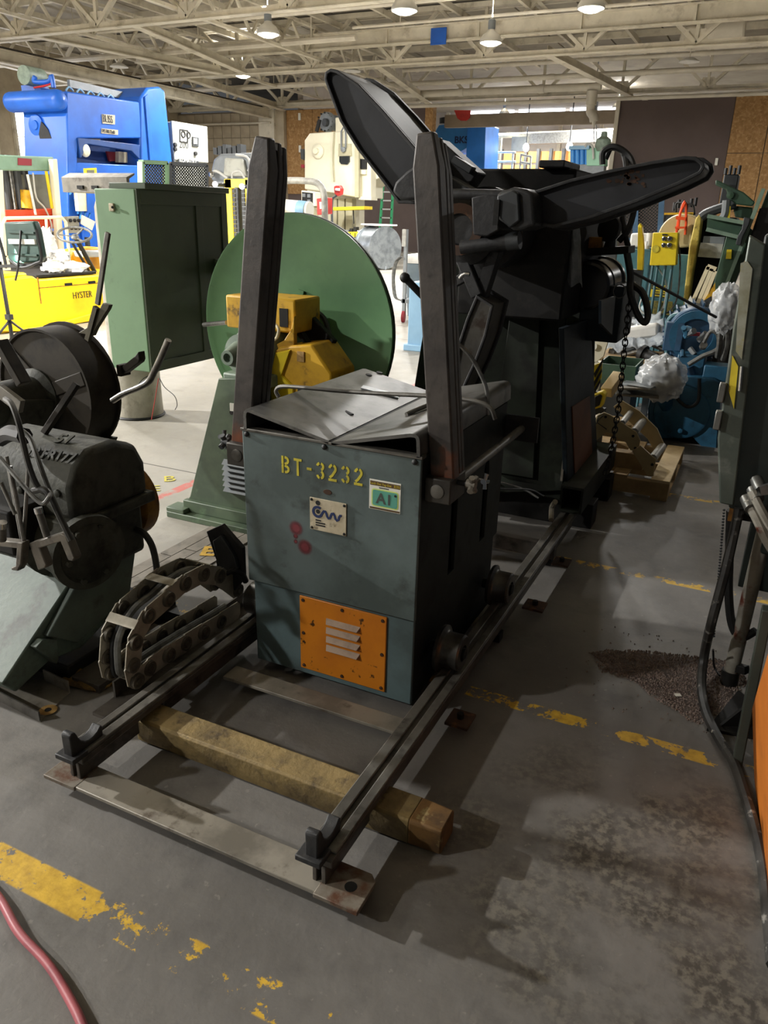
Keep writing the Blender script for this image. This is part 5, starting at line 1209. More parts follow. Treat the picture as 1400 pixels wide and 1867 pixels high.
for k in range(9):
    p = V((-0.423,6.28,0.687))+V((random.uniform(-.14, .16), random.uniform(-.04, .04), random.uniform(-.1, .16)))
    MB().cyl(p, p+V((random.uniform(-.05, .05), random.uniform(-.06, -.02), random.uniform(-.05, .06))), random.uniform(.018, .034), 8).build('valve_fitting', random.choice(('unit_blue', 'grey_mid', 'bare_steel', 'unit_blue')), pu)
MB().box(*(lambda p: (p[0]-.02, p[0]+.05, 6.2, 6.23, p[2], p[2]+.025))((-0.436,6.2,0.81))).build('relief_valve', 'red_dark', pu)
MB().tube([(-0.428,6.2,0.595), (-0.343,6.2,0.665), (-0.24,6.2,0.735), (-0.209,6.2,0.877)], .018, 8, 5).build('hose', 'hose_grey', pu)
MB().tube([(-0.348,6.2,0.766), (-0.316,6.2,0.848), (-0.264,6.2,0.833), (-0.246,6.25,0.748)], .014, 8, 5).build('hose', 'hose_grey', pu)
MB().tube([(-0.331,6.12,0.515), (-0.311,6.1,0.356), (-0.371,6.1,0.298), (-0.454,6.1,0.346), (-0.482,6.12,0.415)], .013, 8, 5).build('hose', 'rubber', pu)
MB().cyl((-0.44,6.25,0.565), (-0.404,6.25,0.485), .05, 14).build('filter_can', 'motor_blue', pu)
MB().box(*(lambda p: (p[0]-.09, p[0]+.08, 6.2, 6.4, p[2]-.13, p[2]+.05))((-0.228,6.2,0.554))).build('side_reservoir', 'unit_blue', pu, .008)
# plastic wrapped parts
def bag(name, lab, c, r, seed, inner='grey_mid', cat='wrapped part'):
    t = thing(name, lab, cat, (c[0], c[1], c[2]-r[2]))
    MB().ball(c, [k*.8 for k in r], 20, 14, .1, 2., seed).build('part_inside', inner, t)
    MB().ball(c, r, 48, 34, .2, 3.2, seed).build('plastic_film', 'plastic_film', t)
    return t
bag('wrapped_motor', 'motor wrapped in cloudy plastic in front of the blue pump unit', (-0.576,5.95,0.517), (.17, .12, .17), 3., 'grey_dark')
MB().cyl((-0.566,6,0.407), (-0.533,6.16,0.274), .05, 10).build('bracket_arm', 'unit_blue', pu)
bag('wrapped_valve', 'upright valve wrapped in white plastic beside the dark enclosure', (-0.237,6,1.041), (.1, .09, .17), 8., 'grey_mid')
MB().tube([(-0.244,6.05,0.899), (-0.236,6.1,0.789), (-0.238,6.2,0.675)], .02, 8, 3).build('riser_pipe', 'hose_grey', pu)
MB().tube([(-0.201,6.05,0.902), (-0.185,6.1,0.793), (-0.197,6.2,0.659)], .02, 8, 3).build('riser_pipe', 'hose_grey', pu)
# clear plastic bundle on a bench, with shafts and trays
bn = thing('scrap_bench', 'low grey steel bench piled with parts behind the pallet', 'bench', (-1.1, 7.0, 0))
MB().box(-1.75, -.7, 6.5, 7.1, .5, .54).build('bench_top', 'pallet_wood', bn, .004)
for x in (-1.72, -.76):
    for y in (6.52, 7.04): MB().box(x, x+.05, y, y+.05, 0, .5).build('leg', 'grey_mid', bn)
bd = MB(); n1, n2 = 26, 14
A, B, Cc, D = V((-1.219,7.05,0.745)), V((-0.795,7.05,0.861)), V((-0.656,6.7,0.66)), V((-1.152,6.7,0.56))
pts = []
for j in range(n2+1):
    for i in range(n1+1):
        u, t_ = i/n1, j/n2; p = A.lerp(B, u).lerp(D.lerp(Cc, u), t_); k = math.sin(PI*t_)*.07
        pts.append(p+V((0, 0, k))+V((.02*mnoise.noise(p*14), .03*mnoise.noise(p*17+V((3, 0, 0))), .045*mnoise.noise(p*20+V((0, 5, 0))))))
bd.add(pts, [(j*(n1+1)+i, j*(n1+1)+i+1, (j+1)*(n1+1)+i+1, (j+1)*(n1+1)+i) for j in range(n2) for i in range(n1)])
pb = thing('plastic_bundle', 'shiny bundle wrapped in clear plastic film beyond the hanging chain', 'bundle', (-1.1, 7.1, .54))
o_ = bd.build('film', 'plastic_clear', pb); sd = o_.modifiers.new('thick', 'SOLIDIFY'); sd.thickness = .004
MB().bar((-1.144,6.88,0.667), (-0.736,6.88,0.757), .25, .12).build('contents', 'white_paint', pb, .03)
for i, (a, b_, r, m_, lab) in enumerate((((-1.115,6.75,0.557), (-0.931,6.75,0.537), .022, 'bare_steel', 'steel shaft on the bench below the plastic bundle'), ((-1.098,6.7,0.496), (-0.863,6.7,0.587), .02, 'steel_rod', 'bright round shaft lying across the bench'), ((-0.855,6.65,0.586), (-0.713,6.6,0.549), .05, 'rubber', 'black flanged sleeve on the bench'), ((-0.952,6.8,0.634), (-0.902,6.8,0.533), .055, 'grey_mid', 'grey pulley on the bench'), ((-1.083,6.8,0.59), (-0.98,6.85,0.611), .02, 'grey_dark', 'dark short pin on the bench'), ((-0.843,6.8,0.657), (-0.653,6.75,0.6), .018, 'bare_steel', 'thin steel rod right of the black sleeve'))):
    t = thing('machine_shaft', lab, 'shaft', a)
    MB().cyl(a, b_, r, 14).build('body', m_, t)
    d = (V(b_)-V(a)).normalized(); MB().cyl(V(a)+d*.02, V(a)+d*.05, r*1.45, 14).build('collar', m_, t)
tr = thing('parts_tray', 'dark green steel parts tray on the floor stack beyond the chain', 'tray', (-1.15, 6.0, 0))
q0 = V((-0.922,6,0.513))
MB().box(q0.x-.13, q0.x+.15, 5.95, 6.35, q0.z-.08, q0.z-.07).build('tray_bottom', 'machine_green', tr)
for a in ((q0.x-.13, q0.x+.15, 5.95, 5.96), (q0.x-.13, q0.x+.15, 6.34, 6.35), (q0.x-.13, q0.x-.12, 5.96, 6.34), (q0.x+.14, q0.x+.15, 5.96, 6.34)):
    MB().box(*a, q0.z-.07, q0.z+.07).build('tray_side', 'machine_green', tr)
MB().box(q0.x-.12, q0.x+.14, 5.97, 6.33, 0, q0.z-.08).build('tray_stand', 'grey_dark', tr)
st_ = thing('steel_plate_stack', 'stack of loose grey steel plates beyond the chain', 'steel plates', (-.9, 5.9, 0))
for k, (p, sx, sy, rz) in enumerate((((-0.737,5.9,0.405), .3, .3, .2), ((-0.769,5.85,0.46), .28, .24, .5), ((-0.715,5.9,0.47), .24, .26, -.2))):
    MB().obox(p, (sx, sy, .014), rz).build('plate', ('bare_steel', 'plate_steel', 'grey_mid')[k], st_, .001)
MB().box(-.9, -.68, 5.7, 5.93, 0, .2).build('plate_block', 'pallet_wood', st_)
wbm = thing('white_bracket', 'white folded bracket leaning behind the uncoiler pedestal', 'bracket', (-1.466,8.401,0))
PY([(-1.076,0.829),(-1.004,0.812),(-0.932,0.841),(-0.958,0.692),(-1.034,0.615),(-1.078,0.72)], 5.6, 5.63).build('plate', 'cream', wbm, .003)
MB().lathe((-1.034,5.59,0.757), (0, -1, 0), [(.025, 0), (.025, .003), (0, .003)], 14).build('bolt_hole', 'paper', wbm)
MB().box(*(lambda p: (p[0]-.05, p[0]+.04, 5.6, 5.68, 0, p[2]))((-1.011,5.6,0.648))).build('foot', 'cream', wbm)
yb = thing('hazard_bracket', 'yellow and black striped bracket behind the uncoiler pedestal', 'bracket', (-1.121,6.661,0))
PY([(-0.96,0.685),(-0.893,0.721),(-0.886,0.612),(-0.922,0.489),(-0.944,0.494)], 5.2, 5.22).build('plate', 'yellow_clean', yb, .002)
for k in range(3): PY([(x+.0, z) for x, z in [(-0.937,0.571),(-0.889,0.679),(-0.886,0.658),(-0.926,0.543)]], 5.19-.002*k, 5.2).xf(Matrix.Translation((0, 0, .07*(1-k)))).build('stripe', 'rubber', yb)
MB().box(*(lambda p: (p[0]-.03, p[0]+.02, 5.21, 5.25, .131, p[2]))((-0.918,5.2,0.516))).build('foot', 'grey_dark', yb)
yl = thing('flood_lamp', 'small yellow framed floodlight standing behind the uncoiler pedestal', 'floodlight', (-1.004,6.111,0))
PY([(-0.921,0.506),(-0.863,0.535),(-0.839,0.516),(-0.85,0.433),(-0.908,0.403)], 5.15, 5.24).build('frame', 'yellow_clean', yl, .008)
PY([(-0.904,0.498),(-0.871,0.517),(-0.855,0.508),(-0.865,0.443),(-0.895,0.424)], 5.14, 5.16).build('lens', 'rubber', yl, .004)
MB().bar((-0.858,5.3,0.5), (-0.82,5.5,0.587), .08, .07).build('handle_arm', 'pallet_pale', yl, .006)
MB().box(*(lambda p: (p[0]-.04, p[0]+.04, 5.17, 5.23, .131, p[2]))((-0.873,5.15,0.415))).build('stand', 'grey_dark', yl)
# control box on the teal drum
cb = thing('control_station', 'yellow push button box on posts above the teal drum with CAUTION sign', 'control box', (-.85, 7.25, 0))
bq = [(-0.955,1.507),(-0.748,1.513),(-0.729,1.251),(-0.943,1.241)]
bx = PY(bq, 7.2, 7.32).build('button_box', 'yellow_clean', cb, .008)
for px_ in ((-0.854,7.195,1.462), (-0.81,7.195,1.464), (-0.85,7.195,1.41), (-0.806,7.195,1.412)):
    k_ = MB().lathe(px_, (0, -1, 0), [(.02, 0), (.02, .01), (.012, .012), (.012, .03), (0, .03)], 12).build('push_button', 'chrome', bx)
    MB().lathe(V(px_)+V((0, -.03, 0)), (0, -1, 0), [(.009, 0), (.009, .004), (0, .004)], 10).build('button_cap', 'rubber', k_)
MB().lathe((-0.913,7.195,1.377), (0, -1, 0), [(.03, 0), (.03, .002), (0, .002)], 20).build('round_emblem', 'stencil_yellow', bx)
MB().box(*(lambda p: (p[0]-.02, p[0]+.02, 7.193, 7.2, p[2]-.006, p[2]+.006))((-0.855,7.2,1.493))).build('name_tag', 'rubber', bx)
for p in ((-0.922,7.25,1.24), (-0.882,7.25,1.242), (-0.819,7.25,1.245), (-0.765,7.25,1.247)): MB().cyl((p[0], 7.26, .0), (p[0], 7.26, p[2]), .012, 8).build('post', 'teal', cb)
dm = thing('teal_drum', 'teal ribbed drum carrying a yellow CAUTION sign under the control box', 'drum', (-.8, 7.55, 0))
p = V((-0.798,7.5,0.876))
MB().lathe((p.x, 7.7, 0), (0, 0, 1), [(.3, 0), (.3, .72), (.28, .8), (.2, .88), (0, .9)], 32).build('drum_body', 'teal', dm)
MB().torus((p.x, 7.7, .72), (0, 0, 1), .3, .015, 32, 6).build('rib', 'teal', dm)
MB().box(p.x-.2, p.x+.15, 7.75, 7.88, .0, 1.32).build('back_column', 'teal', dm, .01)
sg = PY([(-0.929,1.077),(-0.765,1.068),(-0.758,0.961),(-0.923,0.969)], 7.37, 7.385).build('caution_sign', 'sign_yellow', dm)
o1 = (-0.928,7.366,1.072)
PY([(-0.923,1.073),(-0.764,1.063),(-0.764,1.031),(-0.922,1.035)], 7.366, 7.37).build('sign_header', 'ink', sg)
text('CAUTION', .036, 'sign_yellow', 'sign_text', sg, (-0.913,7.364,1.041), (1, 0, -.03), (0, 0, 1), .001)
text('KEEP CLEAR', .018, 'ink', 'sign_text', sg, (-0.895,7.366,1.009), (1, 0, -.03), (0, 0, 1), .001)
for a, n_w in (((-0.888,7.366,0.99), 8), ((-0.889,7.366,0.967), 9)):
    b = MB()
    for k in range(n_w): b.box(a[0]+k*.0125, a[0]+k*.0125+.009, 7.364, 7.368, a[2]-k*.0004, a[2]-k*.0004+.012)
    b.build('sign_small_print', 'ink', sg, smooth=False)['kind'] = 'stuff'
PY([(-0.933,0.934),(-0.728,0.938),(-0.71,0.821),(-0.917,0.821)], 7.38, 7.395).build('mesh_panel', 'brass_mesh', dm)
for a in ([(1200,490), (1195,530), (1185,562), (1200,570), (1215,540), (1218,500)], [(1215,490), (1216,530), (1205,565), (1195,574)], [(1230,490), (1232,530), (1225,560), (1205,572)]): pass
MB().tube([(-0.881,7.3,1.222), (-0.799,7.3,1.102), (-0.784,7.3,0.941), (-0.814,7.3,0.836)], .008, 6, 5).build('cable', 'cable_white', dm)
MB().tube([(-0.768,7.3,1.227), (-0.752,7.3,1.036), (-0.786,7.3,0.894), (-0.823,7.3,0.835)], .008, 6, 5).build('cable', 'cable_white', dm)
MB().tube([(-0.752,7.3,1.442), (-0.707,7.3,1.266), (-0.687,7.3,0.994), (-0.727,7.3,0.87), (-0.804,7.3,0.827)], .008, 6, 5).build('cable', 'hose_grey', dm)
MB().tube([(-0.975,7.3,0.976), (-0.99,7.3,0.88), (-0.939,7.3,0.827), (-0.845,7.3,0.824)], .008, 6, 5).build('cable', 'cable_white', dm)
# yellow posts, disc and tan cover
def post(lab, poly, y, m='yellow_clean', nm='guard_post', cat='post'):
    t = thing(nm, lab, cat, (poly[0][0], y, 0)); PY(poly, y, y+.08).build('column', m, t, .004)
    zb = min(p[1] for p in poly); xa = min(p[0] for p in poly); xb = max(p[0] for p in poly)
    MB().box(xa, xb, y, y+.08, 0, zb+.01).build('foot', m if m != 'yellow_clean' else 'grey_dark', t); return t
post('yellow tapered guard post left of the push button box', [(-1.07,1.18),(-1.114,1.555),(-1.103,1.578),(-1.081,1.556),(-1.043,1.385),(-1.023,1.182)], 7.4)
post('yellow lever arm behind the round black gauge', [(-1.452,1.419),(-1.457,1.617),(-1.422,1.636),(-1.405,1.421)], 7.2)
post('slim yellow post behind the pressure gauge', [(-1.38,1.462),(-1.338,1.595),(-1.307,1.586),(-1.329,1.454)], 7.6)
yd = thing('leaning_disc', 'worn yellow disc plate seen edge-on leaning right of the push button box', 'disc plate', (-0.787,10.973,0))
PY([(-0.647,1.671),(-0.626,1.631),(-0.618,1.44),(-0.628,1.159),(-0.622,0.943),(-0.603,0.649),(-0.622,0.642),(-0.669,0.94),(-0.693,1.391),(-0.676,1.63)], 7.7, 7.9).build('disc_edge', 'yellow_worn', yd, .01)
MB().box(*(lambda p: (p[0]-.02, p[0]+.03, 7.75, 7.85, 0, p[2]+.02))((-0.614,7.7,0.653))).build('foot', 'grey_dark', yd)
tc_ = thing('tan_guard', 'tan rounded guard cover behind the yellow control box', 'guard', (-.75, 8.3, 0))
MB().lathe((-0.841,8.3,1.461), (0, 1, 0), [(0, 0), (.2, 0), (.21, .02), (.21, .25), (0, .27)], 30).build('cover', 'tan_guard', tc_)
PY([(-0.917,1.499),(-0.746,1.583),(-0.703,1.377),(-0.83,1.362)], 8.25, 8.4).build('front_box', 'tan_guard', tc_, .02)
MB().box(*(lambda p: (p[0]-.15, p[0]+.15, 8.3, 8.5, 0, p[2]))((-0.835,8.3,1.421))).build('stand', 'grey_mid', tc_)
og = thing('orange_strap_set', 'bright orange ratchet straps hooked over the tan guard', 'straps', (-0.832,8.2,1.473))
for a, b_ in (((1238,400),(1248,368)), ((1250,400),(1248,368)), ((1232,425),(1246,372)), ((1249,425),(1251,370))): pass
MB().tube([(-0.864,8.2,1.422), (-0.871,8.2,1.594), (-0.841,8.2,1.778), (-0.801,8.2,1.62), (-0.79,8.2,1.484)], .012, 6, 4).build('strap', 'orange_plastic', og)
MB().tube([(-0.859,8.19,1.521), (-0.862,8.19,1.667), (-0.833,8.19,1.764)], .01, 6, 3).build('strap', 'orange_plastic', og)
PY([(-0.892,1.647),(-0.802,1.639),(-0.803,1.61),(-0.893,1.618)], 8.16, 8.2).build('buckle', 'orange_plastic', og)
PY([(-0.888,1.554),(-0.794,1.557),(-0.796,1.538),(-0.885,1.535)], 8.16, 8.2).build('buckle', 'orange_plastic', og)
# yellow framed machine at back, mesh guard
yf = thing('yellow_frame_machine', 'dark machine with a yellow frame and black fittings before the brown wall', 'machine', (-1.0, 11, 0))
MB().box(*(lambda a, b: (a[0], b[0], 11, 11.6, 0, a[2]))((-1.404,11,1.685), (-0.992,11,1.681))).build('body', 'grey_dark', yf, .01)
for a, b_ in (((-1.4,10.97,1.684), (-0.999,10.97,1.699)), ((-1.38,10.97,1.554), (-0.978,10.97,1.571)), ((-1.393,10.97,1.685), (-1.379,10.97,1.547))):
    MB().bar(a, b_, .02, .025).build('frame_bar', 'yellow_paint', yf)
PY([(-1.149,1.69),(-1.006,1.699),(-0.99,1.596),(-1.133,1.586)], 10.96, 11).build('yellow_plate', 'yellow_clean', yf)
for k in range(6):
    p = V((-1.205,11.1,1.755))+V((k*.05-.05, 0, random.uniform(-.03, .05))); MB().cyl(p, p+V((0, 0, .1)), .02, 8).build('fitting', 'rubber', yf)
MB().tube([(-1.212,11,1.702), (-1.228,11,1.805), (-1.178,11,1.819), (-1.031,11,1.802), (-0.985,11,1.681)], .014, 6, 3).build('hose', 'rubber', yf)
def mesh_panel(poly3, nu, nv, m, name, parent, r=.006):
    A, B, C, D = [V(p) for p in poly3]; b = MB()
    def q(u, v): return A.lerp(B, u).lerp(D.lerp(C, u), v)
    for i in range(nu):
        for j in range(nv):
            u0, u1, v0, v1 = i/nu, (i+1)/nu, j/nv, (j+1)/nv
            b.bar(q(u0, v0), q(u1, v1), r*2, r); b.bar(q(u1, v0), q(u0, v1), r*2, r)
    o = b.build(name, m, parent, smooth=False); o['kind'] = 'stuff'; return o
mg = thing('mesh_guard', 'black expanded mesh guard with blue post behind the right mandrel arm', 'guard', (-1.4, 10, 0))
mesh_panel(((-1.954,10,1.894), (-1.318,10,2), (-1.265,10,1.437), (-1.885,10,1.354)), 16, 16, 'mesh_black', 'mesh', mg, .008)
MB().bar(V((-1.294,10,2.001)), V((-1.236,10,1.407)), .06, .05).build('post', 'blue_steel', mg)
MB().bar(V((-1.572,9.98,1.91)), V((-1.509,9.98,1.367)), .06, .05).build('post', 'blue_steel', mg)
MB().box(*(lambda p: (p[0]-.05, p[0]+.05, 9.98, 10.04, 0, p[2]))((-1.237,10,1.413))).build('leg', 'blue_steel', mg)
MB().box(*(lambda p: (p[0]-.05, p[0]+.05, 9.98, 10.04, 0, p[2]))((-1.568,10,1.402))).build('leg', 'blue_steel', mg)
tb_ = thing('teal_table', 'low teal machine bed with white parts behind the yellow post', 'machine bed', (-1.5, 8.6, 0))
MB().box(*(lambda a, b: (a[0], b[0], 8.5, 9.2, 0, a[2]))((-1.484,8.5,1.331), (-1.104,8.5,1.33))).build('bed', 'teal', tb_, .02)
MB().box(*(lambda a, b: (a[0], b[0], 8.6, 8.9, b[2], a[2]))((-1.355,8.6,1.477), (-1.183,8.6,1.34))).build('white_block', 'white_paint', tb_, .02)
for p in ((-1.166,8.6,1.483), (-1.182,8.6,1.404)): MB().cyl(p, V(p)-V((0, 0, .12)), .03, 10).build('peg', 'white_paint', tb_)
wy = thing('yellow_triangle_plate', 'bright yellow plate on white board behind the gauge', 'plate', (-11.944,65.62,0))
PY([(-1.808,1.555),(-1.644,1.559),(-1.626,1.374),(-1.791,1.368)], 9.4, 9.42).build('board', 'white_paint', wy)
PY([(-1.788,1.427),(-1.714,1.517),(-1.656,1.443),(-1.72,1.371)], 9.37, 9.39).build('plate', 'yellow_clean', wy)
MB().box(*(lambda p: (p[0]-.1, p[0]+.1, 9.4, 9.44, 0, p[2]))((-1.712,9.4,1.383))).build('stand', 'grey_dark', wy)
# dark green feeder with leaning channel beam
dg = thing('green_feeder', 'dark green feeder machine with a leaning channel beam by the fibre board', 'feeder', (-.2, 7.8, 0))
PY([(-0.386,1.592),(-0.294,1.612),(-0.196,1.544),(-0.139,1.872),(-0.036,1.873),(0.026,1.551),(-0.176,1.501),(-0.3,0.892),(-0.387,0.703),(-0.432,1.081)], 7.6, 7.75).build('leaning_column', 'machine_green', dg, .006)
MB().bar((-0.171,7.55,1.87), (-0.328,7.55,1.067), .03, .06, (0, 1, 0)).build('column_edge', 'green_light', dg)
PY([(-0.173,1.718),(-0.011,1.742),(0.051,1.422),(-0.215,1.412)], 7.56, 7.6).build('dark_recess', 'dark_grease', dg)
MB().bar((-0.565,7.5,1.649), (-0.272,7.5,1.603), .08, .03).build('channel_flange', 'green_light', dg)
MB().bar((-0.556,7.5,1.543), (-0.299,7.5,1.49), .08, .03).build('channel_flange', 'green_light', dg)
PY([(-0.567,1.644),(-0.277,1.599),(-0.301,1.493),(-0.56,1.547)], 7.54, 7.56).build('channel_web', 'machine_green', dg)
PY([(-0.279,1.646),(-0.227,1.639),(-0.228,1.596),(-0.26,1.491),(-0.264,1.421),(-0.304,1.428),(-0.302,1.49),(-0.279,1.551)], 7.46, 7.56).build('end_bracket', 'grey_dark', dg, .006)
PY([(-0.557,1.937),(-0.535,1.933),(-0.319,1.842),(-0.218,1.767),(-0.236,1.733),(-0.366,1.748),(-0.424,1.789),(-0.462,1.861),(-0.555,1.899)], 7.6, 7.7).build('rocker_arm', 'machine_green', dg, .01)
MB().lathe((-0.421,7.6,1.818), (0, -1, 0), [(.03, 0), (.03, .02), (0, .025)], 12).build('pivot_pin', 'machine_green', dg)
MB().box(*(lambda a, b: (a[0], b[0], 7.75, 8.0, b[2], a[2]))((-0.507,7.75,1.988), (-0.387,7.75,1.752))).build('head_block', 'grey_dark', dg, .01)
for k in range(4):
    p = V((-0.498,7.75,1.988))+V((k*.035, 0, 0)); MB().cyl(p, p+V((0, 0, .05+.02*(k % 2))), .014, 8).build('head_bolt', 'grey_dark', dg)
PY([(-0.395,1.738),(-0.233,1.728),(-0.224,1.631),(-0.357,1.646)], 7.7, 7.8).build('gear_cover', 'machine_green', dg, .008)
MB().tube([(-0.441,7.6,1.779), (-0.435,7.6,1.67), (-0.467,7.6,1.603)], .035, 8, 4).build('crank_link', 'grey_mid', dg)
MB().tube([(-0.367,7.7,1.752), (-0.467,7.7,1.723), (-0.584,7.7,1.677), (-0.632,7.7,1.64)], .04, 8, 4).build('duct', 'grey_dark', dg)
MB().box(*(lambda a, b: (a[0], b[0], 7.9, 8.4, 0, a[2]))((-0.664,7.9,1.645), (-0.345,7.9,1.652))).build('machine_frame', 'dark_grease', dg, .02)
MB().bar((-0.589,7.8,1.439), (-0.414,7.8,1.436), .1, .09).build('cross_roll', 'grey_mid', dg)
MB().bar((-0.606,7.75,1.369), (-0.417,7.75,1.363), .05, .12).build('feed_plate', 'roller_grey', dg)
PY([(-0.371,1.383),(-0.332,1.385),(-0.323,1.309),(-0.366,1.307)], 7.57, 7.6).build('label', 'yellow_clean', dg)
PY([(-0.423,1.731),(-0.401,1.731),(-0.393,1.636),(-0.415,1.635)], 7.58, 7.6).build('label', 'yellow_clean', dg)
MB().box(*(lambda p: (p[0]-.06, p[0]+.5, 7.62, 8.0, 0, p[2]+.05))((-0.369,7.6,0.704))).build('base', 'dark_grease', dg, .01)
# leaning tan rack with yellow panel
lr = thing('leaning_rack', 'tan slatted rack leaning against the green feeder', 'rack', (-0.741,11.003,0))
for k, (a, b_) in enumerate((((-0.546,7,0.938), (-0.459,7,1.264)), ((-0.502,7,0.932), (-0.428,7,1.249)), ((-0.467,7,0.926), (-0.4,7,1.233)))):
    MB().bar(a, b_, .03, .03).build('slat', 'skin_beige', lr)
MB().bar((-0.468,7,1.264), (-0.398,7,1.242), .03, .04).build('top_rail', 'skin_beige', lr)
PY([(-0.553,1.034),(-0.529,0.996),(-0.532,0.877),(-0.602,0.885)], 6.94, 6.97).build('white_board', 'paper', lr)
pyl = PY([(-0.481,0.918),(-0.384,1.146),(-0.35,0.918),(-0.448,0.876)], 6.97, 6.99).build('yellow_panel', 'yellow_paint', lr)
PY([(-0.465,0.986),(-0.398,1.038),(-0.381,0.987),(-0.441,0.944)], 6.96, 6.97).build('label_window', 'grey_dark', pyl)
MB().box(*(lambda p: (p[0]-.12, p[0]+.2, 6.95, 7.05, 0, p[2]))((-0.509,7,0.896))).build('foot', 'grey_dark', lr)
MB().cyl((-0.649,4.28,1.355), (-0.258,5.4,1.039), .009, 8).build('pull_rod', 'rubber', un)

# ================================================================ LEFT AND FAR BACKGROUND
def PX(poly, x0, x1): return MB().px(poly, x0, x1)
# concrete post carrying a steel trough
cp = thing('concrete_bollard', 'round stained concrete bollard behind the green cabinet', 'bollard', (-4.5, 4.68, 0))
MB().lathe((-4.5, 4.7, 0), (0, 0, 1), [(.2, 0), (.195, .1), (.18, 1.6), (.15, 1.69), (0, 1.7)], 32).build('column', 'concrete', cp)
MB().torus((-4.5, 4.7, .01), (0, 0, 1), .2, .012, 32, 6).build('base_ring', 'rubber', cp)
tr_ = thing('steel_trough', 'bare steel trough lying on top of the concrete bollard behind the green cabinet', 'trough', (-4.7, 4.95, 1.7))
q = [(4.75, 1.70), (5.15, 1.70), (5.15, 1.715), (4.78, 1.715), (4.78, 1.80), (4.84, 1.83), (4.84, 1.845), (4.75, 1.81)]
PX(q, -5.12, -4.45).build('channel', 'plate_steel', tr_, .004)
for x in (-4.95, -4.8, -4.62): MB().box(x, x+.06, 4.735, 4.75, 1.725, 1.75).build('slot', 'dark_grease', tr_)

# ---- yellow forklift
fk = thing('forklift', 'yellow forklift truck lettered HYSTER behind the gear drive', 'forklift', (-9.6, 7.6, 0))
XF = -9.0
PX([(5.944,0.694),(7.133,0.672),(7.659,0.704),(7.741,0.65),(9.063,0.651),(9.532,0.676),(9.458,0.131),(8.976,0.051),(8.261,-0.027),(7.448,0.018),(5.787,-0.048)], -10.2, XF).build('body', 'fork_yellow', fk, .02)
PX([(6.666,0.083),(7.509,0.044),(7.886,0.048),(8.952,0.163),(9.425,0.204),(9.399,0.013),(8.762,0.019),(7.499,-0.014)], XF, XF+.06).build('step_skirt', 'fork_yellow', fk, .012)
MB().box(XF-.002, XF+.008, 7.72, 7.74, .33, .68).build('panel_seam', 'amber', fk)
MB().box(XF-.002, XF+.008, 7.72, 9.3, .535, .545).build('panel_seam', 'amber', fk)
for y in (8.18, 8.62): MB().box(XF, XF+.012, y, y+.13, .54, .575).build('finger_slot', 'dark_grease', fk)
text('HYSTER', .135, 'ink', 'body_lettering', fk, (-8.99,8.291,0.351), (0, 1, 0), (0, 0, 1), .004, fat=-.002, sx=.78)
MB().box(-10.1, -9.15, 6.7, 7.7, .68, .74).build('engine_hood', 'fork_yellow', fk, .03)
MB().box(-10.1, -9.1, 7.8, 8.9, .66, .7).build('deck_plate', 'dark_grease', fk, .01)
MB().cyl((-9.45,9.229,0.619), (-9.45,8.883,1.202), .035, 10).build('steering_column', 'rubber', fk)
MB().cyl((-9.4,9.081,0.63), (-9.4,8.769,1.113), .02, 8).build('column_tube', 'rubber', fk)
sw_ = V((-9.45,8.894,1.202))
MB().torus(sw_, (.28, -.3, .9), .24, .018, 32, 8).build('steering_wheel', 'hose_grey', fk)
for a in (0, 120, 240):
    d, s_, u_ = basis((.28, -.3, .9)); e = s_*math.cos(math.radians(a))+u_*math.sin(math.radians(a))
    MB().bar(sw_-d*.03, sw_+e*.235, .03, .015).build('wheel_spoke', 'hose_grey', fk)
MB().lathe(sw_-V((0, 0, .05)), (.28, -.3, .9), [(.05, 0), (.06, .02), (.04, .05), (0, .05)], 14).build('wheel_hub', 'hose_grey', fk)
MB().tube([(-9.5,8.806,1.016), (-9.5,8.792,0.798), (-9.5,8.808,0.639), (-9.5,8.793,0.939)], .012, 6, 3).build('shift_lever', 'cable_white', fk)
PX([(9.175,0.846),(9.282,0.965),(9.733,0.995),(10.212,0.94),(10.156,0.547),(9.383,0.604),(9.287,0.718)], -10.15, -9.9).build('far_fender', 'fork_orange', fk, .03)
MB().box(*(lambda a, b: (-10.0, -9.7, a[1], b[1], a[2]-.05, a[2]+.05))((-9.9,9.261,0.9), (-9.9,9.896,0.889))).build('valve_cover', 'alu', fk, .02)
for i, (p, r, sd) in enumerate((((-9.3,8.297,0.775), (.2, .13, .07), 1.), ((-9.3,8.669,0.75), (.2, .16, .08), 4.), ((-9.6,8.711,0.891), (.13, .1, .1), 7.), ((-9.7,8.527,1.069), (.12, .2, .2), 9.))):
    tag(MB().ball(p, r, 18, 12, .5, 3.5, sd).build('shop_rag', 'cloth_white'), ('crumpled white rag at the left end of the forklift deck', 'crumpled white rag below the steering wheel', 'pinkish white rag pile behind the steering wheel', 'white cloth draped over the forklift seat')[i], 'rag')
MB().tube([(-9.3,8.182,0.847), (-9.3,8.332,0.864), (-9.3,8.472,0.744), (-9.3,8.417,0.655), (-9.3,8.281,0.677)], .015, 8, 5).build('loose_hose', 'skin_beige', fk)
for y in (6.9, 9.0):
    MB().lathe((-9.6, y, .16), (1, 0, 0), [(.06, 0), (.16, .0), (.16, .3), (.06, .3)], 20).build('wheel', 'rubber', fk)
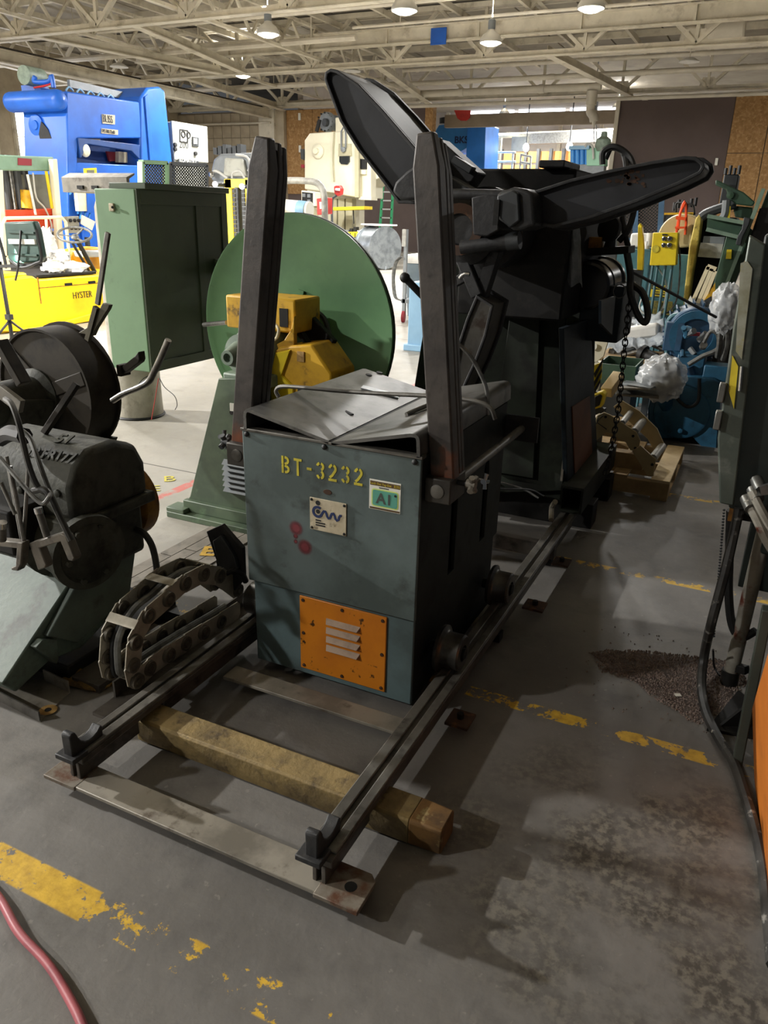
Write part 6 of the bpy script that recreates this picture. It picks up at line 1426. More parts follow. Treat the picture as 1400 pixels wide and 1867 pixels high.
# ---- work light on a tripod in front of the forklift
wl_ = thing('work_light', 'black stand with dark green work light panel seen from behind at the left edge', 'work light', (-7.812,6.239,0))
bz = V((-7.812,6.239,0)); tp = V((bz.x, bz.y, 0))
MB().cyl((tp.x, tp.y, .0), (tp.x-.02, tp.y, 1.0), .022, 8).build('pole', 'rubber', wl_)
dep = tp.y
MB().bar((-7.926,6.239,0.941), (-7.181,6.239,0.993), .04, .035).build('cross_bar', 'rubber', wl_)
for a, b_ in ((-.35, .25), (.38, .2), (0, -.45)): MB().cyl((tp.x, tp.y, .35), (tp.x+a, tp.y+b_, .0), .014, 8).build('tripod_leg', 'rubber', wl_)
MB().box(tp.x-.035, tp.x+.035, tp.y-.03, tp.y+.03, .36, .42).build('pole_clamp', 'rubber', wl_)
lp = [(-8.593,1.397),(-8.087,1.422),(-8.053,1.317),(-8.028,1.016),(-8.097,0.95),(-8.583,0.914),(-8.618,0.978)]
k_ = dep/7.0
lp = [(x*k_, 1.6+(z-1.6)*k_) for x, z in lp]
ph_ = MB().py(lp, dep-.01, dep+.08).build('lamp_housing', 'dk_green_plastic', wl_, .02)
mid = V((sum(p[0] for p in lp)/len(lp), dep, sum(p[1] for p in lp)/len(lp)))
MB().bar(mid+V((-.2, -.02, .03)), mid+V((.2, -.02, .04)), .04, .05).build('white_label', 'paper', ph_)
for dz in (.13, -.1): MB().bar(mid+V((-.21, -.02, dz)), mid+V((.2, -.02, dz)), .03, .02).build('housing_rib', 'dk_green_plastic', ph_)
MB().py([(mid.x+(x-mid.x)*.85, mid.z+(z-mid.z)*.85) for x, z in lp], dep+.08, dep+.09).build('lamp_lens', 'lamp_lens', ph_)
MB().tube([(-7.612,6.199,1.021), (-7.437,6.199,0.954), (-7.207,6.199,1.011), (-7.112,6.199,1.072), (-7.137,6.199,1.361)], .016, 6, 3).build('guard_tube', 'rubber', wl_)
MB().tube([mid+V((.02, -.04, .15)), mid+V((.0, -.06, 0)), mid+V((-.1, -.05, -.25)), mid+V((-.2, -.02, -.38))], .012, 6, 4).build('power_cord', 'rubber', wl_)
MB().tube([(-7.826,6.239,1.443), (-7.774,6.239,1.216), (-7.738,6.239,0.985), (-7.749,6.239,0.937)], .018, 6, 3).build('side_handle', 'rubber', wl_)
ld = bpy.data.lights.new('work_light_beam', 'AREA'); ld.shape = 'RECTANGLE'; ld.size = .4; ld.size_y = .4; ld.energy = WORK_LIGHT_W; ld.color = (1, .97, .9)
lo = bpy.data.objects.new('work_light_beam', ld); col.objects.link(lo); lo.parent = wl_
lo.location = V((mid.x, dep+.12, mid.z))-V(wl_.location); lo.rotation_euler = V((-.75, 1, -.35)).to_track_quat('-Z', 'Y').to_euler()

# ---- die spotting press with pale posts
dp_ = thing('die_press', 'small press with pale posts, green top beam and orange cross beam behind the forklift', 'press', (-11.2, 9.3, 0))
XD = -11.0
PX([(7.964,2.265),(10.103,2.352),(10.066,2.134),(7.917,2.034)], XD-.5, XD).build('top_beam', 'beam_green', dp_, .02)
PX([(9.381,2.288),(9.643,2.289),(9.626,2.191),(9.362,2.184)], XD, XD+.01).build('name_plate', 'red_dark', dp_)
for a in ([(9.96,2.309),(10.062,2.316),(9.968,0.685),(9.843,0.645)], [(8.89,2.087),(8.978,2.092),(8.823,0.815),(8.723,0.818)]):
    PX(a, XD+.02, XD+.12).build('post', 'cream', dp_, .01)
    ymin = (a[2][0]+a[3][0])/2; MB().box(XD+.02, XD+.12, ymin-.08, ymin+.08, 0, a[2][1]+.03).build('post_foot', 'cream', dp_)
PX([(9.013,1.509),(10.086,1.559),(10.06,1.403),(9.006,1.364)], XD-.3, XD).build('cross_beam', 'orange_red', dp_, .01)
PX([(9.047,1.363),(10.129,1.402),(10.127,1.244),(9.041,1.216)], XD-.4, XD-.05).build('lower_beam', 'orange_red', dp_, .01)
MB().box(-11.5, -11.15, 8.3, 10.1, 0, 1.2).build('press_bed', 'grey_dark', dp_, .02)
for k, px_ in enumerate(((-11.2,9.257,1.947), (-11.2,9.361,1.952), (-11.2,9.48,1.916), (-11.3,9.716,1.925))):
    MB().cyl(V(px_)+V((0, 0, .38)), V(px_)-V((0, 0, .42)), .05 if k < 2 else .07, 12).build('guide_rod', 'grey_dark' if k != 1 else 'steel_rod', dp_)
PX([(9.612,2.061),(10.31,2.096),(10.241,1.539),(9.534,1.503)], -11.3, -11.25).build('back_panel', 'grey_olive', dp_)
PX([(9.077,2.16),(9.678,2.195),(9.659,1.964),(9.035,1.937)], -11.34, -11.3).build('ram_block', 'rubber', dp_)
MB().cyl((-11.05,9.495,1.82), (-11.05,9.468,1.548), .085, 14).build('oil_canister', 'yellow_paint', dp_)
MB().cyl((-10.95,9.482,2.055), (-10.95,9.538,1.451), .02, 8).build('white_rod', 'white_paint', dp_)
MB().cyl((-10.95,9.862,2.123), (-10.95,9.89,1.556), .025, 8).build('yellow_rod', 'yellow_clean', dp_)
MB().tube([(-10.95,9.594,2.085), (-10.95,9.595,1.718), (-10.95,9.743,1.554), (-10.95,9.835,1.3), (-10.95,9.784,1.128)], .014, 6, 4).build('white_hose', 'cable_white', dp_)
rl = thing('safety_rail', 'cream tube safety rail between forklift and die press', 'rail', (-10.3, 8.8, 0))
MB().tube([(-10.4,8.211,0.145), (-10.4,8.427,1.316), (-10.4,8.502,1.407), (-10.4,9.558,1.43), (-10.4,9.636,1.356), (-10.4,9.62,0.549)], .025, 8).build('tube', 'cream', rl)
MB().cyl((-10.4,9.25,1.412), (-10.4,9.173,0.573), .02, 8).build('middle_post', 'cream', rl)
for p in ((-10.4,8.211,0.145), (-10.4,9.62,0.549)): MB().cyl((p[0], p[1], 0), p, .02, 8).build('leg', 'cream', rl)
# pendant control with papers
pc_ = thing('press_pendant', 'grey six button pendant with papers beside the blue press', 'pendant', (-11.0, 10.4, 0))
PX([(10.044,1.433),(10.308,1.444),(10.289,1.171),(10.049,1.173)], -10.9, -10.8).build('button_panel', 'grey_panel', pc_, .01)
for i in range(3):
    for j in range(2):
        p = V((-10.8,10.105,1.373))+V((0, i*.09, -j*.12)); MB().lathe(p, (1, 0, 0), [(.03, 0), (.03, .02), (0, .025)], 10).build('button', 'rubber', pc_)
PX([(10.288,1.463),(10.569,1.359),(10.472,1.217),(10.242,1.324)], -10.72, -10.7).build('paper_sheet', 'paper', pc_)
MB().box(-10.88, -10.82, 10.45, 10.51, 0, 1.1).build('stand', 'grey_dark', pc_)
# ---- blue straight side press
bp_ = thing('blue_press', 'huge blue straight side press with BLISS sign at the upper left', 'press', (-14.7, 15, 0))
XP = -14.0
PX([(13.406,3.853),(15.587,3.909),(15.597,3.145),(13.596,2.974),(13.482,2.447),(13.256,0.523),(12.944,0.534)], XP-1.3, XP).build('crown', 'press_blue', bp_, .03)
PX([(15.599,4.001),(15.888,4.243),(16.313,4.323),(16.499,4.254),(16.59,2.633),(16.376,0.413),(15.285,0.451),(15.447,2.565)], XP-1.3, XP+.02).build('right_column', 'press_blue', bp_, .05)
PX([(15.728,4.039),(15.847,4.1),(15.851,2.637),(15.728,2.581)], XP+.02, XP+.06).build('column_strip', 'press_blue', bp_, .01)
PX([(13.489,2.491),(15.557,2.547),(15.285,0.451),(13.256,0.523)], XP-1.2, XP-.05).build('bolster', 'press_blue', bp_, .02)
PX([(13.549,2.98),(15.43,2.989),(15.389,2.68),(15.137,2.839),(13.798,2.882),(13.563,2.582)], XP-.1, XP+.05).build('slide_face', 'press_blue_dark', bp_, .01)
MB().box(XP-1.25, XP-.6, 13.6, 15.3, 2.2, 3.0).build('slide', 'press_blue_dark', bp_)
PX([(14.914,2.816),(15.321,2.822),(15.294,2.629),(14.971,2.608)], -14.55, -14.5).build('die_set', 'red_dark', bp_)
PX([(15.183,2.834),(15.545,2.837),(15.626,2.613),(15.149,2.595)], -14.5, -14.4).build('die_block', 'skin_beige', bp_)
MB().ball((-14,13.747,2.748), (.1, .12, .14), 12, 8).build('lubricator', 'cream', bp_)
PX([(13.411,3.854),(13.516,2.449),(13.275,0.522),(12.278,0.557),(12.437,3.097),(12.456,3.437)], XP-1.35, XP-1.3) if False else None
MB().box(XP-1.35, XP-.002, 13.40, 13.44, 0, 3.55).build('end_plate', 'press_blue', bp_, .01)
tk = V((-13.952,13.2,3.662))
MB().lathe(tk, (-1, 0, 0), [(0, -.06), (.12, -.03), (.19, .03), (.205, .1), (.205, 1.45), (.19, 1.52), (.12, 1.58), (0, 1.6)], 24).build('air_tank', 'press_blue', bp_)
MB().lathe((-14.898,13.38,3.217), (0, -1, .0), [(.2, 0), (.21, .03), (.21, .09), (.1, .1), (.09, .13), (0, .13)], 24).build('crank_cover', 'press_blue', bp_)
PY([(-14.713,3.286),(-14.545,3.133),(-14.401,2.853),(-14.403,2.659),(-14.527,2.703),(-14.795,2.858),(-14.826,3.042)], 13.28, 13.38).build('belt_slot', 'rubber', bp_)
MB().lathe((-15.187,13.5,4.202), (0, -1, 0), [(0, 0), (.17, 0), (.19, .03), (.19, .5), (0, .52)], 22).xf(Matrix.Translation((0, .4, 0))).build('flywheel_motor', 'cast_green', bp_)
MB().box(*(lambda p: (p[0]-.2, p[0]+.2, 13.6, 14.0, p[2]-.2, p[2]))((-15.336,13.6,4.044))).build('motor_mount', 'press_blue', bp_)
MB().tube([(-14.851,13.4,4.152), (-14.9,13.4,4.072), (-14.742,13.4,4.045), (-14.449,13.4,4.053), (-14.367,13.4,4.152), (-14.345,13.4,3.926)], .05, 10, 3).build('air_pipe', 'press_blue', bp_)
MB().tube([(-14.925,13.4,3.948), (-14.627,13.4,3.968), (-14.378,13.4,4.009)], .02, 6, 3).build('red_cable', 'red_paint', bp_)
for k in range(5): MB().tube([(-14.2,13.676,3.905), (-14.2,13.78,3.992), (-14.2,13.891,3.923)], .02, 6, 2).xf(Matrix.Translation((-.1, k*.3, 0))).build('grease_line', 'blue_pale', bp_)
MB().bar((-14.7,14.165,4.127), (-14.7,16.111,4.088), .08, .15).build('top_walkway', 'grey_mid', bp_)
sgn = PX([(14.351,3.522),(14.736,3.542),(14.709,3.35),(14.34,3.335)], XP, XP+.02).build('name_plate', 'tin', bp_)
text('BLISS', .22, 'grey_dark', 'sign_letters', sgn, (-13.975,14.346,3.368), (0, 1, 0), (0, 0, 1), .004, sx=.62)
sg2 = PX([(14.291,3.232),(14.796,3.246),(14.782,3.143),(14.276,3.131)], XP, XP+.015).build('model_plate', 'tin', bp_)
text('OP2-300 72x60', .1, 'grey_dark', 'sign_letters', sg2, (-13.975,14.281,3.154), (0, 1, 0), (0, 0, 1), .004, sx=.62)
for k in range(4):
    MB().tube([V((-13.9,12.956,1.933))+V((.0, k*.12, -.1*k)), V((-13.9,13.116,1.993))+V((.05, k*.12, 0)), V((-13.9,13.279,1.868))+V((.05, k*.1, -.1*k)), V((-13.9,13.243,1.444))+V((0, k*.05, -.1*k))], .02, 6, 4).build('hose', 'blue_light', bp_)
PX([(13.494,2.371),(13.831,2.401),(13.82,2.223),(13.483,2.195)], -13.85, -13.8).build('yellow_panel', 'yellow_clean', bp_)
PX([(13.542,2.341),(13.75,2.352),(13.735,2.252),(13.541,2.231)], -13.8, -13.79).build('panel_screen', 'grey_olive', bp_)
PX([(13.193,2.019),(13.488,2.031),(13.439,1.504),(13.187,1.501)], -13.9, -13.8).build('valve_manifold', 'skin_beige', bp_)
PX([(13.457,1.952),(13.68,1.96),(13.639,1.473),(13.414,1.471)], -13.9, -13.78).build('manifold_blue', 'press_blue', bp_)
# ---- grey press behind
km = thing('grey_press', 'grey press head marked 200 behind the blue press', 'press', (-14.5, 17.4, 0))
MB().box(-16, -14.05, 16.75, 18.05, 0, 3.62).build('frame', 'grey_panel', km, .03)
PX([(16.685,3.63),(18.084,3.63),(18.046,2.76),(16.686,2.752)], -14.05, -14).build('front_panel', 'grey_panel', km, .01)
text('200', .24, 'ink', 'model_number', km, (-13.995,16.901,3.044), (0, 1, 0), (0, 0, 1), .003, fat=-.003)
PX([(16.822,2.773),(17.624,2.773),(17.618,2.708),(16.814,2.697)], -14, -13.99).build('maker_strip', 'grey_dark', km)
text('KOMATSU', .14, 'paper', 'maker_name', km, (-13.985,16.852,2.712), (0, 1, 0), (0, 0, 1), .003)
em = MB()
for dy in (.12, .32):
    for dz in (.0,):
        p = V((-13.99,16.961,3.261))+V((0, dy, .1)); em.torus(p, (1, 0, 0), .07, .015, 12, 6)
em.build('round_emblem', 'ink', km)['kind'] = 'stuff'
for a, b_ in (((328,236),(342,238)), ((342,238),(342,260)), ((342,260),(328,258)), ((328,258),(328,236))): pass
for a, b_ in (((-13.99,16.962,3.46), (-13.99,17.258,3.463)), ((-13.99,17.258,3.463), (-13.99,17.228,3.183)), ((-13.99,17.228,3.183), (-13.99,16.931,3.184)), ((-13.99,16.931,3.184), (-13.99,16.962,3.46))): MB().bar(a, b_, .02, .02).build('emblem_frame', 'ink', km)
PX([(17.417,3.338),(17.659,3.334),(17.636,3.113),(17.394,3.12)], -14, -13.96).build('gauge_window', 'grey_dark', km, .01)
PX([(17.432,3.301),(17.564,3.3),(17.551,3.17),(17.419,3.172)], -13.97, -13.94).build('gauge_glass', 'paper', km)
for p in ((-14,16.714,2.992), (-14,17.499,2.947), (-14,16.725,3.092)): MB().lathe(p, (1, 0, 0), [(.05, 0), (.05, .05), (0, .06)], 10).build('knob', 'ink', km)
# ---- mesh guards
for i, (pl_, lab, m1) in enumerate(((((255,293),(302,295),(302,338),(257,336)), 'green framed expanded mesh guard above the cabinet', 'cabinet_green'), (((306,296),(377,300),(377,338),(306,338)), 'dark expanded mesh guard right of the green framed one', 'grey_dark'))):
    t = thing('mesh_screen', lab, 'guard', (-8, 9+i, 0))
    P4 = (((-8,8.842,2.186), (-8,9.342,2.203), (-8,9.295,1.806), (-8,8.801,1.791)), ((-8,9.434,2.202), (-8,10.269,2.23), (-8,10.231,1.836), (-8,9.389,1.809)))[i]
    mesh_panel(P4, 9 if i == 0 else 14, 9, 'mesh_black', 'mesh', t, .009)
    for a, b_ in ((0, 1), (1, 2), (3, 2), (0, 3)): MB().bar(P4[a], P4[b_], .09 if i == 0 else .03, .05).build('frame_bar', m1, t)
    for q_ in (P4[2], P4[3]): MB().box(-8.03, -7.97, q_[1]-.03, q_[1]+.03, 0, q_[2]).build('leg', m1, t)
# ---- grey motor hood and yellow mast
gh = thing('grey_motor_hood', 'grey machine hood with pale hoses left of the tall post', 'machine', (-9.5, 15, 0))
PY([(-11.587,2.42),(-11.511,2.641),(-11.325,2.75),(-10.455,2.764),(-10.324,2.527),(-10.338,2.202),(-11.603,2.196)], 15, 15.8).build('hood', 'grey_mid', gh, .06)
PY([(-11.131,2.659),(-10.654,2.634),(-10.571,2.287),(-11.185,2.285)], 14.9, 15).build('hood_cover', 'grey_panel', gh, .03)
MB().box(*(lambda a, b: (a[0], b[0], 15.05, 15.75, 0, a[2]))((-11.572,15,2.218), (-10.366,15,2.224))).build('stand', 'grey_mid', gh)
for k in range(6): MB().box(*(lambda p: (p[0]-.05, p[0]+.05, 15.2, 15.4, p[2]-.04, p[2]+.1+.03*(k % 3)))(V((-11.595,15.2,2.788))+V((k*.13, 0, 0)))).build('top_fitting', 'grey_dark', gh)
MB().tube([(-11.5,14.9,2.348), (-11.347,14.9,2.392), (-11.061,14.9,2.249)], .03, 8, 3).build('pale_hose', 'cable_white', gh)
MB().tube([(-10.943,14.9,2.25), (-10.908,14.9,2.36), (-10.717,14.9,2.392), (-10.61,14.9,2.251)], .025, 8, 3).build('pale_hose', 'cable_white', gh)
MB().tube([(-10.815,14.9,2.717), (-10.531,14.9,2.672), (-10.453,14.9,2.522), (-10.516,14.9,2.392)], .025, 8, 3).build('pale_hose', 'cable_white', gh)
MB().ball((-11.448,14.85,2.323), .07, 10, 6).build('ball_joint', 'chrome', gh)
ym = thing('lift_mast', 'yellow forklift mast with lifting chains behind the green plate', 'mast', (-6.5, 9.2, 0))
MY = 9.2
def colm(a, b_, w_, m_, nm, d=.1, y=MY):
    a, b_ = V(a), V(b_); MB().box(a.x-w_/2, a.x+w_/2, y, y+d, 0, a.z).build(nm, m_, ym, .01)
colm((-6.83,9.2,1.994), None or (0, 0, 0), .12, 'yellow_clean', 'mast_rail')
colm((-6.497,9.2,2.009), (0, 0, 0), .12, 'yellow_clean', 'mast_rail')
MB().box(*(lambda a, b: (a[0], b[0], MY, MY+.08, a[2]-.12, a[2]))((-6.894,9.2,1.994), (-6.445,9.2,2.002))).build('mast_head', 'yellow_clean', ym, .01)
colm((-6.665,9.2,1.886), (0, 0, 0), .07, 'grey_dark', 'lift_cylinder', .08, MY-.05)
for px_ in ((-6.656,9.1,1.862), (-6.504,9.1,1.863)):
    for k in range(26): MB().box(px_[0]-.022, px_[0]+.022, 9.08, 9.1, px_[2]-k*.055-.045, px_[2]-k*.055).build('chain_link', 'rubber', ym)
for i, p in enumerate(((-6.892,9,1.917), (-6.457,9,1.894))):
    t = thing('marker_lamp', ('small glowing white lamp left of the yellow mast', 'small glowing white lamp on the yellow mast')[i], 'lamp', p)
    MB().ball(p, .035, 12, 8).build('bulb', 'lamp_small', t); MB().cyl(V(p)+V((0, .03, 0)), V(p)+V((0, .2, .0)), .025, 8).build('socket', 'grey_dark', t)
    MB().bar(V(p)+V((0, .18, 0)), (p[0], 9.25, p[2]-.05), .02, .02).build('bracket', 'grey_dark', t)
    if i == 0: MB().box(p[0]-.015, p[0]+.015, 9.23, 9.27, 0, p[2]).build('stake', 'grey_dark', t)
# ---- bent pipe frame with drums and red boxes
pf_ = thing('pipe_frame', 'grey bent pipe frame rising behind the green plate', 'pipe frame', (-5.8, 11, 0))
MB().tube([(-7.271,11,2.019), (-6.966,11,2.052), (-6.589,11,2.039), (-6.453,11,1.993), (-6.376,11,1.878), (-6.358,11,1.659), (-6.36,11,1.26)], .05, 10, 4).build('pipe', 'roller_grey', pf_)
for p in ((-6.36,11,1.276), (-7.251,11,2.011)): MB().cyl((p[0], 11, 0), p, .05, 10).build('leg', 'roller_grey', pf_)
pr_ = thing('wrapped_roll', 'silver and blue labelled paper roll lying behind the green plate', 'roll', (-6.5, 10.5, 0))
MB().cyl((-6.834,10.5,1.658), (-6.323,10.5,1.629), .12, 18).build('roll', 'paper', pr_); MB().cyl((-6.508,10.49,1.64), (-6.365,10.49,1.628), .123, 18).build('blue_band', 'blue_pale', pr_)
MB().box(*(lambda a, b: (a[0], b[0], 10.45, 10.6, 0, a[2]-.1))((-6.805,10.5,1.658), (-6.351,10.5,1.666))).build('stand', 'grey_mid', pr_)
rb_ = thing('red_control_box', 'red box with white label on a stand before the cream press', 'control box', (-7.5, 14, 0))
PY([(-8.278,1.852),(-8.03,1.875),(-8.031,1.576),(-8.268,1.551)], 14, 14.2).build('box', 'red_paint', rb_, .01); PY([(-8.204,1.793),(-8.117,1.794),(-8.106,1.674),(-8.193,1.663)], 13.98, 14).build('label', 'paper', rb_)
MB().box(*(lambda p: (p[0]-.04, p[0]+.04, 14.05, 14.13, 0, p[2]))((-8.143,14,1.594))).build('stand', 'grey_mid', rb_)
rg_ = thing('red_gauge_box', 'small red gauge box on a pole before the cream press', 'gauge', (-9, 18, 0))
PY([(-10.15,2.209),(-10.072,2.247),(-9.979,2.235),(-9.932,2.16),(-9.947,2.034),(-10.04,1.983),(-10.134,2.045)], 18, 18.15).build('box', 'red_paint', rg_, .02); PY([(-10.092,2.171),(-9.967,2.172),(-9.967,2.109),(-10.092,2.12)], 17.98, 18).build('label', 'paper', rg_)
MB().tube([(-10.084,18.05,2.009), (-10.21,18.05,1.931), (-10.226,18.05,1.7), (-10.211,18.05,1.05)], .03, 8).build('pole', 'grey_dark', rg_); MB().box(*(lambda p: (p[0]-.03, p[0]+.03, 18.02, 18.08, 0, p[2]))((-10.211,18.05,1.076))).build('stand', 'grey_dark', rg_)
# ---- cream C-frame press
wp = thing('cream_press', 'large cream coloured C-frame press by the back wall', 'press', (-14, 24.5, 0))
PY([(-14.635,3.806),(-14.442,4.015),(-13.593,4.048),(-12.689,4.063),(-12.666,2.086),(-13.035,2.131),(-13.533,2.21),(-14.66,2.317)], 24, 26).build('frame', 'cream', wp, .03)
PY([(-12.702,4.059),(-12.564,4.056),(-12.538,2.086),(-12.68,2.084)], 23.9, 24).build('frame_edge', 'cream_dark', wp)
PY([(-12.9,3.734),(-12.192,3.596),(-11.981,3.107),(-12.171,2.695),(-12.473,2.577),(-12.881,2.355)], 24.6, 26).build('side_wing', 'cream', wp, .03)
for x_ in (656, 674): pass
PY([(-12.684,3.28),(-12.264,3.245),(-12.241,2.064),(-12.669,2.125)], 24.2, 24.6).build('slide', 'cream', wp, .02)
PY([(-12.617,3.244),(-12.397,3.243),(-12.392,2.951),(-12.613,2.951)], 24.12, 24.2).build('slide_opening', 'ink', wp)
PY([(-12.674,2.935),(-12.392,2.918),(-12.39,2.788),(-12.672,2.804)], 24.1, 24.2).build('slide_clamp', 'cream', wp)
PY([(-12.617,2.123),(-12.151,2.112),(-12.149,2.012),(-12.615,2.022)], 24.05, 24.5).build('slide_plate', 'cream', wp)
pw = MB().lathe((-14.101,23.98,3.471), (0, -1, 0), [(.22, 0), (.22, .05), (.15, .1), (.09, .1), (.09, .2), (0, .2)], 20).build('shaft_cap', 'cream', wp)
PY([(-13.312,3.689),(-12.868,3.683),(-12.845,3.33),(-13.331,3.317)], 23.95, 24).build('guard_plate', 'cream_dark', wp); PY([(-13.279,3.316),(-12.915,3.313),(-12.913,3.152),(-12.994,3.071),(-13.218,3.088),(-13.279,3.153)], 23.93, 24).build('dark_window', 'glass_dark', wp)
MB().lathe((-13.107,23.93,3.507), (0, -1, 0), [(.08, 0), (.08, .08), (0, .1)], 14).build('gauge', 'grey_mid', wp)
MB().tube([(-13.192,23.9,3.521), (-13.193,23.9,4.032), (-13.114,23.9,4.157), (-13.033,23.9,4.029), (-13.03,23.9,3.552)], .03, 6).build('cable_loop', 'grey_mid', wp)
MB().tube([(-13.484,23.95,4.042), (-13.525,23.95,3.236), (-13.484,23.95,2.577)], .03, 6, 3).build('conduit', 'cream_dark', wp)
mo_ = MB().lathe((-14.205,24.6,4.41), (.35, 1, 0), [(0, 0), (.28, 0), (.3, .05), (.3, .2), (.24, .22), (.24, .9), (0, .95)], 26).build('drive_motor', 'grey_mid', wp)
MB().lathe((-14.139,24.45,4.377), (.35, 1, 0), [(.12, 0), (.12, .12)], 16).build('motor_pulley', 'grey_dark', wp)
for k in range(12):
    a = k*PI/6; MB().obox(V((-14.193,24.58,4.407))+V((.27*math.cos(a), 0, .27*math.sin(a))), (.05, .04, .05)).build('pulley_slot', 'ink', wp)
MB().box(*(lambda p: (p[0], p[0]+.5, 24.4, 25.2, p[2]-.55, p[2]))((-13.69,24.5,4.501))).build('motor_bracket', 'cream', wp, .02)
MB().bar((-14.347,24.3,4.09), (-14.218,24.3,4.444), .08, .1).build('belt', 'ink', wp)
for a, b_ in (((606,365),(612,480)), ((620,362),(628,480)), ((634,362),(640,480))): pass
for p in ((-13.759,24.4,2.048), (-13.462,24.4,2.052), (-13.168,24.4,2.056)): MB().box(p[0]-.12, p[0]+.12, 24.4, 24.7, 0, p[2]).build('column', 'cream_dark', wp)
MB().box(*(lambda a, b: (a[0], b[0], 25.2, 25.9, 0, a[2]))((-15.278,25.2,2.444), (-13.346,25.2,2.459))).build('rear_frame', 'cream', wp)
PY([(-13.246,1.767),(-12.072,1.821),(-12.07,1.722),(-13.246,1.666)], 23.4, 24.0).build('yellow_bar', 'yellow_clean', wp, .01)
MB().cyl((-12.624,23.7,1.697), (-12.6,23.7,1.277), .02, 6).build('screw_rod', 'ink', wp)
tbz = PY([(-12.626,1.028),(-11.693,1.073),(-11.69,0.925),(-12.584,0.863)], 23, 23.6).build('yellow_table', 'yellow_clean', wp)
for k in range(5): MB().box(*(lambda p: (p[0]+k*.17, p[0]+.02+k*.17, 22.98, 23.0, p[2]-.12, p[2]))((-12.525,23,1.014))).build('table_slot', 'ink', tbz)
for k in range(6): MB().box(*(lambda p: (p[0]+k*.14-.05, p[0]+.05+k*.14, 23.1, 23.3, p[2], p[2]+.06+.05*(k % 3)))((-12.525,23,1.031))).build('die_part', random.choice(('grey_dark', 'cream', 'ink', 'grey_mid')), tbz)
MB().box(*(lambda a, b: (a[0], b[0], 23.05, 23.55, 0, a[2]))((-12.524,23,0.881), (-11.729,23,0.907))).build('table_base', 'grey_mid', wp)
PY([(-13.866,2.239),(-13.382,2.196),(-13.366,1.778),(-13.874,1.802)], 22.5, 22.9).build('electric_cabinet', 'cream', wp, .02)
PY([(-13.814,2.191),(-13.43,2.163),(-13.434,1.842),(-13.82,1.868)], 22.46, 22.5).build('cabinet_opening', 'ink', wp)
for p in ((-13.736,22.45,2.094), (-13.554,22.45,2.08), (-13.557,22.45,1.92)): MB().obox(p, (.1, .03, .1)).build('contactor', 'grey_mid', wp)
MB().box(*(lambda a, b: (a[0], b[0], 22.55, 22.85, 0, a[2]))((-13.813,22.5,1.803), (-13.446,22.5,1.809))).build('cabinet_stand', 'cream_dark', wp)
PY([(-14.798,3.549),(-14.67,3.548),(-14.675,3.215),(-14.782,3.249)], 24.0, 24.2).build('side_switch', 'grey_dark', wp); PY([(-14.785,3.082),(-14.677,3.081),(-14.679,2.981),(-14.787,2.981)], 24.0, 24.2).build('emergency_stop', 'red_dark', wp)
# ---- ladder, cable reel, cart, bin
ld_ = thing('step_ladder', 'green fibreglass ladder leaning near the cream press', 'ladder', (-13, 30, 0))
LA, LB = ((-14.601,30,3.077), (-14.726,30,1.139)), ((-14.164,30,3.078), (-14.227,30,1.153))
def down(a, b_):
    a, b_ = V(a), V(b_); t = a.z/(a.z-b_.z); return a, a+(b_-a)*t
L0, L1 = down(*LA), down(*LB)
for s_ in (L0, L1): MB().bar(s_[0], s_[1], .1, .06, (0, 1, 0)).build('stile', 'ladder_green', ld_)
for k in range(1, 9): MB().bar(L0[0].lerp(L0[1], k/9.5), L1[0].lerp(L1[1], k/9.5), .06, .05).build('rung', 'alu', ld_)
cr_ = thing('cable_reel', 'galvanized cable reel draped with white sheet before the brown wall', 'reel', (-12.026,24.434,0))
rc_ = V((-10.988,22.3,0.639)); rad = rc_.z-.02
MB().lathe(rc_+V((-.35, .1, 0)), (1, -.5, 0), [(rad, 0), (rad, .05), (rad*.93, .06), (rad*.93, .74), (rad, .75), (rad, .8)], 36).build('drum', 'galv', cr_)
MB().obox(rc_+V((0, 0, rad+.03)), (.95, .7, .05), -.45).build('white_sheet', 'cloth_white', cr_, .02)
for dx in (-.3, .35): MB().cyl((rc_.x+dx, 22.05, .06), (rc_.x+dx, 22.15, .06), .06, 10).build('caster', 'grey_mid', cr_)
ct = thing('hose_cart', 'upright steel cart post with looped grey cables and caster wheel', 'cart', (-5.104,11.3,0))
cb_ = V((-5.104,11.3,0)); yy = cb_.y
MB().box(cb_.x-.03, cb_.x+.02, yy, yy+.05, .12, V((-5.135,11.3,1.391)).z).build('post', 'grey_mid', ct)
MB().box(*(lambda p: (p[0]-.03, p[0]+.035, yy-.01, yy+.06, p[2]-.25, p[2]))((-5.135,11.3,1.391))).build('post_sleeve', 'roller_grey', ct)
MB().box(cb_.x-.05, cb_.x+.3, yy, yy+.3, .3, .36).build('deck', 'grey_mid', ct)
MB().lathe((cb_.x-.02, yy, .09), (1, .2, 0), [(.09, 0), (.09, .04), (.03, .05)], 18).build('caster', 'red_dark', ct)
MB().lathe((cb_.x+.25, yy+.25, .09), (1, .2, 0), [(.09, 0), (.09, .04), (.03, .05)], 18).build('caster', 'red_dark', ct)
for k in range(4):
    c = V((-5.204,11.3,0.689)); MB().torus(c+V((.02*k, .02*k, 0)), (0, 1, .0), .0, .0) if False else None
    MB().tube([V((-5.158,11.3,0.992))+V((0, -.02*k, 0)), V((-5.239,11.3,0.908))-V((.012*k, 0, 0)), V((-5.28,11.3,0.685))-V((.012*k, 0, 0)), V((-5.242,11.3,0.396))-V((.012*k, 0, 0)), V((-5.154,11.3,0.335))], .012, 6, 5).build('cable_loop', 'hose_grey', ct)
tbn = thing('grey_bin', 'grey waste bin with white bag beside the upright post', 'bin', (-5.835,13.393,0))
bn_ = V((-5.325,12.259,0)); by = bn_.y
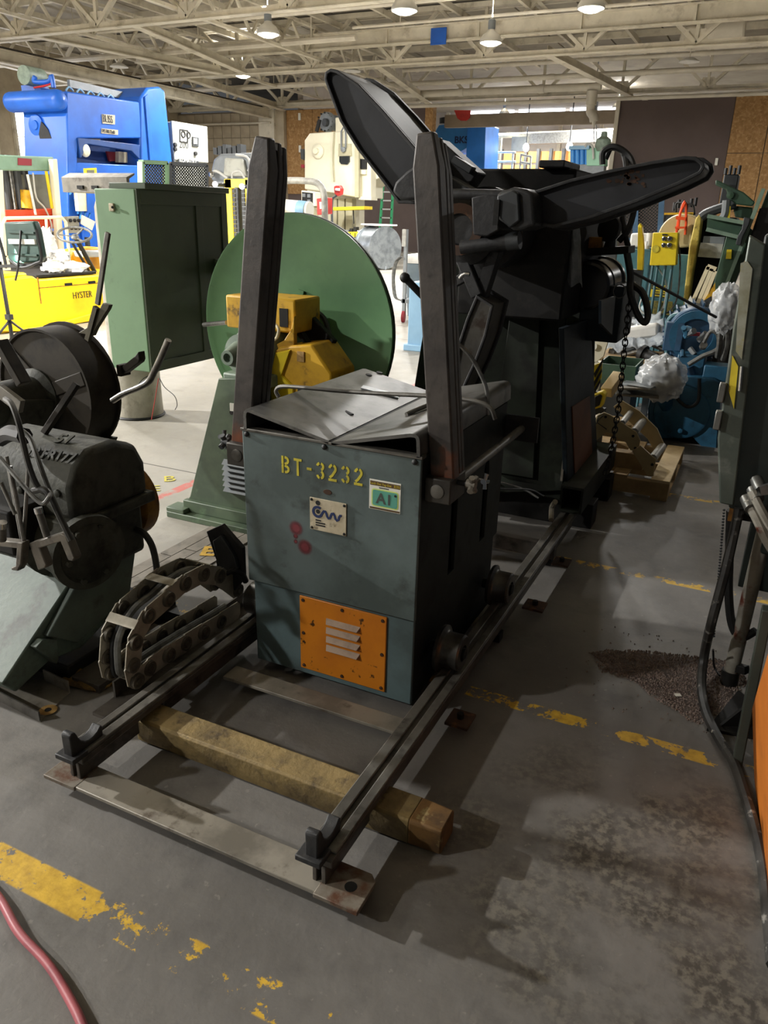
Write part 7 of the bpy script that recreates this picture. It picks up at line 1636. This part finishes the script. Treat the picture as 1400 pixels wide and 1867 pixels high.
MB().lathe((bn_.x+.08, by, 0), (0, 0, 1), [(.2, 0), (.26, .85), (.28, .86), (.28, .92), (.25, .93)], 20).build('bin_body', 'grey_blue', tbn)
MB().lathe((bn_.x+.08, by, .92), (0, 0, 1), [(.29, -.06), (.3, .0), (.27, .06), (0, .1)], 20).build('bag_lid', 'cloth_white', tbn)
bpst = thing('blue_grey_column', 'pale blue machine column between the green plate and the right post', 'column', (-3.668,8.557,0))
bq_ = V((-3.84,8.916,0)); MB().box(bq_.x-.12, bq_.x+.22, bq_.y, bq_.y+.3, 0, V((-3.86,8.916,0.83)).z).build('column', 'blue_pale', bpst, .01)
MB().box(bq_.x-.16, bq_.x+.26, bq_.y-.04, bq_.y+.34, 0, .08).build('base', 'blue_pale', bpst, .01)
# ---- beyond the opening
kb_ = thing('blue_hydraulic_press', 'bright blue press standing beyond the wide opening', 'press', (-13, 39, 0))
PY([(-15.879,5.254),(-15.613,5.654),(-14.132,5.715),(-14.063,4.68),(-14.414,4.493),(-15.264,4.501)], 38, 40).build('head', 'blue_light', kb_, .02)
PY([(-14.095,5.704),(-13.165,5.638),(-13.102,3.715),(-14.045,3.716)], 37.8, 39.8).build('column', 'blue_bright', kb_, .03)
MB().box(*(lambda a, b: (a[0], b[0], 38, 39.6, 0, a[2]))((-14.057,38,3.77), (-13.14,38,3.769))).build('column_base', 'blue_bright', kb_)
MB().box(*(lambda a, b: (a[0], b[0], 38.4, 39.6, 0, a[2]))((-15.52,38,3.919), (-14.236,38,3.915))).build('bed', 'blue_light', kb_)
text('BKSI', .42, 'navy', 'maker_letters', kb_, (-14.762,37.97,4.853), (1, 0, 0), (0, 0, 1), .01, fat=.01)
for p in ((-15.476,38.5,5.747), (-14.743,38.5,5.826)): MB().lathe(p, (0, 0, 1), [(.3, 0), (.3, .25), (.1, .3)], 14).build('top_cylinder', 'grey_dark', kb_)
rb2 = tag(PY([(-13.746,5.918),(-12.979,5.896),(-13.009,5.598),(-13.155,5.495),(-13.411,5.501),(-13.571,5.591)], 35.14, 35.2).build('red_banner', 'red_paint'), 'small red cloth hanging from the beam in the opening', 'banner')
plf = thing('platform_rail', 'cream tube platform railing beyond the opening', 'railing', (-10.5, 41, 0))
for a, b_ in (((-14.172,41,4.658), (-12.604,41,4.644)), ((-14.139,41,4.223), (-12.566,41,4.216))): MB().cyl(a, b_, .05, 8).build('rail', 'cream', plf)
for x_ in ((-14.115,41,4.683), (-12.721,41,4.671)): MB().cyl((x_[0], 41, 0), x_, .05, 8).build('post', 'cream', plf)
for a, b_ in (((-12.16,40.5,4.506), (-11.648,40.5,4.404)), ((-12.128,40.5,4.158), (-11.617,40.5,4.082))): MB().cyl(a, b_, .05, 8).build('rail', 'cream', plf)
for x_ in ((-12.162,40.5,4.531), (-11.65,40.5,4.428)): MB().cyl((x_[0], 40.5, 0), x_, .05, 8).build('post', 'cream', plf)
rk = thing('pallet_rack', 'storage rack of brown boards beyond the opening', 'rack', (-9.5, 46, 0))
rx0, rx1 = (-14.986,46,5.475)[0], (-10.716,46,5.421)[0]
for k in range(7): MB().box(rx0+k*(rx1-rx0)/6-.08, rx0+k*(rx1-rx0)/6+.08, 46, 46.2, 0, 5.2).build('upright', 'grey_dark', rk)
for j in range(7): 
    for k in range(6): MB().box(rx0+k*(rx1-rx0)/6+.1, rx0+(k+1)*(rx1-rx0)/6-.1, 46.2, 46.6, .3+j*.7, .88+j*.7).build('board_stack', 'rack_orange', rk)
cg = thing('crane_girder', 'cream crane girder spanning beyond the opening', 'crane', (-10, 43, 6))
MB().cyl((-14.343,43,5.594), (-8.012,43,5.737), .12, 10).build('tube', 'cream', cg); MB().bar((-13.275,43,5.421), (-7.979,43,5.491), .3, .5).build('girder', 'roller_grey', cg); MB().box(*(lambda p: (p[0]-.4, p[0]+.4, 42.6, 43.2, p[2]-.4, p[2]+.3))((-12.959,43,5.209))).build('hoist', 'grey_panel', cg)
MB().box(*(lambda p: (p[0]-.15, p[0]+.15, 43, 43.3, 0, p[2]))((-14.247,43,5.54))).build('column', 'cream', cg); MB().box(*(lambda p: (p[0]-.15, p[0]+.15, 43, 43.3, 0, p[2]))((-8.059,43,5.689))).build('column', 'cream', cg)
for i, p in enumerate(((-12.38,42,4.944), (-10.154,42,4.969))):
    t = thing('rack_lamp', ('glowing white lamp hanging at the left of the far rack', 'glowing white lamp hanging by the blue cylinders')[i], 'lamp', p)
    MB().ball(p, (.16, .16, .2), 12, 8).build('bulb', 'lamp_small', t); MB().cyl(V(p)+V((0, 0, .18)), (p[0], p[1], 7.62), .03, 6).build('cord', 'grey_dark', t)
bt = thing('blue_cylinder_unit', 'pale blue finned cylinders with mint green cover above the right arm', 'machine', (-6.5, 30, 0))
for k in range(5): MB().cyl(V((-7.068,30,3.416))+V((k*.17, 0, 0)), V((-7.127,30,3.934))+V((k*.17, 0, 0)), .085, 12).build('cylinder', 'blue_light', bt)
MB().box(*(lambda a, b: (a[0], b[0], 29.8, 30.3, a[2]-.06, a[2]+.06))((-7.227,30,3.953), (-6.506,30,3.945))).build('cylinder_head', 'blue_pale', bt)
PY([(-6.619,3.939),(-5.992,3.967),(-5.916,3.371),(-6.551,3.373)], 29.9, 30.5).build('mint_cover', 'mint', bt, .02)
MB().lathe((-6.052,29.9,3.846), (0, 0, 1), [(.2, 0), (.28, .15), (.26, .35), (.12, .45), (.1, .6), (0, .62)], 14).build('blower', 'cast_green', bt)
MB().box(*(lambda a, b: (a[0], b[0], 29.95, 30.4, 0, a[2]))((-7.147,30,3.416), (-5.94,30,3.413))).build('stand', 'grey_mid', bt)
MB().tube([(-6.659,29.8,3.967), (-6.556,29.8,4.07), (-6.39,29.8,3.964), (-6.305,29.8,3.578)], .04, 8, 4).build('pale_hose', 'cable_white', bt)
for x_ in ((-6.101,32,5.726)[0], ): pass
hk = thing('chain_hoist', 'grey chain hoist hanging in the opening by the jamb', 'hoist', (-7.3, 36, 4))
MB().obox((-7.856,36,5.95), (.3, .25, .5)).build('body', 'grey_mid', hk); MB().cyl((-7.856,36,5.95), (-7.666,36,4.581), .02, 6).build('chain', 'grey_mid', hk); MB().cyl((-7.765,36,5.947), (-7.551,36,4.579), .02, 6).build('chain', 'grey_mid', hk); MB().cyl((-7.856,36,5.95), V((-7.856,36,5.95))+V((0, 0, 2.6)), .02, 6).build('hanger', 'grey_mid', hk)
